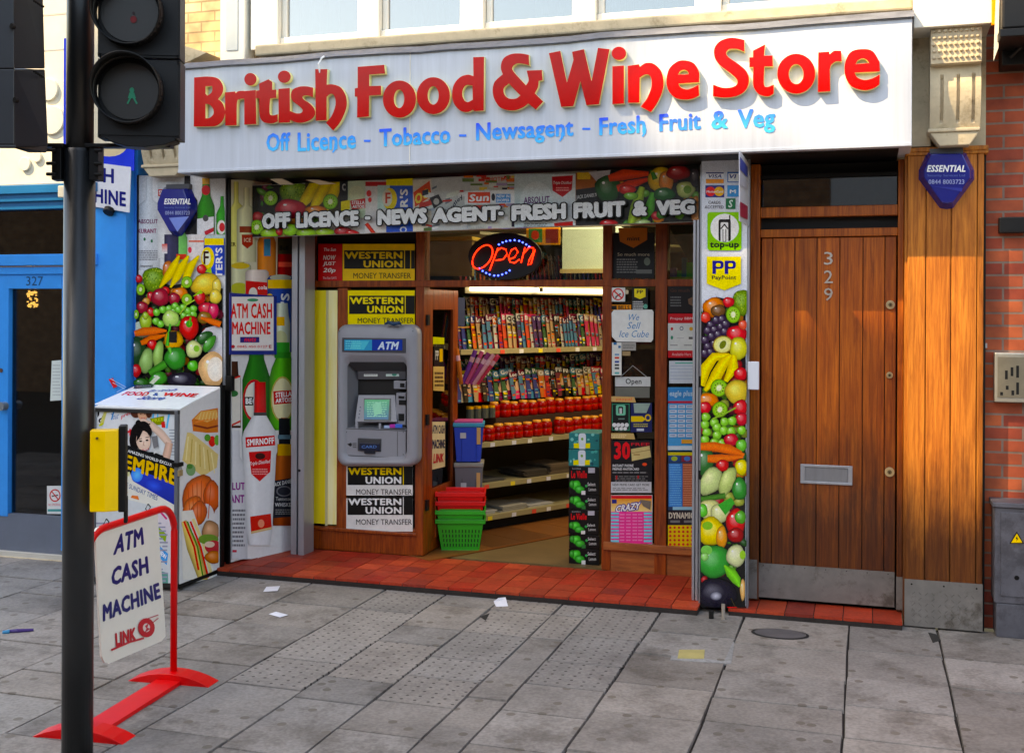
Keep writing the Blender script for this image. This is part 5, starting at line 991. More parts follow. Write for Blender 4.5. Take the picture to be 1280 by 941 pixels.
# interior side of transom pane: dark poster + orange arrow
W1 = plane(SY+.022)
def d(a):
    a.poly([(773, 285), (809, 285), (809, 300), (792, 310), (775, 302)], C(190, 110, 40)); a.text('mint', (784, 296, 800, 301), C(30), .03)
    a.text('So much more', (772, 316, 812, 320), C(190, 180, 160), .01); scribble(a, 771, 323, 798, 342, 6, C(120)); a.ell(809, 327, 4, 5, C(110, 120, 110)); a.rect(795, 337, 815, 342, C(110, 112, 110))
sticker('dark_poster', 'black poster with orange arrow badge behind the upper glass above the ice sign', 'poster', (766, 291, 818, 348), C(24, 24, 28), d, fn=W1)
def d(a):
    a.rect(764, 360.5, 781, 376.5, C(236, 234, 230)); a.ell(772.5, 368, 7.5, 7.5, C(210, 20, 24)); a.ell(772.5, 368, 6, 6, C(236, 234, 230)); a.line([(776, 367), (770, 371), (770, 373)], 1.6, C(20)); a.line([(767.5, 363.5), (777.5, 373)], 1.8, C(210, 20, 24))
sticker('no_smoking_sticker', 'white and red no smoking sticker at the top of the window right of the doorway', 'sticker', (763.5, 359.5, 781.5, 377), C(232), d)
def d(a):
    a.poly([(793, 361), (807, 361), (807, 371), (800, 374), (793, 371)], C(240, 220, 60)); a.text('PP', (796, 362.5, 804, 367), C(24), .03); scribble(a, 791, 376, 805, 387, 4, C(200), .6); a.ell(807, 383, 2.6, 3, C(90, 170, 150))
sticker('payment_sticker', 'black sticker with yellow shield beside the no smoking sticker', 'sticker', (790, 359.5, 810, 388), C(22), d)
sticker('bill_sticker', 'small orange and black bills sticker under the no smoking sticker', 'sticker', (763.5, 381, 789, 388), C(226, 140, 20), lambda a: (a.text('BILLS', (773, 382, 787, 387), C(20), .03), a.rect(764.5, 382, 771, 387, C(20))))
def d(a):
    for t, x0, x1, y0, y1 in (('We', 786, 799, 392.5, 400.5), ('Sell', 784, 801, 402.5, 411), ('Ice Cube', 774, 811, 413, 421.5)): a.text(t, (x0, y0, x1, y1), C(40, 130, 180), .012, .3)
sticker('ice_sign', 'white rounded card saying We Sell Ice Cube on the window', 'sign', [(767, 387.5), (815, 387), (817, 390), (816.5, 424), (814, 427.5), (771, 427), (765, 421), (764.5, 391)], C(236, 236, 232), d, fn=plane(SY-.012))
def d(a):
    a.rect(767, 428, 771, 431, C(40, 110, 160)); a.rect(773, 432, 776, 435, C(40, 110, 160))
    for y, c in ((442, C(120, 160, 190)), (446, C(210, 60, 40)), (451, C(40, 70, 140)), (455, C(70)), (459, C(70)), (465, C(90, 170, 170))): a.rect(768.5, y, 774, y+2.4, c)
sticker('card_strip_sticker', 'narrow white strip of payment card logos under the ice sign', 'sticker', (765, 428, 777, 469), C(226, 226, 220), d)
sticker('paper_notice', 'small grey paper notice just below the ice sign', 'notice', (777.5, 428, 795, 438), C(170, 166, 160), lambda a: scribble(a, 779, 430, 794, 436, 3, C(110)))
sticker('paper_notice', 'tan paper scrap below the small grey notice', 'notice', (778, 439, 788, 444.5), C(160, 136, 100))
# hanging Open sign
os_ = sticker('open_card', 'white Open card hung from a string inside the window', 'sign', (769, 471, 813, 483), C(206, 208, 206), lambda a: a.text('Open', (782, 473, 802, 482), C(30), .022), fn=plane(SY+.02))
m = MB(); m.tube([P(775, 471.5, SY+.02), P(791, 457, SY+.02), P(809, 471.5, SY+.02)], .0016, 6, C(190)); m.build('string', MATTE, os_)
sticker('paper_notice', 'pale blank sheet behind the glass under the Open card', 'notice', (769, 484, 812, 497), C(112, 112, 104), fn=W1)
sticker('tape_label', 'orange and cream taped label above the green top up sticker', 'label', [(763.5, 495), (793, 496), (795, 503), (763, 502)], C(206, 166, 110), lambda a: a.text('paypal', (770, 497, 790, 501), C(220, 110, 60), .02))
def d(a):
    a.rect(765, 504.5, 787, 538, C(20, 130, 100)); a.rect(766, 505.5, 786, 537, C(16, 22, 22)); rr(a, 770, 506, 782, 519, 2, C(110, 190, 160)); rr(a, 773, 508, 779, 517, 1.5, C(20)); rr(a, 774.4, 510, 777.6, 517, .6, C(200)); scribble(a, 773, 522, 781, 525, 1, C(120, 150, 140))
    for i, x in enumerate((768, 773, 778, 783.5)): a.ell(x, 531, 2.6, 2.6, C(226))
    for x in (771, 776.5, 781.5): a.ell(x, 535.6, 2.4, 2.2, C(226))
sticker('mobile_top_up_sticker', 'dark green mobile top up sticker with white round buttons', 'sticker', (763.5, 503.5, 788, 538.5), C(12, 16, 16), d)
def d(a):
    a.poly([(792, 504), (813, 504), (808, 516), (793, 516)], C(150, 170, 160)); a.poly([(789, 520), (803, 520), (807, 524), (803, 527), (789, 527)], C(226, 190, 30)); a.ell(810, 522, 4, 4.5, C(226, 190, 30)); a.ell(810, 522, 2.4, 2.8, C(30, 40, 100)); scribble(a, 792, 529, 810, 534, 2, C(190, 180, 90)); a.rect(796, 535.5, 805, 538.5, C(200, 206, 220))
sticker('travel_card_sticker', 'navy and yellow travel card sticker right of the top up sticker', 'sticker', (788.5, 503.5, 815, 540), C(24, 32, 84), d)
sticker('tape_label', 'gold taped label above the black phone card poster', 'label', [(763, 541), (792, 541.5), (794, 549), (763, 548)], C(196, 166, 110), lambda a: scribble(a, 764, 543, 785, 547, 2, C(240, 220, 170)))
def d(a):
    a.text('30', (767.5, 552, 788, 574), C(214, 16, 34), .05); a.text('FREE', (789, 553, 812, 557), C(200, 30, 50), .02); a.poly([(789, 561), (812, 557), (814, 571), (790, 576)], C(206, 186, 130)); a.line([(790, 566), (813, 562)], .8, C(140, 110, 70)); a.rect(792, 567, 800, 569, C(170, 140, 90))
    a.text('INSTANT PHONE', (766, 580, 792, 583.5), C(220), .03); a.text('PREPAID MASTERCARD', (766, 584.5, 799, 587.5), C(220), .03); a.ell(806, 580, 3, 2, C(220, 80, 40)); scribble(a, 766, 589, 812, 592, 1, C(130)); scribble(a, 769, 594, 812, 602, 3, C(110)); a.rect(770, 594, 772, 599, C(170, 20, 30)); a.rect(797, 594, 799, 598, C(170, 20, 30)); a.rect(764, 602, 814.5, 615.5, C(196, 198, 202)); a.text('NEW PRIME CARD GET MORE', (766, 604, 812, 607), C(50), .02); scribble(a, 766, 609, 811, 613, 2, C(120))
sticker('prepaid_card_poster', 'black poster with big red 30 and a gold bank card in the window', 'poster', (763.5, 550, 815, 616), C(22, 20, 24), d)
def d(a):
    a.rect(764, 619, 815, 623, C(206, 20, 40)); a.poly([(764, 623), (815, 623), (815, 639), (764, 639)], C(226, 150, 40), C(240, 220, 150)); a.rect(765, 624, 771, 629, C(30, 40, 120)); a.text('CRAZY', [(770, 632), (801, 627), (801, 636), (770, 640)], C(240), .04, .25, out=(C(50, 30, 140), .05))
    a.poly([(800, 624), (814, 626), (813, 637), (804, 632)], C(120, 110, 100)); a.rect(764, 639, 815, 679, C(236, 60, 150)); 
    for i in range(9): y = 640+i*4.3; a.rect(764, y, 774, y+2.6, C(120, 200, 220)); a.rect(805, y, 815, y+2.6, C(120, 200, 220))
    for x in (775, 783, 791, 798): scribble(a, x, 641, x+6, 677, 9, C(250, 150, 200), .4)
sticker('calling_card_poster', 'pink and blue striped calling card poster at the foot of the window', 'poster', (763.5, 618.5, 815.5, 680), C(220, 232, 236), d)
# right narrow pane
g_ = lambda *k, **kw: sticker(*k, **kw)
sticker('dark_poster', 'black poster with faint orange star behind the narrow right window', 'poster', (835, 357, 867.5, 391), C(22, 16, 18), lambda a: (a.text('Go much', (838, 361, 862, 365), C(90, 50, 24), .01), scribble(a, 838, 370, 852, 384, 4, C(110)), a.poly([(860, 374), (866, 371), (865, 378), (867, 383), (861, 380)], C(120, 90, 70))))
def d(a):
    a.text('Prepay BBM', (838, 396.5, 866, 400.5), C(240, 210, 210), .015); a.rect(835, 404, 867.5, 438, C(222, 224, 220)); a.ell(840, 411, 1.6, 2, C(200, 40, 40)); a.ell(852, 410.5, 2.4, 2.6, C(90, 100, 120)); a.ell(852, 410.5, 1.5, 1.7, C(222)); a.ell(864, 411, 2.4, 2.4, C(220, 170, 50)); a.ell(840, 422, 1.6, 2.4, C(40, 140, 110)); a.rect(846, 422, 855, 423, C(190)); a.rect(861, 421, 867, 424, C(90)); scribble(a, 838, 430, 848, 433, 1, C(150)); scribble(a, 855, 430, 866, 433, 1, C(150)); a.text('Available Here', (840, 441, 864, 444.5), C(240, 200, 200), .01)
sticker('mobile_network_poster', 'red and white mobile network poster in the narrow right window', 'poster', (835, 392, 867.5, 447), C(196, 16, 34), d)
sticker('notice_sheet', 'white lined notice sheet in the narrow right window', 'notice', (836.5, 451, 867.5, 479), C(206, 214, 222), lambda a: (a.rect(844, 453, 867, 454.4, C(60, 170, 150)), [a.rect(838, 457+i*4, 866, 457.6+i*4, C(150, 170, 196)) for i in range(5)]))
def d(a):
    a.rect(835, 485, 867.5, 500, C(40, 140, 200)); a.text('eagle plus', (837, 488, 866, 497), C(190, 214, 230), .03, .1); a.rect(835, 501, 867.5, 504, C(180, 30, 60)); 
    for r in range(7):
        for c in range(3): x = 837+c*10.4; y = 506+r*6; a.rect(x, y, x+9, y+4, C(206, 220, 230)); a.rect(x+1, y+1.4, x+7, y+2.4, C(60, 120, 180))
    a.rect(852, 549, 866, 554, C(220, 160, 60)); a.rect(835, 557, 867.5, 562, C(206, 222, 232))
sticker('calling_card_poster', 'light blue calling card poster with rows of prices in the narrow right window', 'poster', (835, 484, 867.5, 563), C(60, 160, 214), d)
def d(a):
    a.rect(835, 565, 867.5, 569, C(206, 190, 40)); a.rect(836, 569, 850, 577, C(30, 70, 130)); a.ell(843, 573, 4, 3, C(160, 180, 60)); a.rect(852, 569, 867, 577, C(130, 40, 60)); a.ell(859, 573, 4, 3, C(60, 120, 190)); a.rect(836, 579, 853, 633, C(40, 130, 206)); a.rect(853.5, 579, 867, 633, C(170, 90, 60)); scribble(a, 837, 580, 852, 632, 18, C(120, 190, 230), .4); scribble(a, 854, 580, 866, 632, 18, C(214, 150, 120), .4); a.rect(841, 633, 867, 637, C(150, 200, 220))
sticker('calling_card_poster', 'blue and brown two column calling card poster in the narrow right window', 'poster', (835, 564.5, 867.5, 637.5), C(40, 60, 90), d)
def d(a):
    a.text('DYNAMIC', (836, 640, 868, 648), C(214, 206, 190), .05); a.rect(838, 650, 850, 653, C(120)); a.rect(855, 650, 866, 653, C(120)); a.rect(835, 656, 867.5, 683, C(226, 196, 40))
    for r in range(5):
        for c in range(6): a.ell(838+c*5.4, 659+r*5.2, 1.6, 1.6, C(206, 60, 40))
sticker('calling_card_poster', 'black and yellow calling card poster with red dots, lowest in the narrow right window', 'poster', (835, 638, 867.5, 683.5), C(40, 30, 40), d)
# green things behind the top right window
t = thing('window_stock', 'green packets and boxes on a shelf behind the narrow top right window', 'goods', tuple(P(850, 349, .8)))
m = MB(); m.pbox(834, 346, 872, 350, .75, .2, C(150, 190, 30)); m.pbox(852, 322, 858, 347, .78, .05, C(20, 120, 150)); m.pbox(858, 328, 866, 347, .78, .05, C(60, 200, 40)); m.pbox(836, 335, 845, 347, .78, .05, C(120, 110, 170)); m.pbox(846, 338, 872, 347, .8, .08, C(40, 180, 40)); m.build('packet', MATTE, t)
m = MB(); m.slab([P(834, 280, .85), P(872, 280, .85), P(872, 345, .85)], .01, Vector((0, -1, 0)), C(24, 60, 30)); m.build('awning_card', MATTE, None, label='dark green slanting card behind the top right window', cat='card')

# ---------- neon open sign
ns_ = thing('neon_open_sign', 'oval black sign with red glowing Open and blue dots in the transom window', 'neon sign', tuple(P(631, 350, SY-.03)))
NY = SY-.05; m = MB(); n = 40; m.slab([P(631+46*math.cos(2*math.pi*i/n), 320.5+29.5*math.sin(2*math.pi*i/n), NY) for i in range(n)], .03, Vector((0, -1, 0))); m.build('backboard', BLACK, ns_, bev=.004)
N = lambda x, y: P(500+x/3.2, 200+y/3.2, NY-.012)
m = MB(); s_ = [[(330+40*math.cos(t)+ -8*math.sin(t), 388+46*math.sin(t)-12*math.cos(t)) for t in [i*.3 for i in range(22)]], [(392,352),(376,395),(358,442)], [(386,366),(404,352),(424,358),(428,378),(412,398),(382,402)], [(434,398),(458,390),(472,368),(462,352),(446,360),(434,386),(440,408),(458,412),(478,398)], [(484,412),(500,350)], [(496,372),(516,350),(534,352),(532,372),(516,402)], [(516,402),(512,420),(524,416),(540,358)]]
for s1 in s_: m.tube([N(*p) for p in s1], .0042, 7)
m.build('neon_tube', REDN, ns_, smooth=True)
m = MB()
for x, y in ((395,338),(410,330),(424,325),(440,322),(458,321),(476,324),(490,330),(504,338),(516,346),(318,434),(330,444),(344,452),(358,458),(376,462),(392,462),(408,458),(424,452),(438,442)): m.disc(N(x, y), (0, -1, 0), .0055, 8, th=.006)
m.build('blue_lamp', BLUN, ns_)

# ---------- cash machine
at_ = thing('cash_machine', 'grey wall mounted cash machine with lit screen between the money transfer signs', 'cash machine', tuple(P(470, 583, .475)))
AY = .475
def rloop(u0, v0, u1, v1, r, Y, n=6):
    pts = []
    for cx, cy, t0 in ((u1-r, v0+r, -90), (u1-r, v1-r, 0), (u0+r, v1-r, 90), (u0+r, v0+r, 180)):
        for i in range(n+1): t = R(t0+90*i/n); pts.append(P(cx+r*math.cos(t), cy+r*math.sin(t), AY)+Vector((0, Y, 0)))
    return pts
Ls = [rloop(420, 405.5, 521.5, 583, 12, .15), rloop(420, 405.5, 521.5, 583, 12, .03), rloop(421.2, 407, 520.4, 581.8, 11.5, .012), rloop(424, 410, 517.5, 579, 10, 0), rloop(427, 443, 509, 577, 11, 0), rloop(428.5, 445, 508, 575.5, 10, .008), rloop(431, 452, 506.5, 571, 7, .03), rloop(431.5, 453, 506, 570.5, 6.5, .035)]
m = MB(); k = len(Ls[0]); vs = [p for L_ in Ls for p in L_]; m.add(vs, [(j*k+i, j*k+(i+1) % k, (j+1)*k+(i+1) % k, (j+1)*k+i) for j in range(len(Ls)-1) for i in range(k)])
m.build('casing', GREYC, at_, smooth=True)
m = MB(); pb = lambda u0, v0, u1, v1, y, d, c=None: m.pbox(u0, v0, u1, v1, AY+y, d, c)
pb(430, 536, 507, 572, .028, .12, C(250)); pb(430, 450, 507, 537, .15, .01, C(110, 110, 114)); 
m.slab([P(431, 452, AY+.03), P(431, 538, AY+.03), P(448, 532, AY+.148), P(448, 462, AY+.148)], .004, Vector((1, 0, 0)), C(205))
m.slab([P(431, 453, AY+.03), P(507, 453, AY+.03), P(507, 464, AY+.1), P(447, 464, AY+.1)], .003, Vector((0, 0, -1)), C(110)); m.slab([P(447, 464, AY+.1), P(507, 464, AY+.1), P(507, 474, AY+.12), P(447, 474, AY+.12)], .004, Vector((0, -1, 0)), C(160))
m.slab([P(431, 538, AY+.03), P(507, 538, AY+.03), P(507, 528, AY+.148), P(447, 528, AY+.148)], .004, Vector((0, 0, 1)), C(210))
m.build('recess', GREYC, at_)
m = MB(); pb(427.5, 422.5, 507, 440.5, -.006, .008, C(120, 120, 126)); m.build('header_frame', GREYC, at_, bev=.003)
a = Art(plane(AY-.008), base=.001); a.poly([(430.5, 424.5), (468, 424.5), (468, 438), (430.5, 438)], C(20, 150, 190)); a.poly([(465, 424.5), (503, 424.5), (503, 438), (465, 438)], C(20, 60, 150)); a.poly([(440, 426), (462, 426), (455, 437), (438, 436)], C(60, 190, 210)); scribble(a, 432, 425.5, 452, 437, 4, C(110, 220, 220), .4); a.text('ATM', (472, 427, 499, 437), C(210, 226, 240), .045, .25); a.build('header_label', GLOSS, at_)
a = Art(plane(AY+.108), base=.001); a.rect(455, 465, 472, 470.5, C(210, 212, 206)); scribble(a, 456, 466, 471, 469, 2, C(130)); a.rect(482.5, 465, 499, 470.5, C(200, 214, 206)); a.ell(493, 468, 3, 2, C(60, 140, 120)); a.build('label', PRINT, at_)
m = MB(); q = [P(448, 493.5, AY+.10), P(494, 493.5, AY+.10), P(496, 527, AY+.035), P(443.5, 527, AY+.035)]; nn = (q[1]-q[0]).cross(q[3]-q[0]).normalized(); nn = nn if nn.y < 0 else -nn
m.slab(q, .03, nn); m.slab([P(444, 527, AY+.035), P(447, 527, AY+.035), P(447, 536, AY+.03), P(444, 536, AY+.03)], .01, Vector((0, -1, 0))); m.slab([P(473, 529, AY+.035), P(476, 529, AY+.035), P(476, 536, AY+.03), P(473, 536, AY+.03)], .01, Vector((0, -1, 0))); console = m.build('screen_console', GREYC, at_, bev=.003)
pf = pplane(q[0], nn)
a = Art(pf, base=.002); a.rect(455, 498, 489, 526, C(50, 60, 60)); a.poly([(456, 499.5), (487, 499.5), (485.5, 524.5), (455, 524)], C(60, 180, 120), C(40, 110, 150)); scribble(a, 459, 502, 484, 522, 7, C(150, 230, 190), .35); a.poly([(466, 505), (476, 502), (478, 516), (468, 520)], C(130, 210, 170)); sc_ = a.build('screen', emis('screen_glow', (.05, .16, .12, 1), .25), console)
sc_.data.materials[0] = bpy.data.materials['printed_gloss']
m = MB()
for i in range(4):
    for x in (450.5, 488.5): p = pf(x-(.6*i if x < 460 else 0), 509+i*4.3, .002); m.disc(p, nn, .0042, 8, C(30, 40, 70), th=.003)
m.build('key', PRINT, console)
m = MB()
m.pbox(492, 476, 507, 486, AY+.08, .06); m.pbox(495, 491, 507, 531, AY+.06, .08); m.build('dispenser_column', GREYC, at_, bev=.003)
m = MB(); m.pbox(500, 479, 505.5, 484, AY+.078, .01, C(10)); m.pbox(498.5, 500, 507, 506, AY+.057, .01, C(20)); m.pbox(498, 517, 505, 526, AY+.057, .01, C(14)); m.pbox(498, 495, 505, 498, AY+.057, .01, C(90)); m.build('slot', DARK, at_)
a = Art(plane(AY+.026), base=.001); a.rect(487, 530, 494, 534.5, C(180, 60, 160)); a.rect(494, 530, 503, 534.5, C(60, 110, 200)); a.rect(480, 531.5, 487, 535, C(170, 190, 220)); a.build('card_logos', PRINT, at_)
m = MB(); m.pbox(447, 548, 476, 564, AY+.02, .02, C(110)); m.pbox(449, 554, 474, 563, AY+.010, .02, C(24, 44, 84)); m.pbox(455, 560, 468, 567, AY+.012, .02, C(20, 34, 60)); m.build('card_slot', GREYC, at_, bev=.003)
a = Art(plane(AY+.006), base=.001); a.text('CARD', (452, 556.5, 471, 560), C(90, 130, 190), .02); a.build('slot_label', PRINT, at_)
a = Art(plane(AY+.026), base=.001); a.poly([(434, 555), (439, 553), (440, 556), (438, 558)], C(40)); scribble(a, 441, 553, 446, 560, 3, C(80)); a.build('card_icon', PRINT, at_)
m = MB(); m.pbox(431, 536.5, 507, 537.3, AY+.0265, .002, C(60)); m.pbox(431, 570.3, 507, 571, AY+.0265, .002, C(60)); m.pbox(496.5, 539, 497.1, 570, AY+.0265, .002, C(90)); m.build('panel_seam', PRINT, at_)
m = MB()
for u, v in ((433, 540), (504, 540), (433, 568), (504, 568), (424, 414), (516, 414)): m.disc(P(u, v, AY+(.026 if v > 430 else -.001)), (0, -1, 0), .0035, 8, C(80), th=.002)
m.build('screw', PRINT, at_)
m = MB(); m.tube([P(481, 405, .45), P(486, 403, .44), P(492, 405, .44), P(499, 403.5, .44), P(502, 406, .45)], [.006, .012, .014, .01, .004], 8, C(20, 60, 90)); m.build('crumpled_bag', PRINT, None, label='crumpled dark blue scrap lying on top of the cash machine', cat='litter')
# ============================================================ magazine display stand
sx0, sx1, syf = Xat(118, -.60, 600), Xat(223, -.60, 600), -.60
pb_ = PX(277.5, 600, sx1); syb = pb_.y
zf = Zat(222, 511.5, syf); zbk = PX(272, 484, sx1).z
st = thing('magazine_stand', 'white display stand printed with magazine covers and snacks, padlocked, on the pavement', 'display stand', (sx0, syf, 0))
m = MB(); z0 = .03
vs = [(sx0, syf, z0), (sx1, syf, z0), (sx1, syb, z0), (sx0, syb, z0), (sx0, syf, zf), (sx1, syf, zf), (sx1, syb, zbk), (sx0, syb, zbk)]
m.add(vs, [(3, 2, 1, 0), (4, 5, 6, 7), (0, 1, 5, 4), (1, 2, 6, 5), (2, 3, 7, 6), (3, 0, 4, 7)], C(230)); m.build('cabinet', PRINT, st)
m = MB(); e = .018
m.box(sx0-.006, sx1+.004, syf-.014, syf+.01, zf-.03, zf-.008, C(60)); m.box(sx0-.006, sx1+.004, syf-.014, syf+.01, z0-.01, z0+.02, C(50)); m.box(sx0-.008, sx0+.014, syf-.016, syf+.01, .0, zf-.006, C(130, 134, 140)); m.box(sx1-.02, sx1+.003, syf-.016, syf+.01, .0, zf-.006, C(120, 124, 130))
m.build('frame_edge', mat('stand_metal', WH, .35, .5, var=.2, scale=9), st, bev=.003)
m = MB(); m.box(sx1-.004, sx1+.012, syb-.025, syb+.012, 0, zbk+.01, C(30)); m.box(sx1-.003, sx1+.006, syf, syb, z0-.012, z0+.012, C(40)); m.build('side_frame', BLACK, st)
a = Art(plane(syf), clip=(122, 513, 219, 728), base=.001)
a.at((110, 480), 6.72); a.rect(50, 200, 750, 1700, C(220, 222, 224))
a.poly([(80, 200), (150, 200), (90, 330), (80, 330)], C(236)); a.text('d', (90, 265, 132, 325), C(16), .04, .2); a.poly([(60, 190), (100, 190), (95, 260), (80, 280)], C(20)); a.poly([(140, 195), (190, 195), (120, 350), (95, 350)], C(206, 200, 120)); a.line([(95, 350), (140, 325)], 14, C(200, 206, 40))
a.poly([(160, 240), (360, 200), (395, 330), (290, 520), (120, 380)], C(226, 228, 232)); a.line([(200, 300), (215, 240), (225, 210)], 12, C(60, 150, 210)); a.text('Tout', [(195, 250), (262, 240), (258, 290), (195, 300)], C(60, 110, 170), .0, .3); a.text('pret', [(275, 265), (360, 225), (365, 260), (280, 300)], C(226, 110, 120), .03, .2)
a.text('ert', [(285, 400), (370, 365), (375, 440), (290, 480)], C(214, 16, 40), .05)
a.ell(405, 235, 45, 48, C(90, 50, 36)); a.ell(465, 250, 44, 56, C(222, 170, 140)); a.ell(515, 235, 26, 50, C(80, 44, 30)); a.ell(447, 252, 7, 4, C(60, 40, 30)); a.ell(482, 250, 7, 4, C(60, 40, 30)); a.line([(450, 285), (470, 288), (484, 283)], 6, C(190, 80, 80))
a.poly([(545, 215), (760, 215), (760, 660), (640, 640), (560, 420)], C(216, 222, 226)); a.line([(560, 215), (548, 290)], 14, C(70, 180, 226)); a.line([(690, 225), (665, 370)], 16, C(70, 180, 226)); a.line([(592, 215), (588, 280)], 12, C(90, 190, 226))
a.poly([(522, 290), (645, 265), (640, 340), (560, 345)], C(130, 140, 20)); a.text('FREE', [(540, 295), (640, 278), (638, 305), (545, 322)], C(200, 210, 60), .03); a.poly([(618, 320), (650, 310), (655, 365), (625, 365)], C(206, 40, 40))
rs = random.Random(12)
for i in range(9): y = 380+i*26; a.rect(680+rs.uniform(0, 12), y, 740, y+7, C(150, 160, 170))
# cover portrait of a smiling dark haired woman with raised arm (generic)
a.stroke([(470, 320), (540, 345), (620, 415), (690, 500)], [50, 60, 66, 60], C(226, 196, 180), dk=.8, hl=1.05); a.stroke([(690, 490), (675, 560), (655, 640)], [60, 66, 70], C(214, 176, 158), dk=.75, hl=1.1); a.ell(470, 318, 34, 30, C(226, 196, 180)); a.line([(500, 345), (530, 330)], 10, C(20))
a.ell(440, 430, 78, 110, C(14, 10, 12)); a.ell(400, 470, 46, 80, C(14, 10, 12)); a.ell(470, 370, 60, 60, C(14, 10, 12)); a.ell(430, 335, 26, 36, C(12, 10, 12)); a.ell(510, 400, 34, 50, C(16, 12, 14))
a.ell(472, 475, 60, 86, C(222, 190, 172), -8, c2=C(244, 220, 204)); a.poly([(420, 400), (470, 385), (440, 450), (414, 480)], C(14, 10, 12)); a.line([(435, 462), (460, 455)], 6, C(40, 24, 20)); a.line([(490, 448), (518, 446)], 6, C(40, 24, 20)); a.ell(449, 478, 13, 7, C(30, 20, 20)); a.ell(503, 470, 12, 7, C(30, 20, 20)); a.line([(478, 478), (472, 512), (488, 514)], 5, C(190, 140, 124)); a.line([(466, 546), (490, 553), (516, 540)], 11, C(190, 40, 50)); a.line([(472, 547), (490, 550), (510, 543)], 4, WH)
a.poly([(420, 560), (560, 570), (640, 600), (640, 660), (400, 600)], C(20, 20, 22)); a.line([(560, 580), (600, 560), (620, 590)], 10, C(220)); a.poly([(540, 440), (590, 430), (600, 520), (560, 540)], C(120, 120, 124))
a.poly([(322, 505), (745, 640), (745, 1000), (620, 990), (295, 730)], C(16, 18, 22)); a.poly([(380, 700), (745, 830), (745, 1300), (380, 800)], C(20, 60, 190), C(6, 14, 50)); a.ell(420, 760, 50, 60, C(30, 120, 230), c2=C(90, 190, 250)); a.ell(560, 850, 80, 50, C(16, 50, 170), 20, c2=C(30, 90, 220))
a.text('AMAZING WORLD EXCLUSIVE', [(345, 545), (760, 680), (757, 705), (341, 570)], C(236), .03); 
a.text('EMPIRE', [(322, 585), (762, 715), (748, 850), (312, 700)], C(222, 178, 10), .045)
a.poly([(290, 735), (360, 735), (385, 810), (760, 1010), (760, 1120), (290, 940)], C(226, 224, 216)); a.text('THE SUNDAY TIMES', [(285, 800), (600, 935), (590, 975), (278, 840)], C(90, 110, 150), .02); a.poly([(285, 880), (350, 905), (285, 930)], C(230, 170, 50)); a.poly([(380, 930), (430, 935), (440, 970), (370, 950)], C(220, 120, 60)); a.poly([(290, 735), (360, 735), (360, 770), (290, 770)], C(214, 210, 160))
a.at((100, 460), 3.135)
a.poly([(60, 480), (380, 560), (380, 860), (60, 860)], C(206, 210, 214)); a.poly([(300, 540), (378, 560), (378, 720), (310, 640)], C(214, 206, 214)); a.line([(310, 550), (345, 590)], 8, C(200, 60, 120)); a.line([(325, 545), (360, 585)], 8, C(120, 60, 140)); a.poly([(312, 620), (345, 650), (340, 680), (310, 650)], C(130, 160, 40)); a.poly([(312, 690), (350, 725), (345, 770), (312, 735)], C(50, 150, 214)); a.text('NEW', [(315, 705), (345, 732), (342, 750), (313, 722)], WH, .03); a.poly([(315, 790), (350, 800), (350, 840), (315, 840)], C(90, 150, 140)); scribble(a, 60, 600, 350, 840, 16, C(150, 150, 170), .4)
a.build('front_print', GLOSS, st)
spl = lambda u, v, o=0: PX(u, v, sx1)+Vector((o, 0, 0))
a = Art(spl, base=.001); a.clip = (226, 487, 272.5, 731)
a.at((0, 0), 1); a.clip = None; a.poly([(225, 513), (273, 486.5), (273, 720), (225, 732.5)], C(226, 224, 226)); a.clip = (226, 492, 272.5, 724); a.at((110, 480), 6.72)
a.poly([(870, 300), (945, 225), (1090, 200), (1100, 330), (1095, 405), (1000, 410), (880, 395)], C(214, 120, 40)); a.poly([(890, 290), (950, 230), (1080, 215), (1090, 280), (1000, 320)], C(240, 180, 100)); a.line([(885, 345), (1000, 370), (1095, 350)], 16, C(130, 50, 20)); a.line([(900, 320), (990, 300), (1090, 290)], 10, C(240, 140, 60)); [a.line([(930+i*28, 300), (950+i*26, 235)], 7, C(250, 214, 140)) for i in range(6)]
a.poly([(830, 405), (870, 410), (1095, 590), (1080, 700), (960, 775), (790, 640)], C(230, 206, 140)); [a.line([(840+i*32, 440+i*22), (820+i*40, 640+i*18)], 9, C(200, 170, 90) if i % 2 else C(246, 232, 180)) for i in range(7)]; a.ell(1040, 480, 30, 45, C(220, 30, 20)); a.ell(1000, 450, 26, 30, C(80, 150, 50)); a.ell(1080, 470, 22, 44, C(100, 170, 60)); a.ell(860, 720, 40, 50, C(120, 160, 110)); a.ell(850, 690, 26, 22, C(70, 130, 60))
a.at((100, 460), 3.135)
a.fruit(470, 510, 70, 92, C(236, 110, 30), 0, hs=0); a.fruit(445, 560, 44, 60, C(240, 120, 40), 0, hs=0); a.fruit(515, 500, 34, 60, C(230, 100, 30), 0, hs=0); a.ell(490, 580, 34, 50, C(226, 224, 226)); a.fruit(460, 570, 34, 52, C(226, 104, 34), 20, hs=0); [a.line([(420+i*18, 440+abs(3-i)*8), (430+i*14, 590)], 3, C(200, 80, 20)) for i in range(6)]
a.poly([(395, 560), (440, 555), (520, 790), (520, 860), (400, 860)], C(236, 232, 226)); a.stroke([(400, 600), (440, 700), (480, 840)], [30, 50, 40], C(226, 196, 110)); a.line([(405, 600), (445, 700), (462, 790)], 8, C(220, 30, 20)); a.line([(430, 600), (470, 700), (500, 820)], 8, C(226, 30, 20)); a.line([(418, 600), (458, 700), (480, 820)], 6, C(60, 130, 30)); a.line([(440, 590), (478, 680), (510, 800)], 12, C(240, 220, 160))
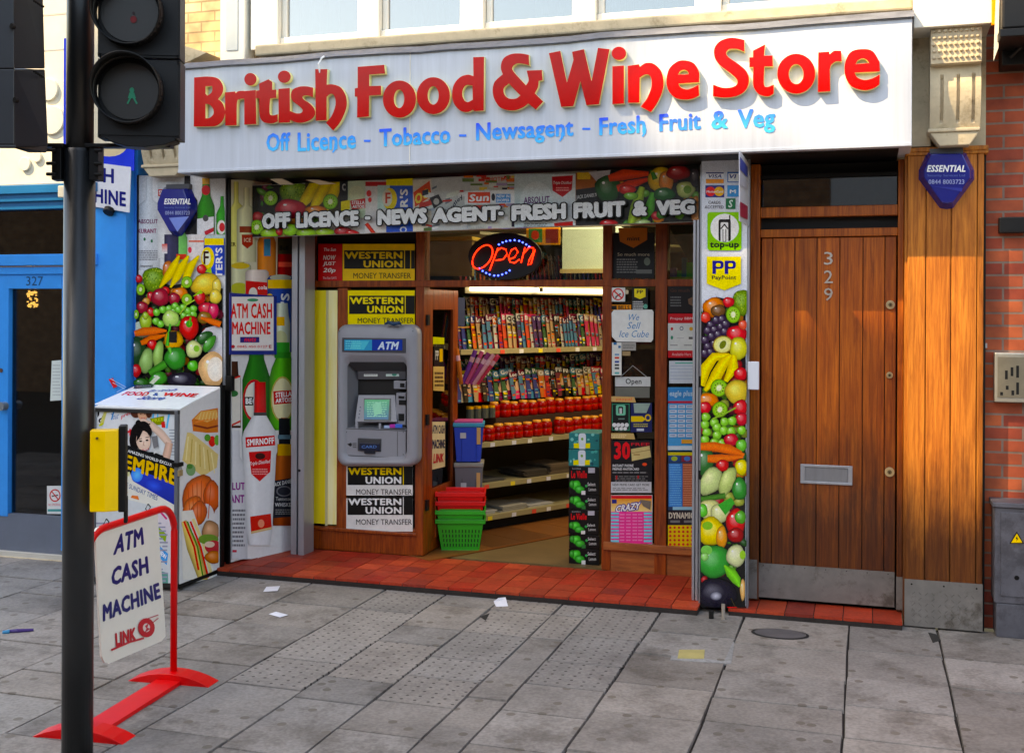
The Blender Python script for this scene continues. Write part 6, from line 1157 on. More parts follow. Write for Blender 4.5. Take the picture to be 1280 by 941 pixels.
a.fruit(510, 640, 36, 44, C(200, 150, 110), hs=0); a.ell(500, 670, 40, 20, C(110, 150, 60)); a.ell(520, 700, 34, 26, C(190, 50, 60)); a.ell(505, 690, 20, 12, C(240, 210, 190)); a.fruit(520, 740, 34, 26, C(214, 120, 40), hs=0)
a.build('side_print', GLOSS, st)
ln = (Vector((sx1, syf, zf))-Vector((sx0, syf, zf))).cross(Vector((sx1, syb, zbk))-Vector((sx1, syf, zf)))
lf_ = pplane(Vector((sx0, syf, zf)), ln if ln.z > 0 else -ln)
a = Art(lf_, base=.002); a.at((110, 480), 6.72); a.slab([(48, 172), (768, 215), (1095, 30), (420, 8)], .003, C(236, 240, 246)); a.text('British', [(520, 52), (770, 38), (735, 62), (490, 72)], C(60, 90, 180), .03, .3); a.text('FOOD', [(330, 66), (530, 70), (490, 105), (275, 98)], C(220, 20, 60), .05); a.text('&', [(560, 76), (600, 78), (585, 104), (540, 102)], C(50, 80, 170), .05); a.text('WINE', [(650, 76), (935, 84), (895, 116), (610, 105)], C(220, 16, 50), .05); a.text('Store', [(480, 106), (680, 108), (620, 140), (400, 134)], C(60, 90, 180), .03, .3); a.poly([(400, 14), (560, 10), (540, 34), (380, 44)], C(60, 70, 80)); scribble(a, 410, 18, 540, 36, 2, C(120, 130, 140)); a.build('lid', GLOSS, st)
m = MB(); m.box(sx1-.03, sx1+.016, syf-.028, syf+.03, PX(227, 582, sx1).z, PX(227, 577, sx1).z, C(70)); m.build('hasp', BLACK, st)
m = MB(); p = PX(229, 588, sx1); m.box(sx1+.006, sx1+.022, syf-.02, syf+.015, p.z-.025, p.z+.012, C(190, 170, 130)); m.tube([(sx1+.012, syf-.014, p.z+.01), (sx1+.012, syf-.012, p.z+.04), (sx1+.012, syf+.008, p.z+.04), (sx1+.012, syf+.01, p.z+.01)], .004, 6, C(170)); m.build('padlock', mat('padlock_metal', WH, .35, .7), st, bev=.002)

# ============================================================ blue neighbour shop 327
NYp = -.12
n7 = thing('blue_shop', 'bright blue painted shop front numbered 327 with glazed door at the left edge', 'shop front', (-5.6, NYp, 0))
m = MB(); q = lambda u0, v0, u1, v1, y=0, d=.1, c=None: m.pbox(u0, v0, u1, v1, NYp-y, d, c)
q(-60, 343, 10, 643); q(76.5, 343, 120, 690); q(10, 343, 77, 361); q(-60, 318, 120, 332, .03); q(-60, 334, 120, 343, .012); m.build('frame', BLUE, n7, bev=.004)
m = MB(); q(-60, 231, 120, 242, .05, .15); q(-60, 242, 120, 252, .03, .15); q(-60, 252, 120, 262, .01, .12); m.build('cornice', BLUED, n7, bev=.004)
m = MB(); q(-60, 643, 120, 691, -.005); m.build('kick_panel', GREYP, n7)
m = MB(); q(-60, 691, 120, 697, .03, .12, C(226)); m.build('white_sill', PAINTW, n7)
m = MB(); m.pbox(-60, 697, 120, 716, NYp-.04, .14); m.build('stone_plinth', STONE, n7, bev=.01)
m = MB(); q(-60, 260, 120, 320, -.05, .005); m.build('transom_pane', GLASSD, n7)
gd = MB(); gd.pbox(9, 360, 78, 642, NYp+.04, .005); gd.build('door_pane', GLASSD, n7)
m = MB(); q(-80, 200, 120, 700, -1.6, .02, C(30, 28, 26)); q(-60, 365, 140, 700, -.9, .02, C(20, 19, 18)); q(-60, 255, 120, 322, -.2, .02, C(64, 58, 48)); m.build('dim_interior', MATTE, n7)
m = MB(); q(-90, -80, 119, 231, .02, .3, C(250, 246, 236)); m.build('white_fascia', PAINTW, n7)
m = MB(); a_ = Zat(10, 25, NYp); q(-90, 22, 119, 24, .022, .01, C(190, 180, 170)); q(-90, 66, 119, 67.5, .022, .01, C(170)); m.build('fascia_joint', MATTE, n7)
for u, v, r in ((60, 112, 16), (64, 150, 21), (66, 210, 13), (45, 196, 8), (30, 205, 10)):
    m = MB(); p = P(u, v, NYp-.04); m.disc(p, (0, -1, 0), r/216, 28, C(238, 240, 236), th=.02); m.build('round_letter', PAINTW, n7, bev=.003)
a = Art(plane(NYp), base=.002); a.text('327', (33, 345.5, 54, 357), C(30, 70, 110), .0); a.build('house_number', PRINT, n7)
m = MB(); m.disc(P(1, 463, NYp-.006), (0, -1, 0), .014, 14, C(120, 90, 80)); m.disc(P(0, 508, NYp-.05), (0, -1, 0), .03, 16, C(150, 160, 170), th=.05); m.build('lock_and_knob', mat('dull_metal', WH, .35, .6), n7)
bpz = thing('blue_pilaster', 'blue painted pilaster between the two shop fronts', 'pilaster', tuple(P(150, 700, NYp)))
m = MB(); x0_, x1_ = Xat(116, -.13, 400), Xat(157, -.13, 400); m.box(x0_, x1_, -.13, .1, 0, Zat(140, 184, -.13)); m.box(x1_, Xat(171.5, -.04, 400), -.04, .1, 0, Zat(140, 184, -.13)); m.build('shaft', BLUE, bpz, bev=.004)
m = MB(); m.box(x0_-.02, x1_+.03, -.16, .1, Zat(140, 184, -.13), 3.6, C(226, 214, 190)); m.build('head', CREAM, bpz)
a = Art(plane(-.15), base=.004); a.slab([(116, 203), (164, 209), (162, 266), (116, 258)], .006, C(226, 226, 232)); a.text('CASH', [(88, 206), (143, 211), (143, 230), (88, 224)], C(16, 30, 110), .04); a.text('MACHINE', [(80, 230), (158, 240), (158, 259), (80, 248)], C(16, 30, 110), .04); a.build('cash_machine_sign', GLOSS, label='white CASH MACHINE board on the blue pilaster below the traffic signal', cat='sign')
a = Art(plane(-.15), base=.002); a.slab([(116, 184), (168, 186), (168, 214), (116, 205)], .004, C(10, 60, 200)); a.ell(137, 182, 22, 14, C(226, 206, 170)); a.build('blue_sign', GLOSS, label='royal blue sign board with cream arc above the cash machine board', cat='sign')
m = MB(); m.disc(P(135, 266, -.17), (0, -.6, -.8), .035, 16, C(120, 110, 90), th=.03); m.build('small_lamp', BLACK, None, label='small dark round fitting under the cash machine board', cat='fitting')
m = MB(); m.pbox(79.5, 48, 86, 184, -.5, .04, C(20, 70, 214)); m.build('blue_blade_sign', PRINT, None, label='narrow royal blue hanging sign edge left of the signal pole', cat='sign')
m = MB(); m.pbox(72, 232, 84, 247, -.20, .06, C(220, 220, 214)); m.build('white_fitting', PAINTW, None, bev=.006, label='small white plastic fitting under the white fascia beside the pole', cat='fitting')
a = Art(plane(NYp+.035), base=.002); a.slab([(65, 451), (77, 450), (77, 500), (63, 501)], .001, C(206, 214, 210)); scribble(a, 66, 455, 76, 496, 10, C(170, 176, 176), .35); a.build('paper_notice', MATTE, label='white sheet of paper taped inside the door of number 327', cat='notice')
a = Art(plane(NYp+.035), base=.002); a.slab([(59, 607), (77, 607), (77, 642), (59, 642)], .001, C(222, 224, 224)); a.ell(69, 619, 7, 8, C(190, 20, 30)); a.ell(69, 619, 5.6, 6.4, C(226)); a.line([(65, 620), (73, 618.5)], 1.4, C(20)); a.line([(64.5, 613.5), (73.5, 624.5)], 1.4, C(190, 20, 30)); a.text('NO SMOKING', (61, 629, 76, 632), C(200, 60, 70), .01); a.rect(60, 636, 77, 639, C(60, 150, 150)); a.build('no_smoking_sticker', PRINT, label='no smoking sticker low on the door glass of number 327', cat='sticker')
ch = thing('chandelier', 'warm lit lamp glowing inside the dark door of number 327', 'lamp', tuple(P(41, 372, .5)))
m = MB(); rs = random.Random(5)
for i in range(40): p = P(40+rs.uniform(-6, 6), 372+rs.uniform(-9, 12), .5+rs.uniform(-.04, .04)); m.disc(p, (0, -1, 0), rs.uniform(.004, .010), 7, th=.01)
m.build('bulb', emis('warm_bulb', (1, .62, .16, 1), 5), ch); m = MB(); m.tube([P(41, 330, .52), P(41, 366, .52)], .006, 6); m.build('rod', BLACK, ch)
a = Art(plane(-.14), base=.002); a.poly([(136, 474), (141, 472), (147, 483), (142, 485)], C(206, 30, 40)); a.line([(138, 473), (158, 484), (146, 490)], .7, C(200, 220, 240)); a.line([(141, 478), (156, 486)], .6, C(200, 220, 240)); a.build('trolley_sticker', PRINT, label='tiny red and white shopping trolley sticker on the blue pilaster', cat='sticker')

# ============================================================ alarm boxes
def alarm(cx, cy, w_, h_, Y, label, painted_glint):
    t = thing('alarm_box', label, 'alarm box', tuple(P(cx, cy+h_/2, Y)), 'blue security alarm boxes')
    o_ = [(-.34, -.5), (.34, -.5), (.5, -.18), (.5, -.02), (.12, .48), (.0, .5), (-.12, .48), (-.5, -.02), (-.5, -.18)]
    i_ = [(x*.80, y*.84-.015) for x, y in o_]
    Lo_ = [P(cx+x*w_, cy+y*h_, Y) for x, y in o_]; Li = [P(cx+x*w_, cy+y*h_, Y)+Vector((0, -.055, 0)) for x, y in i_]; Lb = [p+Vector((0, .02, 0)) for p in Lo_]; n = len(o_)
    m = MB(); m.add(Lb+Lo_+Li, [tuple(range(n))]+[(j*n+i, j*n+(i+1) % n, (j+1)*n+(i+1) % n, (j+1)*n+i) for j in (0, 1) for i in range(n)]+[tuple(range(2*n, 3*n))]); m.build('cover', mat('alarm_blue', C(12, 30, 112), .18, coat=.5), t, bev=.004)
    a = Art(plane(Y-.055), base=.001)
    a.text('ESSENTIAL', (cx-w_*.35, cy-h_*.27, cx+w_*.34, cy-h_*.15), C(240), .04, .25); a.text('Security Services Ltd', (cx-w_*.34, cy-h_*.11, cx+w_*.33, cy-h_*.06), C(90, 110, 170), .0); a.text('0844 8003723', (cx-w_*.32, cy-h_*.02, cx+w_*.32, cy+h_*.06), C(150, 160, 200), .02)
    if painted_glint: a.poly([(cx-w_*.22, cy+h_*.12), (cx+w_*.30, cy+h_*.09), (cx+w_*.0, cy+h_*.40)], C(120, 140, 206))  # sun highlight on the lower cover, painted as a pale triangle
    else: a.poly([(cx-w_*.24, cy+h_*.10), (cx+w_*.29, cy+h_*.13), (cx+w_*.27, cy+h_*.19)], C(50, 60, 140))
    a.build('lettering', GLOSS, t); m = MB(); m.pbox(cx-w_*.3, cy-h_*.56, cx+w_*.3, cy-h_*.46, Y-.03, .04); m.build('top_bracket', GREYD, t)
alarm(1183, 226, 70, 72, -.03, 'dark blue alarm box with white lettering high on the timber pilaster', False)
alarm(222, 265, 48, 62, -.05, 'dark blue alarm box over the printed bottles left of the entrance', True)

# ============================================================ litter, covers
def paper(q, label, c=C(214, 216, 226), z=.004):
    m = MB(); pts = [G(u, v, z+dz) for u, v, dz in q]; ctr = sum(pts, Vector())/len(pts)+Vector((0, 0, .003)); vs = pts+[ctr]; n = len(pts)
    m.add(vs+[p-Vector((0, 0, .0012)) for p in vs], [(i, (i+1) % n, n) for i in range(n)]+[(n+1+(i+1) % n, n+1+i, 2*n+1) for i in range(n)]+[(i, n+1+i, n+1+(i+1) % n, (i+1) % n) for i in range(n)], c); return m.build('paper_scrap', MATTE, None, label=label, cat='litter', fixn=False)
paper([(329, 739, .002), (333, 733, .006), (350, 732, .002), (347, 738, .01)], 'white paper scrap on the pavement nearest the magazine stand')
paper([(336, 767, .002), (345, 764, .008), (360, 768, .002), (350, 771, .001)], 'white paper scrap on the slabs in front of the other scrap')
paper([(617, 751, .002), (623, 747, .03), (632, 746, .02), (635, 757, .003), (620, 758, .001)], 'curled white paper scrap at the foot of the red tiled step')
m = MB(); m.tube([G(4, 789, .012), G(22, 788, .014), G(42, 787, .010)], [.006, .011, .008], 8, C(70, 50, 110)); m.tube([G(3, 790, .012), G(12, 789, .013)], [.008, .012], 8, C(40, 130, 170)); m.build('sweet_wrapper', GLOSS, None, label='crumpled blue and purple sweet wrapper on the pavement at far left', cat='litter')
m = MB(); rs = random.Random(21)
for i in range(46):
    p = G(rs.uniform(120, 1270), rs.uniform(742, 852), .006); s = rs.uniform(.004, .012)
    if p.y > -.22: continue
    m.disc(p, (0, 0, 1), s, 7, mulc(C(190), rs.uniform(.5, 1.2)), th=.002)
m.build('ground_debris', MATTE, None, label='tiny pale scraps and gum flecks scattered on the paving slabs', cat='debris', kind='stuff')
mh = thing('oval_cover', 'worn oval iron cover plate set in the slab before the street door', 'cover plate', tuple(G(975, 793, 0)))
m = MB(); c0 = G(975, 793, .0); n = 36
def oval(k, z): return [Vector((c0.x+.150*k*math.cos(2*math.pi*i/n), c0.y+.10*k*math.sin(2*math.pi*i/n), z)) for i in range(n)]
A, B, Cc, Dd = oval(1, .006), oval(.90, .009), oval(.88, .005), oval(.0, .005)
m.add(A+B, [(i, (i+1) % n, n+(i+1) % n, n+i) for i in range(n)], C(40, 40, 42)); m.build('rim', mat('cast_iron', WH, .6, .3, var=.3), mh)
m = MB(); m.slab(oval(.88, .0075), .01, Vector((0, 0, 1)), C(104, 102, 104)); m.build('plate', mat('cast_iron'), mh)
yc = thing('stopcock_cover', 'small square cream iron stopcock cover patched into the paving', 'cover plate', tuple(G(863, 816, 0)))
m = MB(); q = [G(849, 811.5, .006), G(881, 811.5, .006), G(880, 822.5, .006), G(847, 822, .006)]; m.slab(q, .01, Vector((0, 0, 1)), C(196, 184, 130)); m.build('plate', mat('cast_iron'), yc)
m = MB()
for i in range(6):
    for j in range(3): m.disc(G(853+i*5, 813.6+j*3, .0085), (0, 0, 1), .0055, 6, C(110, 100, 66), th=.002)
m.build('stud', MATTE, yc)
structure((lambda m: (m.slab([G(843, 799, .004), G(918, 802, .004), G(914, 829, .004), G(838, 824, .004)], .01, Vector((0, 0, 1)), mulc(C(158), 1)), m.build('cement_patch', SLAB))[1])(MB()))
m = MB(); m.tube([G(904, 775, .0), G(904, 775, .0)+Vector((0, 0, .09))], .010, 8, C(190, 180, 170)); m.tube([G(889, 774, .0), G(889, 774, .0)+Vector((0, 0, .05))], .014, 8, C(40)); m.build('bolt_post', mat('dull_metal'), None, label='two short metal floor bolts under the narrow fruit panel', cat='bolt')

m = MB()                                    # broken slab corners
for q in (((313, 813), (331, 817), (345, 818), (330, 824)), ((436, 821), (456, 823), (462, 828), (446, 829)), ((600, 770), (612, 766), (607, 775)), ((770, 838), (779, 826), (781, 833)), ((1160, 790), (1170, 792), (1176, 800), (1166, 803))): m.slab([G(u, v, .0035) for u, v in q], .004, Vector((0, 0, 1)), C(200))
structure(m.build('broken_paving_edges', JOINT))
# ============================================================ signal pole with heads, push button box
Rt = Vector((ca, sa, 0)); Fw = Vector((-sa, ca, 0)); Up = Vector((0, 0, 1))
PZ = 4.30; pole_top = W(101, -60, PZ); pole_bot = W(96.6, 900, PZ); px_ = (W(98.8, 430, PZ)).x; py_ = W(98.8, 430, PZ).y
sg = thing('signal_pole', 'black painted traffic signal pole standing in the left foreground', 'pole', (px_, py_, 0))
m = MB(); r1, r2 = 16.5/F_PX*PZ, 18.8/F_PX*PZ; zj = W(99, 190, PZ).z
m.tube([(px_, py_, 0), (px_, py_, zj)], r2, 28); m.tube([(px_, py_, zj), (px_, py_, zj+.01)], [r2, r1], 28, caps=False); m.tube([(px_, py_, zj), (px_, py_, 3.4)], r1, 28); m.build('shaft', POLEM, sg, smooth=True)
# re-sharpen caps is unnecessary: both ends are out of view
for v in (186, 213):
    m = MB(); z = W(99, v, PZ).z; m.ring(Vector((px_, py_, z-.012)), (0, 0, .024), r2+.008, r2-.002, 24); m.build('clamp_band', BLACK, sg)
pc = Vector((px_, py_, 0))
m = MB(); z = W(99, 184, PZ).z
m.obox(pc+Rt*.04+Up*(z-.008)-Fw*.06, Rt*.32, Fw*.05, Up*.014); m.obox(pc-Rt*.34+Up*(z-.008)-Fw*.06, Rt*.30, Fw*.05, Up*.014); m.obox(pc+Rt*(r2-.004)+Up*(z-.13)-Fw*.05, Rt*.035, Fw*.06, Up*.13); m.obox(pc-Rt*(r2+.03)+Up*(z-.13)-Fw*.05, Rt*.035, Fw*.06, Up*.13)
for dz in (-.11, -.07, -.02):
    m.tube([pc+Rt*(r2+.02)+Up*(z+dz)-Fw*.06, pc+Rt*(r2+.05)+Up*(z+dz)-Fw*.06], .007, 8); m.tube([pc-Rt*(r2+.045)+Up*(z+dz)-Fw*.06, pc-Rt*(r2+.01)+Up*(z+dz)-Fw*.06], .007, 8)
m.build('bracket_arm', BLACK, sg, bev=.002)
# pedestrian head
HZ = 4.18; ph = thing('pedestrian_signal', 'black two lamp pedestrian signal with dim red and green figures on the pole', 'traffic signal', tuple(W(173, 175, HZ)))
yawh = .10; hr = (Rt*math.cos(yawh)+Fw*math.sin(yawh)); hf = (Fw*math.cos(yawh)-Rt*math.sin(yawh))
def hp(u, v, o=0):
    d_ = ray(u, v); o0 = W(173, 100, HZ); k = (o0-CAM).dot(hf)/d_.dot(hf); return CAM+d_*k-hf*o
for v0, v1, cy, rr_, lens in ((-30, 71, 18, 42, 'r'), (73.5, 172, 115, 42, 'g')):
    a_, b_, c_ = hp(122, v1), hp(225, v1), hp(122, v0); ux = hr*(b_-a_).length; uz = Up*(c_-a_).length
    m = MB(); m.obox(a_, ux, hf*.10, uz); m.obox(a_-hf*.004+ux*.02+uz*.03, ux*.96, hf*.01, uz*.94)
    for su in (0, 1):
        for sz in (.0, .95):
            for k_ in range(3): m.obox(a_+ux*(su*.955+.005)+uz*(sz+k_*.018)-hf*.008, ux*.035, hf*.01, uz*.010)
    hd = m.build('housing', BLACK, ph, bev=.005)
    c0 = hp(163, cy, .004); rad = rr_/F_PX*HZ
    m = MB(); m.ring(c0, -hf*.055, rad, rad-.006, 40); 
    # visor, longer above than below
    n = 36; vs = []
    for k_ in range(n+1):
        an = 2*math.pi*k_/n; dep = .05+.075*(.5+.5*math.sin(an)); d_ = hr*math.cos(an)+Up*math.sin(an)
        vs += [c0+d_*rad-hf*.03, c0+d_*rad*1.0-hf*dep, c0+d_*(rad-.005)-hf*dep, c0+d_*(rad-.005)-hf*.03]
    m.add(vs, [(k_*4+j, k_*4+(j+1) % 4, k_*4+4+(j+1) % 4, k_*4+4+j) for k_ in range(n) for j in range(4)]); m.build('visor', BLACK, hd, smooth=True)
    m = MB(); m.disc(c0-hf*.008, -hf, rad*.84, 36, C(26), th=.006); m.build('lens', mat('dark_lens', WH, .35, coat=.2), hd)
    a = Art(lambda u, v, o=0: hp(u, v, .014+o), base=.001)
    if lens == 'r': a.ell(168, 26, 4.2, 4.6, C(96, 14, 20), c2=C(130, 10, 20)); a.ell(168, 18, 1.6, 2, C(44, 20, 24))
    else: a.ell(166, 114, 3, 3.4, C(10, 130, 100)); a.poly([(163, 117), (169, 117), (171, 124), (161, 124)], C(10, 130, 100)); a.line([(164.5, 123), (160.5, 131)], 2.2, C(10, 130, 100)); a.line([(168, 123), (172.5, 131)], 2.2, C(10, 130, 100))
    a.build('figure', PRINT, hd)
m = MB(); pts = [hp(u, v) for u, v in ((130, 172), (216, 172), (220, 176), (206, 181), (180, 184), (158, 183), (140, 178))]; m.slab(pts, .09, -hf); m.build('chin', BLACK, ph, bev=.003)
# vehicle head seen from behind and the side
VH = thing('vehicle_signal', 'back of a large black vehicle signal head cut by the left edge', 'traffic signal', tuple(W(10, 190, 4.05)))
yv = -.55; vr = Rt*math.cos(yv)+Fw*math.sin(yv); vf = Fw*math.cos(yv)-Rt*math.sin(yv)
def vpz(u, v, z): return W(u, v, z)
m = MB()
def vbox(v0, v1, u0t, u1t, u0b, u1b, z0, z1, dz): # quad prism between depths
    f_ = [W(u0t, v0, z0), W(u1t, v0, z1), W(u1b, v1, z1), W(u0b, v1, z0)]; b_ = [CAM+(p-CAM)*(1+dz/4.) for p in f_]
    m.add(f_+b_, [(0, 1, 2, 3), (7, 6, 5, 4), (0, 4, 5, 1), (1, 5, 6, 2), (2, 6, 7, 3), (3, 7, 4, 0)])
vbox(-60, 86.2, -80, 17, -80, 18, 3.85, 3.92, .26); vbox(85, 88, -80, 18, -80, 56, 3.93, 4.1, .1); vbox(86.6, 181, -80, 18, -80, 18, 3.85, 3.92, .26)
vbox(-60, 86, 17, 52, 18, 56, 3.92, 4.12, .10); vbox(87, 184, 18, 56, 18, 60, 3.92, 4.12, .10)
vbox(183, 191, 10, 60, 36, 58, 3.95, 4.1, .12); vbox(181, 185, -80, 20, -80, 20, 3.85, 3.92, .26)
m.build('housing', mat('signal_grey', C(30, 32, 38), .42, var=.3, scale=5, bump=.05), VH, bev=.004)
m = MB()
for v in (33, 125): m.disc(W(14 if v < 90 else 18, v, 3.90), -vf, .010, 10, C(8), th=.012)
for v0 in (2, 90):
    for k_ in range(5): p = W(44+k_*2.4, v0+k_*1.6, 4.0+.02*k_); m.disc(p-vf*.006, -vf, .004, 8, C(14), th=.01)
m.build('fixing', BLACK, VH)
# yellow push button unit
pbu = thing('push_button_unit', 'yellow pedestrian push button box fixed to the right side of the pole', 'push button box', tuple(W(128, 640, 4.22)))
a_ = W(112, 640, 4.2); b_ = W(112, 538, 4.2)
yv2 = .25; br_ = Rt*math.cos(yv2)+Fw*math.sin(yv2); bf_ = Fw*math.cos(yv2)-Rt*math.sin(yv2)
m = MB(); h_ = (b_-a_).length; wd = 33/F_PX*4.2
pts = [a_, a_+br_*wd*.55-bf_*.012, a_+br_*wd*1.02, a_+br_*wd*1.02+bf_*.06, a_+bf_*.06]; m.add(pts+[p+Up*h_ for p in pts], [tuple(range(4, -1, -1)), tuple(range(5, 10))]+[(i, (i+1) % 5, (i+1) % 5+5, i+5) for i in range(5)]); m.build('housing', YEL, pbu, bev=.004)
m = MB(); m.obox(a_+br_*wd*1.02+bf_*.006-Up*.006, br_*.028, bf_*.07, Up*(h_+.02)); m.obox(a_+br_*(wd+.02)-Up*.05+bf_*.02, br_*.014, bf_*.03, Up*.10); m.build('back_plate', BLACK, pbu, bev=.004)
m = MB(); m.disc(W(121, 548, 4.19), -bf_, .005, 8, C(90, 70, 20), th=.01); m.build('screw', MATTE, pbu)

# ============================================================ red swinging A-frame sign
fr_ = thing('pavement_sign', 'red tubular pavement sign holding a swinging white ATM CASH MACHINE board', 'pavement sign', tuple(W(190, 850, 5.0)*1))
R0 = W(217, 842, 5.2); R0.z = 0; dirn = (Fw*.977+Rt*.213).normalized(); L0 = R0-dirn*.70
zt = W(200, 633, 5.15).z; rad = .10
def fpnt(t, z): return R0-dirn*t+Up*z
pts = [fpnt(0, 0.04), fpnt(0, zt-.12)]+[fpnt(.12-.12*math.cos(R(k*15)), zt-.12+.12*math.sin(R(k*15))) for k in range(1, 7)]+[fpnt(.58+.12*math.sin(R(k*15)), zt-.12+.12*math.cos(R(k*15))) for k in range(0, 7)]+[fpnt(.70, .04)]
m = MB(); m.tube(pts, .0155, 14); m.build('tube_frame', REDP, fr_, smooth=True)
m = MB(); sd_ = dirn.cross(Up).normalized()
for t in (.0, .70):
    c_ = fpnt(t, 0); n_ = 9; vs = []
    for k_ in range(n_):
        q_ = -1+2*k_/(n_-1); vs += [c_+sd_*(.20*q_)-dirn*.05+Up*(.045*(1-q_*q_)+.004), c_+sd_*(.20*q_)+dirn*.05+Up*(.045*(1-q_*q_)+.004), c_+sd_*(.20*q_)+dirn*.05, c_+sd_*(.20*q_)-dirn*.05]
    m.add(vs, [(k_*4+j, k_*4+(j+1) % 4, k_*4+4+(j+1) % 4, k_*4+4+j) for k_ in range(n_-1) for j in range(4)]+[(0, 1, 2, 3), (n_*4-4, n_*4-1, n_*4-2, n_*4-3)])
m.obox(fpnt(.66, .0)-sd_*.06, dirn*.62, sd_*.12, Up*.02)
m.build('foot', REDP, fr_, bev=.004)
nb_ = dirn.cross(Up).normalized(); nb_ = nb_ if (CAM-R0).dot(nb_) > 0 else -nb_
bf = pplane(fpnt(.3, .4)+nb_*.0, nb_)
def corner(x, y): return (x, y)
q = [(117.5, 664), (121, 659), (192, 639), (196, 641), (205.5, 780), (206, 795), (201, 801), (135, 829), (130, 828), (126, 820), (118, 672)]
a = Art(bf, base=.004); a.slab(q, .008, C(230, 228, 220))
for t, qq in (('ATM', [(145, 668), (177, 658), (179, 680), (140, 694)]), ('CASH', [(139, 709), (183, 694), (185, 716), (137, 733)]), ('MACHINE', [(127, 755), (197, 727), (200, 747), (127, 777)])): a.text(t, qq, C(18, 26, 100), .05)
a.text('LINK', [(142, 791), (168, 783), (168, 799), (143, 808)], C(186, 16, 40), .06); a.line([(137, 812), (160, 802), (178, 797)], 2.4, C(186, 30, 50)); a.line([(176, 775), (196, 768)], 1.2, C(190, 90, 100)); a.line([(186, 780), (196, 772)], 1.2, C(190, 90, 100)); a.ell(181, 784, 10.5, 12, C(186, 16, 40), 0); a.ell(181, 784, 4.5, 5.5, C(222, 210, 205)); a.poly([(179, 782), (184, 778), (182, 784), (186, 785), (178, 791), (181, 785)], C(186, 40, 60))
bd = a.build('board', mat('board_print', WH, .3, var=.08, scale=6, grime=(8, .68, (.75, .73, .7, 1))), fr_)
m = MB()
for u, v in ((134, 655), (186, 636)): p = bf(u, v, -.004); m.tube([p+Up*.022, p+nb_*.012+Up*.01, p-Up*.01, p-nb_*.012+Up*.0, p+Up*.022], .0028, 6, C(40))
m.build('hanging_wire', BLACK, fr_)

# ============================================================ shop interior
shp = vplane((SA.x, SA.y), (SB.x, SB.y)); 
def SH(u, v): d_ = ray(u, v); k = (SA-CAM).dot(SN)/d_.dot(SN); return CAM+d_*k
tt = lambda u: (SH(u, 500)-SA).dot(ST)
T0, T1 = tt(588), max(tt(748)+.35, 1.5)
ang = math.atan2(ST.y, ST.x); TE = T1+1.3
def sz(v, u=620): return SH(u, v).z
su = thing('shelf_unit', 'long cream metal shelf unit with back panel running along the shop interior', 'shelves', (SA.x, SA.y, .05))
def sbox(m, t0, t1, d0, d1, z0, z1, c=None): m.obox(SA+ST*t0+SN*d0+Up*z0, ST*(t1-t0), SN*(d1-d0), Up*(z1-z0), c)
m = MB(); sbox(m, T0, TE, -.62, -.60, .05, 2.5); m.build('back_panel', SHELFB, su)
zs = {'a': sz(643), 'b': sz(604), 'c': sz(552), 'd': sz(437.5), 'e': sz(352)}
zoff = {'a': (0, -.58), 'b': (-.02, -.58), 'c': (0, -.58), 'd': (-.12, -.58), 'e': (-.05, -.58)}
for k_ in 'abcde': m = MB(); z = zs[k_]; m_d0, m_d1 = zoff[k_]; sbox(m, T0, TE, m_d0, m_d1, z-.012, z); sbox(m, T0, TE, m_d0+.006, m_d0, z-.035, z+.004); m.build('shelf', SHELF, su, bev=.002)
m = MB(); sbox(m, T0, TE, -.06, -.58, .05, zs['a']-.035); m.build('plinth', DARK, su)
m = MB()
for t in (T0, TE-.03): m = MB(); sbox(m, t, t+.03, -.02 if t > 0 else -.5, -.6, .05, 2.45); m.build('upright', SHELFB, su)
m = MB(); sbox(m, T0, TE, .10, -.55, zs['e']+.34, zs['e']+.36); m.build('top_canopy', SHELF, su)
# fluorescent lamp under the canopy shelf
fl = thing('fluorescent_lamp', 'white glowing fluorescent strip lamp above the magazine rows', 'strip lamp', tuple(SA+Up*sz(364)))
for t0, t1 in ((tt(592), tt(672)), (tt(676), T1)):
    m = MB(); sbox(m, t0, t1, .02, -.06, zs['e']-.075, zs['e']-.04); m.build('tube', TUBE, fl, bev=.01)
m = MB(); sbox(m, tt(672), tt(676), .02, -.06, zs['e']-.07, zs['e']-.04, C(60)); sbox(m, T0, T1, -.065, -.075, zs['e']-.09, zs['e']-.02); m.build('fixture', SHELF, fl)
def area(loc, rot, sx_, sy_, e_, c_=(1, .9, .72)):
    l = bpy.data.lights.new('shop_light', 'AREA'); l.shape = 'RECTANGLE'; l.size = sx_; l.size_y = sy_; l.energy = e_; l.color = c_; o = bpy.data.objects.new('shop_light', l); col.objects.link(o); o.location = loc; o.rotation_euler = rot; return o
cl_ = thing('ceiling_lamp', 'white strip lamp on the shop ceiling behind the transom window', 'ceiling lamp', (-2.0, 1.5, 2.8))
m = MB(); m.obox(Vector((-2.3, 1.2, 2.80)), ST*1.5, SN*.12, Up*.04); m.build('tube', TUBE, cl_); m = MB(); m.obox(Vector((-2.32, 1.19, 2.84)), ST*1.54, SN*.16, Up*.04); m.build('fixture', SHELF, cl_)
area((-1.75, 1.7, 2.76), (0, 0, ang), 1.4, .3, 3.6); area(tuple(SA+ST*.8+SN*.9+Up*2.2), (0, R(-50), ang-R(90)+R(90)), .3, 1.6, 0.01)
# aimed at the shelf face
lo = area(tuple(SA+ST*.9+SN*1.0+Up*2.3), (0, 0, 0), 1.4, .3, 3.6); lo.rotation_euler = (Vector((SN.x, SN.y, .9))).to_track_quat('Z', 'Y').to_euler()
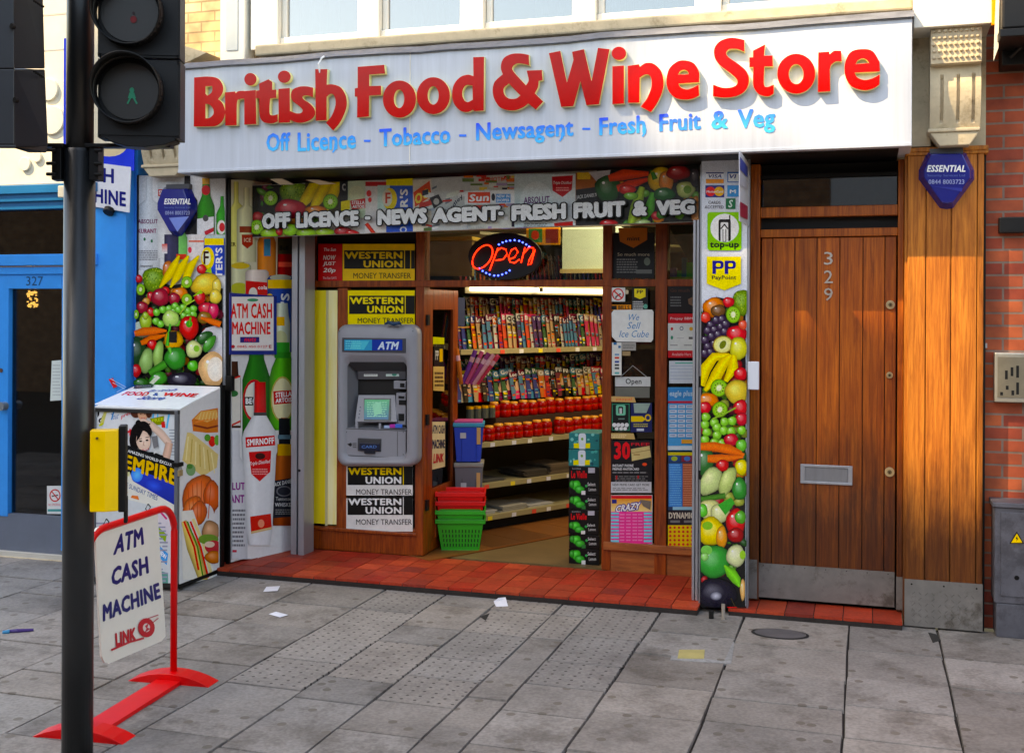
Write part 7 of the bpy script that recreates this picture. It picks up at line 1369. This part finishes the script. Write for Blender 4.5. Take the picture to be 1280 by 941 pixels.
# bright bulkhead seen through the transom
m = MB(); m.pbox(703, 284, 775, 336, 2.0, .4, C(214, 226, 206)); m.pbox(700, 336, 775, 341, 1.98, .1, C(190, 170, 120)); m.build('white_bulkhead', MATTE, None, label='white wall cupboard seen through the right half of the transom window', cat='cupboard')
a = Art(plane(1.6), base=.002); a.slab([(658, 284), (700, 284), (700, 306), (658, 306)], .01, C(206, 140, 30)); a.rect(661, 286, 678, 303, C(30, 120, 60)); a.rect(682, 286, 698, 304, C(120, 30, 24)); a.ell(669, 294, 5, 6, C(200, 60, 30)); a.build('hanging_packets', MATTE, label='orange card with green and red packets hanging behind the neon sign', cat='packets')
m = MB(); m.pbox(532, 300, 590, 345, 1.1, .05, C(150, 120, 50)); m.pbox(532, 296, 590, 300, 1.0, .2, C(230, 190, 90)); m.build('gold_shelf', MATTE, None, label='gilt framed shelf behind the left half of the transom window', cat='shelf')

# ---- magazines: a few covers as prototypes, each magazine its own object
MG = []
pal = [C(200,16,40), C(226,60,120), C(240,210,40), C(30,60,150), C(226,226,220), C(230,120,40), C(16,16,20), C(80,150,190), C(180,170,150), C(120,20,60), C(210,180,140), C(40,110,70), C(236,90,60), C(90,60,120)]
names = ['TIME OUT', 'CLOSER', 'HELLO', 'CARS', 'NUTS', 'HOME', 'CHAT', 'BELLA', 'FILM', 'GOLF', 'STAR', 'FOOD', 'BEST', 'STYLE']
for i in range(28):
    rs = random.Random(100+i); a = Art(lambda u, v, o=0: Vector((u, -o, v)), base=.0); base = mixc(pal[i % 14], C(90, 70, 50), .18); bg_ = mixc(pal[(i*5+4+i//14*3) % 14], C(110, 96, 80), .3)
    W_, H_ = .205, .275
    a.slab([(0, 0), (W_, 0), (W_, H_), (0, H_)], .003, bg_); a.rect(0, H_-.06, W_, H_, base); a.text(['Star','Best','Home','Life','Cars','Food','Film','Golf','Chat','Look','News','Pets','Fish','Yoga'][i % 14], [(.012, H_-.01), (W_-.02, H_-.01), (W_-.02, H_-.05), (.012, H_-.05)], C(240) if sum(base[:3]) < 1.2 else C(20), .05)
    a.ell(.11, .13, .05, .065, mixc(C(226, 180, 150), bg_, .1)); a.ell(.11, .16, .056, .05, C(60, 36, 24) if i % 2 else C(180, 130, 60)); a.ell(.112, .135, .034, .042, C(232, 190, 160)); a.poly([(.05, 0), (.17, 0), (.15, .08), (.07, .08)], pal[(i*3+2) % 14])
    for k_ in range(14): y = rs.uniform(.01, .2); x = rs.choice([.004, .01, .06, .12, .14]); a.rect(x, y, x+rs.uniform(.03, .06), y+.012, rs.choice(pal))
    me = bpy.data.meshes.new('magazine'); me.from_pydata([tuple(v) for v in a.v], [], a.f); atb = me.color_attributes.new('Col', 'FLOAT_COLOR', 'POINT'); atb.data.foreach_set('color', [x for c in a.c for x in c]); me.materials.append(GLOSS); MG.append(me)
cols_ = ['red', 'pink', 'yellow', 'navy blue', 'white', 'orange', 'black', 'pale blue', 'grey', 'maroon', 'tan', 'green', 'coral', 'purple']
rsm = random.Random(42); MCOUNT = 0
def magrow(t0, t1, step, z, dep, fan, lean, row, group, scl=1.):
    global MCOUNT
    t = t0; last = -1
    while t < t1:
        i = rsm.randrange(28)
        run = rsm.choice([1, 1, 1, 2])
        for _ in range(run):
            if t >= t1: break
            o = bpy.data.objects.new('magazine', MG[i]); col.objects.link(o)
            o.location = SA+ST*t+SN*dep+Up*z
            o.rotation_euler = Matrix.Rotation(ang-fan+rsm.uniform(-.06, .06), 3, 'Z').to_euler(); o.rotation_euler.rotate_axis('X', -lean); o.rotation_euler.rotate_axis('Y', rsm.uniform(-.02, .1)); s_ = scl*rsm.uniform(.92, 1.06); o.scale = (s_, s_, s_)
            tag(o, f'glossy magazine with {cols_[i % 14]} title band standing in the {row}', 'magazine', f'{cols_[i % 14]} magazines in the {row}'); t += step*rsm.uniform(.7, 1.3); MCOUNT += 1
ta, tb = tt(592)-.05, T1+.45
magrow(T0+.03, tb, .050, zs['e'], -.16, -.62, .10, 'top row above the strip lamp', '', .9)
magrow(T0+.05, tb, .046, zs['d']+.15, -.36, -.40, .12, 'back tier of the upper shelf', '', .92)
magrow(ta-.05, tb, .050, zs['d']+.004, -.22, -.34, .14, 'front tier of the upper shelf', '', .95)
zr = sz(503)
magrow(ta+.05, tb, .060, zr+.07, -.36, -.3, .14, 'back tier of the middle shelf', '', .9)
magrow(ta+.1, tb, .075, zr-.01, -.24, -.22, .2, 'front tier of the middle shelf', '', .86)
# covers laid face on at the far end
# red jars in two tiers
def lathe_mesh(name, prof, n=12):
    vs = []; fs = []; cs = []
    for r, z, c in prof:
        for k_ in range(n): an = 2*math.pi*k_/n; vs.append((r*math.cos(an), r*math.sin(an), z)); cs.append(c)
    for i in range(len(prof)-1):
        for k_ in range(n): fs.append((i*n+k_, i*n+(k_+1) % n, (i+1)*n+(k_+1) % n, (i+1)*n+k_))
    fs.append(tuple((len(prof)-1)*n+k_ for k_ in range(n))); me = bpy.data.meshes.new(name); me.from_pydata(vs, [], fs); at = me.color_attributes.new('Col', 'FLOAT_COLOR', 'POINT'); at.data.foreach_set('color', [x for c in cs for x in c]); return me
rd, gd_, dk_ = C(158, 6, 10), C(226, 160, 70), C(120, 6, 10)
jm = lathe_mesh('red_jar', [(.040, 0, dk_), (.047, .008, rd), (.048, .05, C(186, 20, 16)), (.044, .056, C(140, 60, 20)), (.048, .062, rd), (.047, .098, rd), (.036, .106, dk_), (.036, .108, gd_), (.034, .122, gd_), (.0, .124, gd_)]); jm.materials.append(GLOSS)
for p_ in jm.polygons: p_.use_smooth = True
def jars(z, dep, t0, t1, row):
    t = t0
    while t < t1:
        if rsm.random() < .06: t += .05
        o = bpy.data.objects.new('red_jar', jm); col.objects.link(o); o.location = SA+ST*t+SN*(dep+rsm.uniform(-.012, .012))+Up*z; q_ = rsm.uniform(.94, 1.06); o.scale = (q_, q_, q_*rsm.uniform(.94, 1.05)); tag(o, f'small round red jar with gold lid in the {row} tier', 'jar', f'red jars of the {row} tier'); t += .1005+rsm.uniform(0, .004)
jars(zs['c']+.004, -.07, tt(606), T1-.05, 'front lower'); jars(sz(526), -.20, tt(640), T1-.05, 'raised back')
m = MB(); sbox(m, tt(636), T1, -.145, -.30, zs['c']+.001, sz(526)-.001, C(60, 40, 30)); m.build('display_riser', MATTE, None, label='low dark riser holding the back tier of red jars', cat='riser')
t = thing('glass_jars', 'short row of clear spice jars with orange lids left of the red jars', 'jars', tuple(SA+ST*tt(615)+Up*zs['c']))
m = MB()
for i in range(4): p = SA+ST*(tt(608)+i*.075)+SN*-.19+Up*(sz(525)); m.tube([p, p+Up*.075], .030, 10, C(90, 96, 90)); m.tube([p+Up*.0755, p+Up*.095], .028, 10, C(226, 170, 40))
m.build('jar', GLOSS, t)
m = MB()
for zk, d0_ in (('c', .0), ('d', -.12), ('b', -.02), ('a', 0.)):
    for i in range(9): t_ = tt(606)+.04+i*.21+rsm.uniform(-.03, .03); m2 = MB(); sbox(m2, t_, t_+.045, d0_+.0065, d0_+.008, zs[zk]-.034, zs[zk]-.004, rsm.choice([C(236), C(240, 220, 80), C(226, 226, 236), C(230, 90, 70)])); m2.build('price_ticket', MATTE, su)
# newspapers on the lower shelves
def pile(label, u0, u1, zk, dep, n_, c0_, g=None):
    a0, a1 = tt(u0), tt(u1); m = MB(); rs = random.Random(hash(label) % 1000 if False else len(label))
    for k_ in range(n_):
        j = rs.uniform(-.02, .02); z = zs[zk]+.001+k_*.006; c = mulc(c0_, rs.uniform(.6, 1.1))
        sbox(m, a0+j, a1+j, dep, dep-.30, z, z+.0045, c)
    m.build('newspaper_pile', MATTE, None, label=label, cat='newspapers', group=g)
pile('flat pile of grey newspapers at the left of the bottom shelf', 608, 626, 'a', -.05, 4, C(190)); pile('larger pile of newspapers in the middle of the bottom shelf', 632, 662, 'a', -.04, 7, C(180, 176, 166)); pile('low pile of white papers toward the right of the bottom shelf', 668, 698, 'a', -.06, 3, C(206))
pile('thin dark magazines lying on the left of the middle lower shelf', 614, 640, 'b', -.08, 3, C(90)); pile('dark stack of magazines on the right of the middle lower shelf', 662, 690, 'b', -.05, 9, C(70, 64, 58)); pile('tall stack of magazines at the far right of the middle lower shelf', 694, 720, 'b', -.05, 13, C(110, 96, 80))
m = MB(); sbox(m, tt(566), tt(586), -.05, -.3, sz(407, 575), sz(372, 575), C(36, 50, 90)); sbox(m, tt(566), tt(586), -.0, -.3, sz(408, 575)-.012, sz(408, 575)-.001, C(160, 120, 60)); m.build('display_box', MATTE, None, label='dark blue display box on a narrow ledge just right of the open door', cat='box')
# storage crates, paper bin
def crate(name, label, u0, u1, v0, v1, z, c, lid, base_in=.02):
    t = thing(name, label, 'storage box', tuple(W((u0+u1)/2, v1, z))); a_ = W(u0, v1, z); b_ = W(u1, v1, z); h_ = (W(u0, v0, z)-a_).length; ux = (b_-a_); d_ = Fw*.20
    m = MB(); k_ = ux.normalized()*base_in
    lo_ = [a_+k_, b_-k_, b_-k_+d_-Fw*.04, a_+k_+d_-Fw*.04]; hi = [q+Up*(h_-.02) for q in (a_, b_, b_+d_, a_+d_)]; m.add(lo_+hi, [(3, 2, 1, 0), (4, 5, 6, 7), (0, 1, 5, 4), (1, 2, 6, 5), (2, 3, 7, 6), (3, 0, 4, 7)], c)
    for f_ in (.25, .75): m.obox(a_+ux*f_-Fw*.006, ux*.03, Fw*.02, Up*h_*.8, mulc(c, .8))
    m.build('body', mat('box_plastic', WH, .4), t, bev=.006)
    m = MB(); m.obox(a_-ux*.03+Up*(h_-.032)-Fw*.012, ux*1.06, Fw*.22, Up*min(h_*.10, .03), lid); m.build('lid', mat('box_plastic'), t, bev=.005)
    m = MB(); m.obox(a_+ux*.22+Up*h_*.6-Fw*.009, ux*.2, Fw*.004, Up*h_*.14, C(200)); m.obox(a_+ux*.78+Up*h_*.45-Fw*.009, ux*.13, Fw*.004, Up*h_*.42, C(214, 170, 110)); m.build('sticker', MATTE, t)
CZ = 8.12
crate('storage_box', 'grey plastic storage box under the blue one inside the doorway', 568, 603, 578, 675, CZ, C(110, 112, 116), C(150, 148, 140))
crate('storage_box', 'blue plastic storage box with turquoise and pink lid inside the doorway', 567, 604, 528, 577, CZ, C(20, 70, 180), C(40, 150, 180))
m = MB(); a_ = W(568, 529, CZ); m.obox(a_+Up*.002, W(603, 529, CZ)-a_, Fw*.20, Up*.012, C(190, 80, 140)); m.build('pink_tray', MATTE, None, label='pink tray lying on the blue storage box', cat='tray')
bn = thing('paper_bin', 'brown woven bin of wrapping paper rolls on top of the blue box', 'bin', tuple(W(586, 527, CZ)))
m = MB(); c_ = W(586, 527, CZ)+Fw*.10; rr_ = .100; hh = (W(586, 474, CZ)-W(586, 527, CZ)).length
rings = []; rs = random.Random(8)
n_ = 26
for k_ in range(n_):
    z = c_.z+.014+hh*k_/n_; m.ring(Vector((c_.x, c_.y, z)), (0, 0, hh/n_*1.02), rr_+(.003 if k_ % 2 else 0)+rs.uniform(-.001, .001), rr_-.01, 22, mulc(C(150, 92, 40), rs.uniform(.55, 1.3)))
m.build('wicker', GLOSS, bn)
for k_, (dx_, lean, c) in enumerate(((-.05, .28, C(120, 60, 150)), (-.02, .35, C(206, 90, 130)), (.01, .42, C(150, 60, 120)), (.03, .50, C(216, 150, 160)), (.055, .55, C(200, 60, 90)), (-.06, -.1, C(190, 110, 50)))):
    o0 = c_+Rt*dx_+Up*(hh-.04)+Fw*rs.uniform(-.04, .04); m = MB(); tip = o0+(Up+Rt*lean*1.35).normalized()*.26; m.tube([o0, tip], .017, 10, c); m.tube([o0*.35+tip*.65, o0*.2+tip*.8], .0175, 10, C(226, 180, 190)); o = m.build('paper_roll', GLOSS, None, label='%s wrapping paper roll leaning in the woven bin' % ['violet', 'pink', 'plum', 'pale rose', 'crimson', 'tan upright'][k_], cat='paper roll', group='wrapping paper rolls in the bin')
# shopping baskets
BZ = 7.80; bc = W(575, 684, BZ); ux = Rt
def basket(k_, c, name_c):
    t = thing('shopping_basket', ['green plastic shopping basket at the bottom of the stack', 'green plastic shopping basket second from the bottom of the stack', 'red plastic shopping basket second from the top of the stack', 'red plastic shopping basket on top of the stack'][k_], 'shopping basket', tuple(bc), 'stacked shopping baskets')
    wt, wb, dt, db, h_ = .163, .130, .110, .09, .215; z = .052+k_*.062; cx_ = bc+Fw*.12; cx_.z = 0
    def rect_(w_, d_, zz): return [cx_+Rt*sx_*w_+Fw*sy_*d_+Up*zz for sx_, sy_ in ((-1, -1), (1, -1), (1, 1), (-1, 1))]
    L_ = [rect_(wb, db, z), rect_(wt, dt, z+h_), rect_(wt+.010, dt+.010, z+h_), rect_(wt+.010, dt+.010, z+h_-.030), rect_(wt+.004, dt+.004, z+h_-.030)]
    m = MB(); vs = [p for l in L_ for p in l]; m.add(vs, [(0, 1, 2, 3)]+[(j*4+i, j*4+(i+1) % 4, j*4+4+(i+1) % 4, j*4+4+i) for j in range(4) for i in range(4)], c); m.build('shell', mat('basket_plastic', WH, .35), t, fixn=False, bev=.003)
    m = MB()
    if k_ == 0:
        for r_ in range(4):
            for i in range(12):
                f_ = -1+2*(i+.7)/12.4; z2 = z+.025+r_*.032; w_ = wb+(wt-wb)*(z2-z)/h_; d_ = db+(dt-db)*(z2-z)/h_
                m.obox(cx_+Rt*f_*w_*.95-Fw*(d_+.002)+Up*z2, Rt*.008, Fw*.003, Up*.022, C(4, 50, 12))
        for r_ in range(4):
            for i in range(7): f_ = -1+2*(i+.8)/8; z2 = z+.025+r_*.032; w_ = wb+(wt-wb)*(z2-z)/h_; m.obox(cx_+Rt*(w_+.001)+Fw*f_*.085+Up*z2, Rt*.002, Fw*.008, Up*.022, C(4, 50, 12))
    m.obox(cx_-Rt*(.14)-Fw*(dt+.013)+Up*(z+h_+.002), Rt*.28, Fw*.008, Up*.008, mulc(c, .8)); m.build('mesh_slots_and_handle', mat('basket_plastic'), t)
basket(0, C(16, 150, 40), 'green'); basket(1, C(20, 160, 44), 'green'); basket(2, C(206, 18, 18), 'red'); basket(3, C(220, 22, 20), 'red')
# drinks cases piled by the door post
YB = .70
def case(label, v0, v1, kind, du=0):
    m = MB(); u0, u1 = 711+du, 749+du; m.pbox(u0, v0+.4, u1, v1-.2, YB, .26, C(14) if kind != 't' else C(16, 120, 120))
    o = m.build('drinks_case', PRINT, None, bev=.002, label=label, cat='drinks case'); a = Art(plane(YB), base=.001); w_ = u1-u0; h_ = v1-v0; X = lambda f_: u0+f_*w_; Yv = lambda f_: v0+f_*h_
    if kind == 't':
        rs = random.Random(int(v0))
        for i in range(14): a.ell(X(rs.uniform(.06, .94)), Yv(rs.uniform(.1, .9)), rs.uniform(1, 2.4), rs.uniform(1, 2.4), rs.choice([C(120, 200, 190), C(10, 80, 90), C(60, 170, 160)]), n=7)
        rr(a, X(.32), Yv(.02), X(.56), Yv(.8), 3, C(222, 230, 236)); a.poly([(X(.16), Yv(.62)), (X(.32), Yv(.6)), (X(.56), Yv(.62)), (X(.7), Yv(.6)), (X(.7), Yv(.9)), (X(.16), Yv(.9))], C(230, 220, 20)); a.rect(X(.34), Yv(.6), X(.54), Yv(.95), C(214, 226, 230)); a.ell(X(.44), Yv(.36), 1.6, 1.8, C(120, 170, 80))
    else:
        top = .0
        if kind == 'T': a.text('Le Vielle', (X(.08), Yv(.14), X(.60), Yv(.40)), C(206, 16, 30), .05); a.text('bottles', (X(.12), Yv(.03), X(.4), Yv(.10)), C(150), .02); a.rect(X(.64), Yv(.04), X(.86), Yv(.22), C(190, 190, 200)); top = .45
        H = lambda f_: Yv(top+(1-top)*f_); a.fruit(X(.24), H(.35), w_*.15, h_*(1-top)*.32, C(30, 190, 50), 20, hs=0); a.fruit(X(.36), H(.62), w_*.16, h_*(1-top)*.24, C(24, 170, 50), hs=0); a.fruit(X(.10), H(.3), w_*.08, h_*(1-top)*.25, C(20, 150, 40), hs=0); a.text('Select', (X(.62), H(.18), X(.88), H(.40)), C(220), .02); a.text('Lemon', (X(.66), H(.5), X(.9), H(.72)), C(200), .03); a.ell(X(.58), H(.4), 1.6, 1.6, C(40, 170, 90)); a.rect(X(.42), H(.7), X(.55), H(.95), C(226) if kind == 'T' or v0 > 680 else C(40, 120, 60)); a.rect(X(.0), H(.96), X(1), H(1), C(4))
    o2 = a.build('printed_face', PRINT, o)
case('black drinks case with green print at the bottom of the pile by the door post', 686, 706, 'b'); case('black and green drinks case second from the bottom of the pile', 668, 686, 'b', .3); case('black drinks case with red title in the middle of the pile', 637, 668, 'T', -.4); case('black and green drinks case without title above the middle one', 619, 637, 'b', .2); case('black drinks case with red title just below the turquoise cases', 583, 619, 'T', 0)
case('lower of two turquoise and yellow drinks cases on the pile', 562, 583, 't', -.3); case('topmost turquoise and yellow drinks case on the pile', 541, 562, 't', .2)
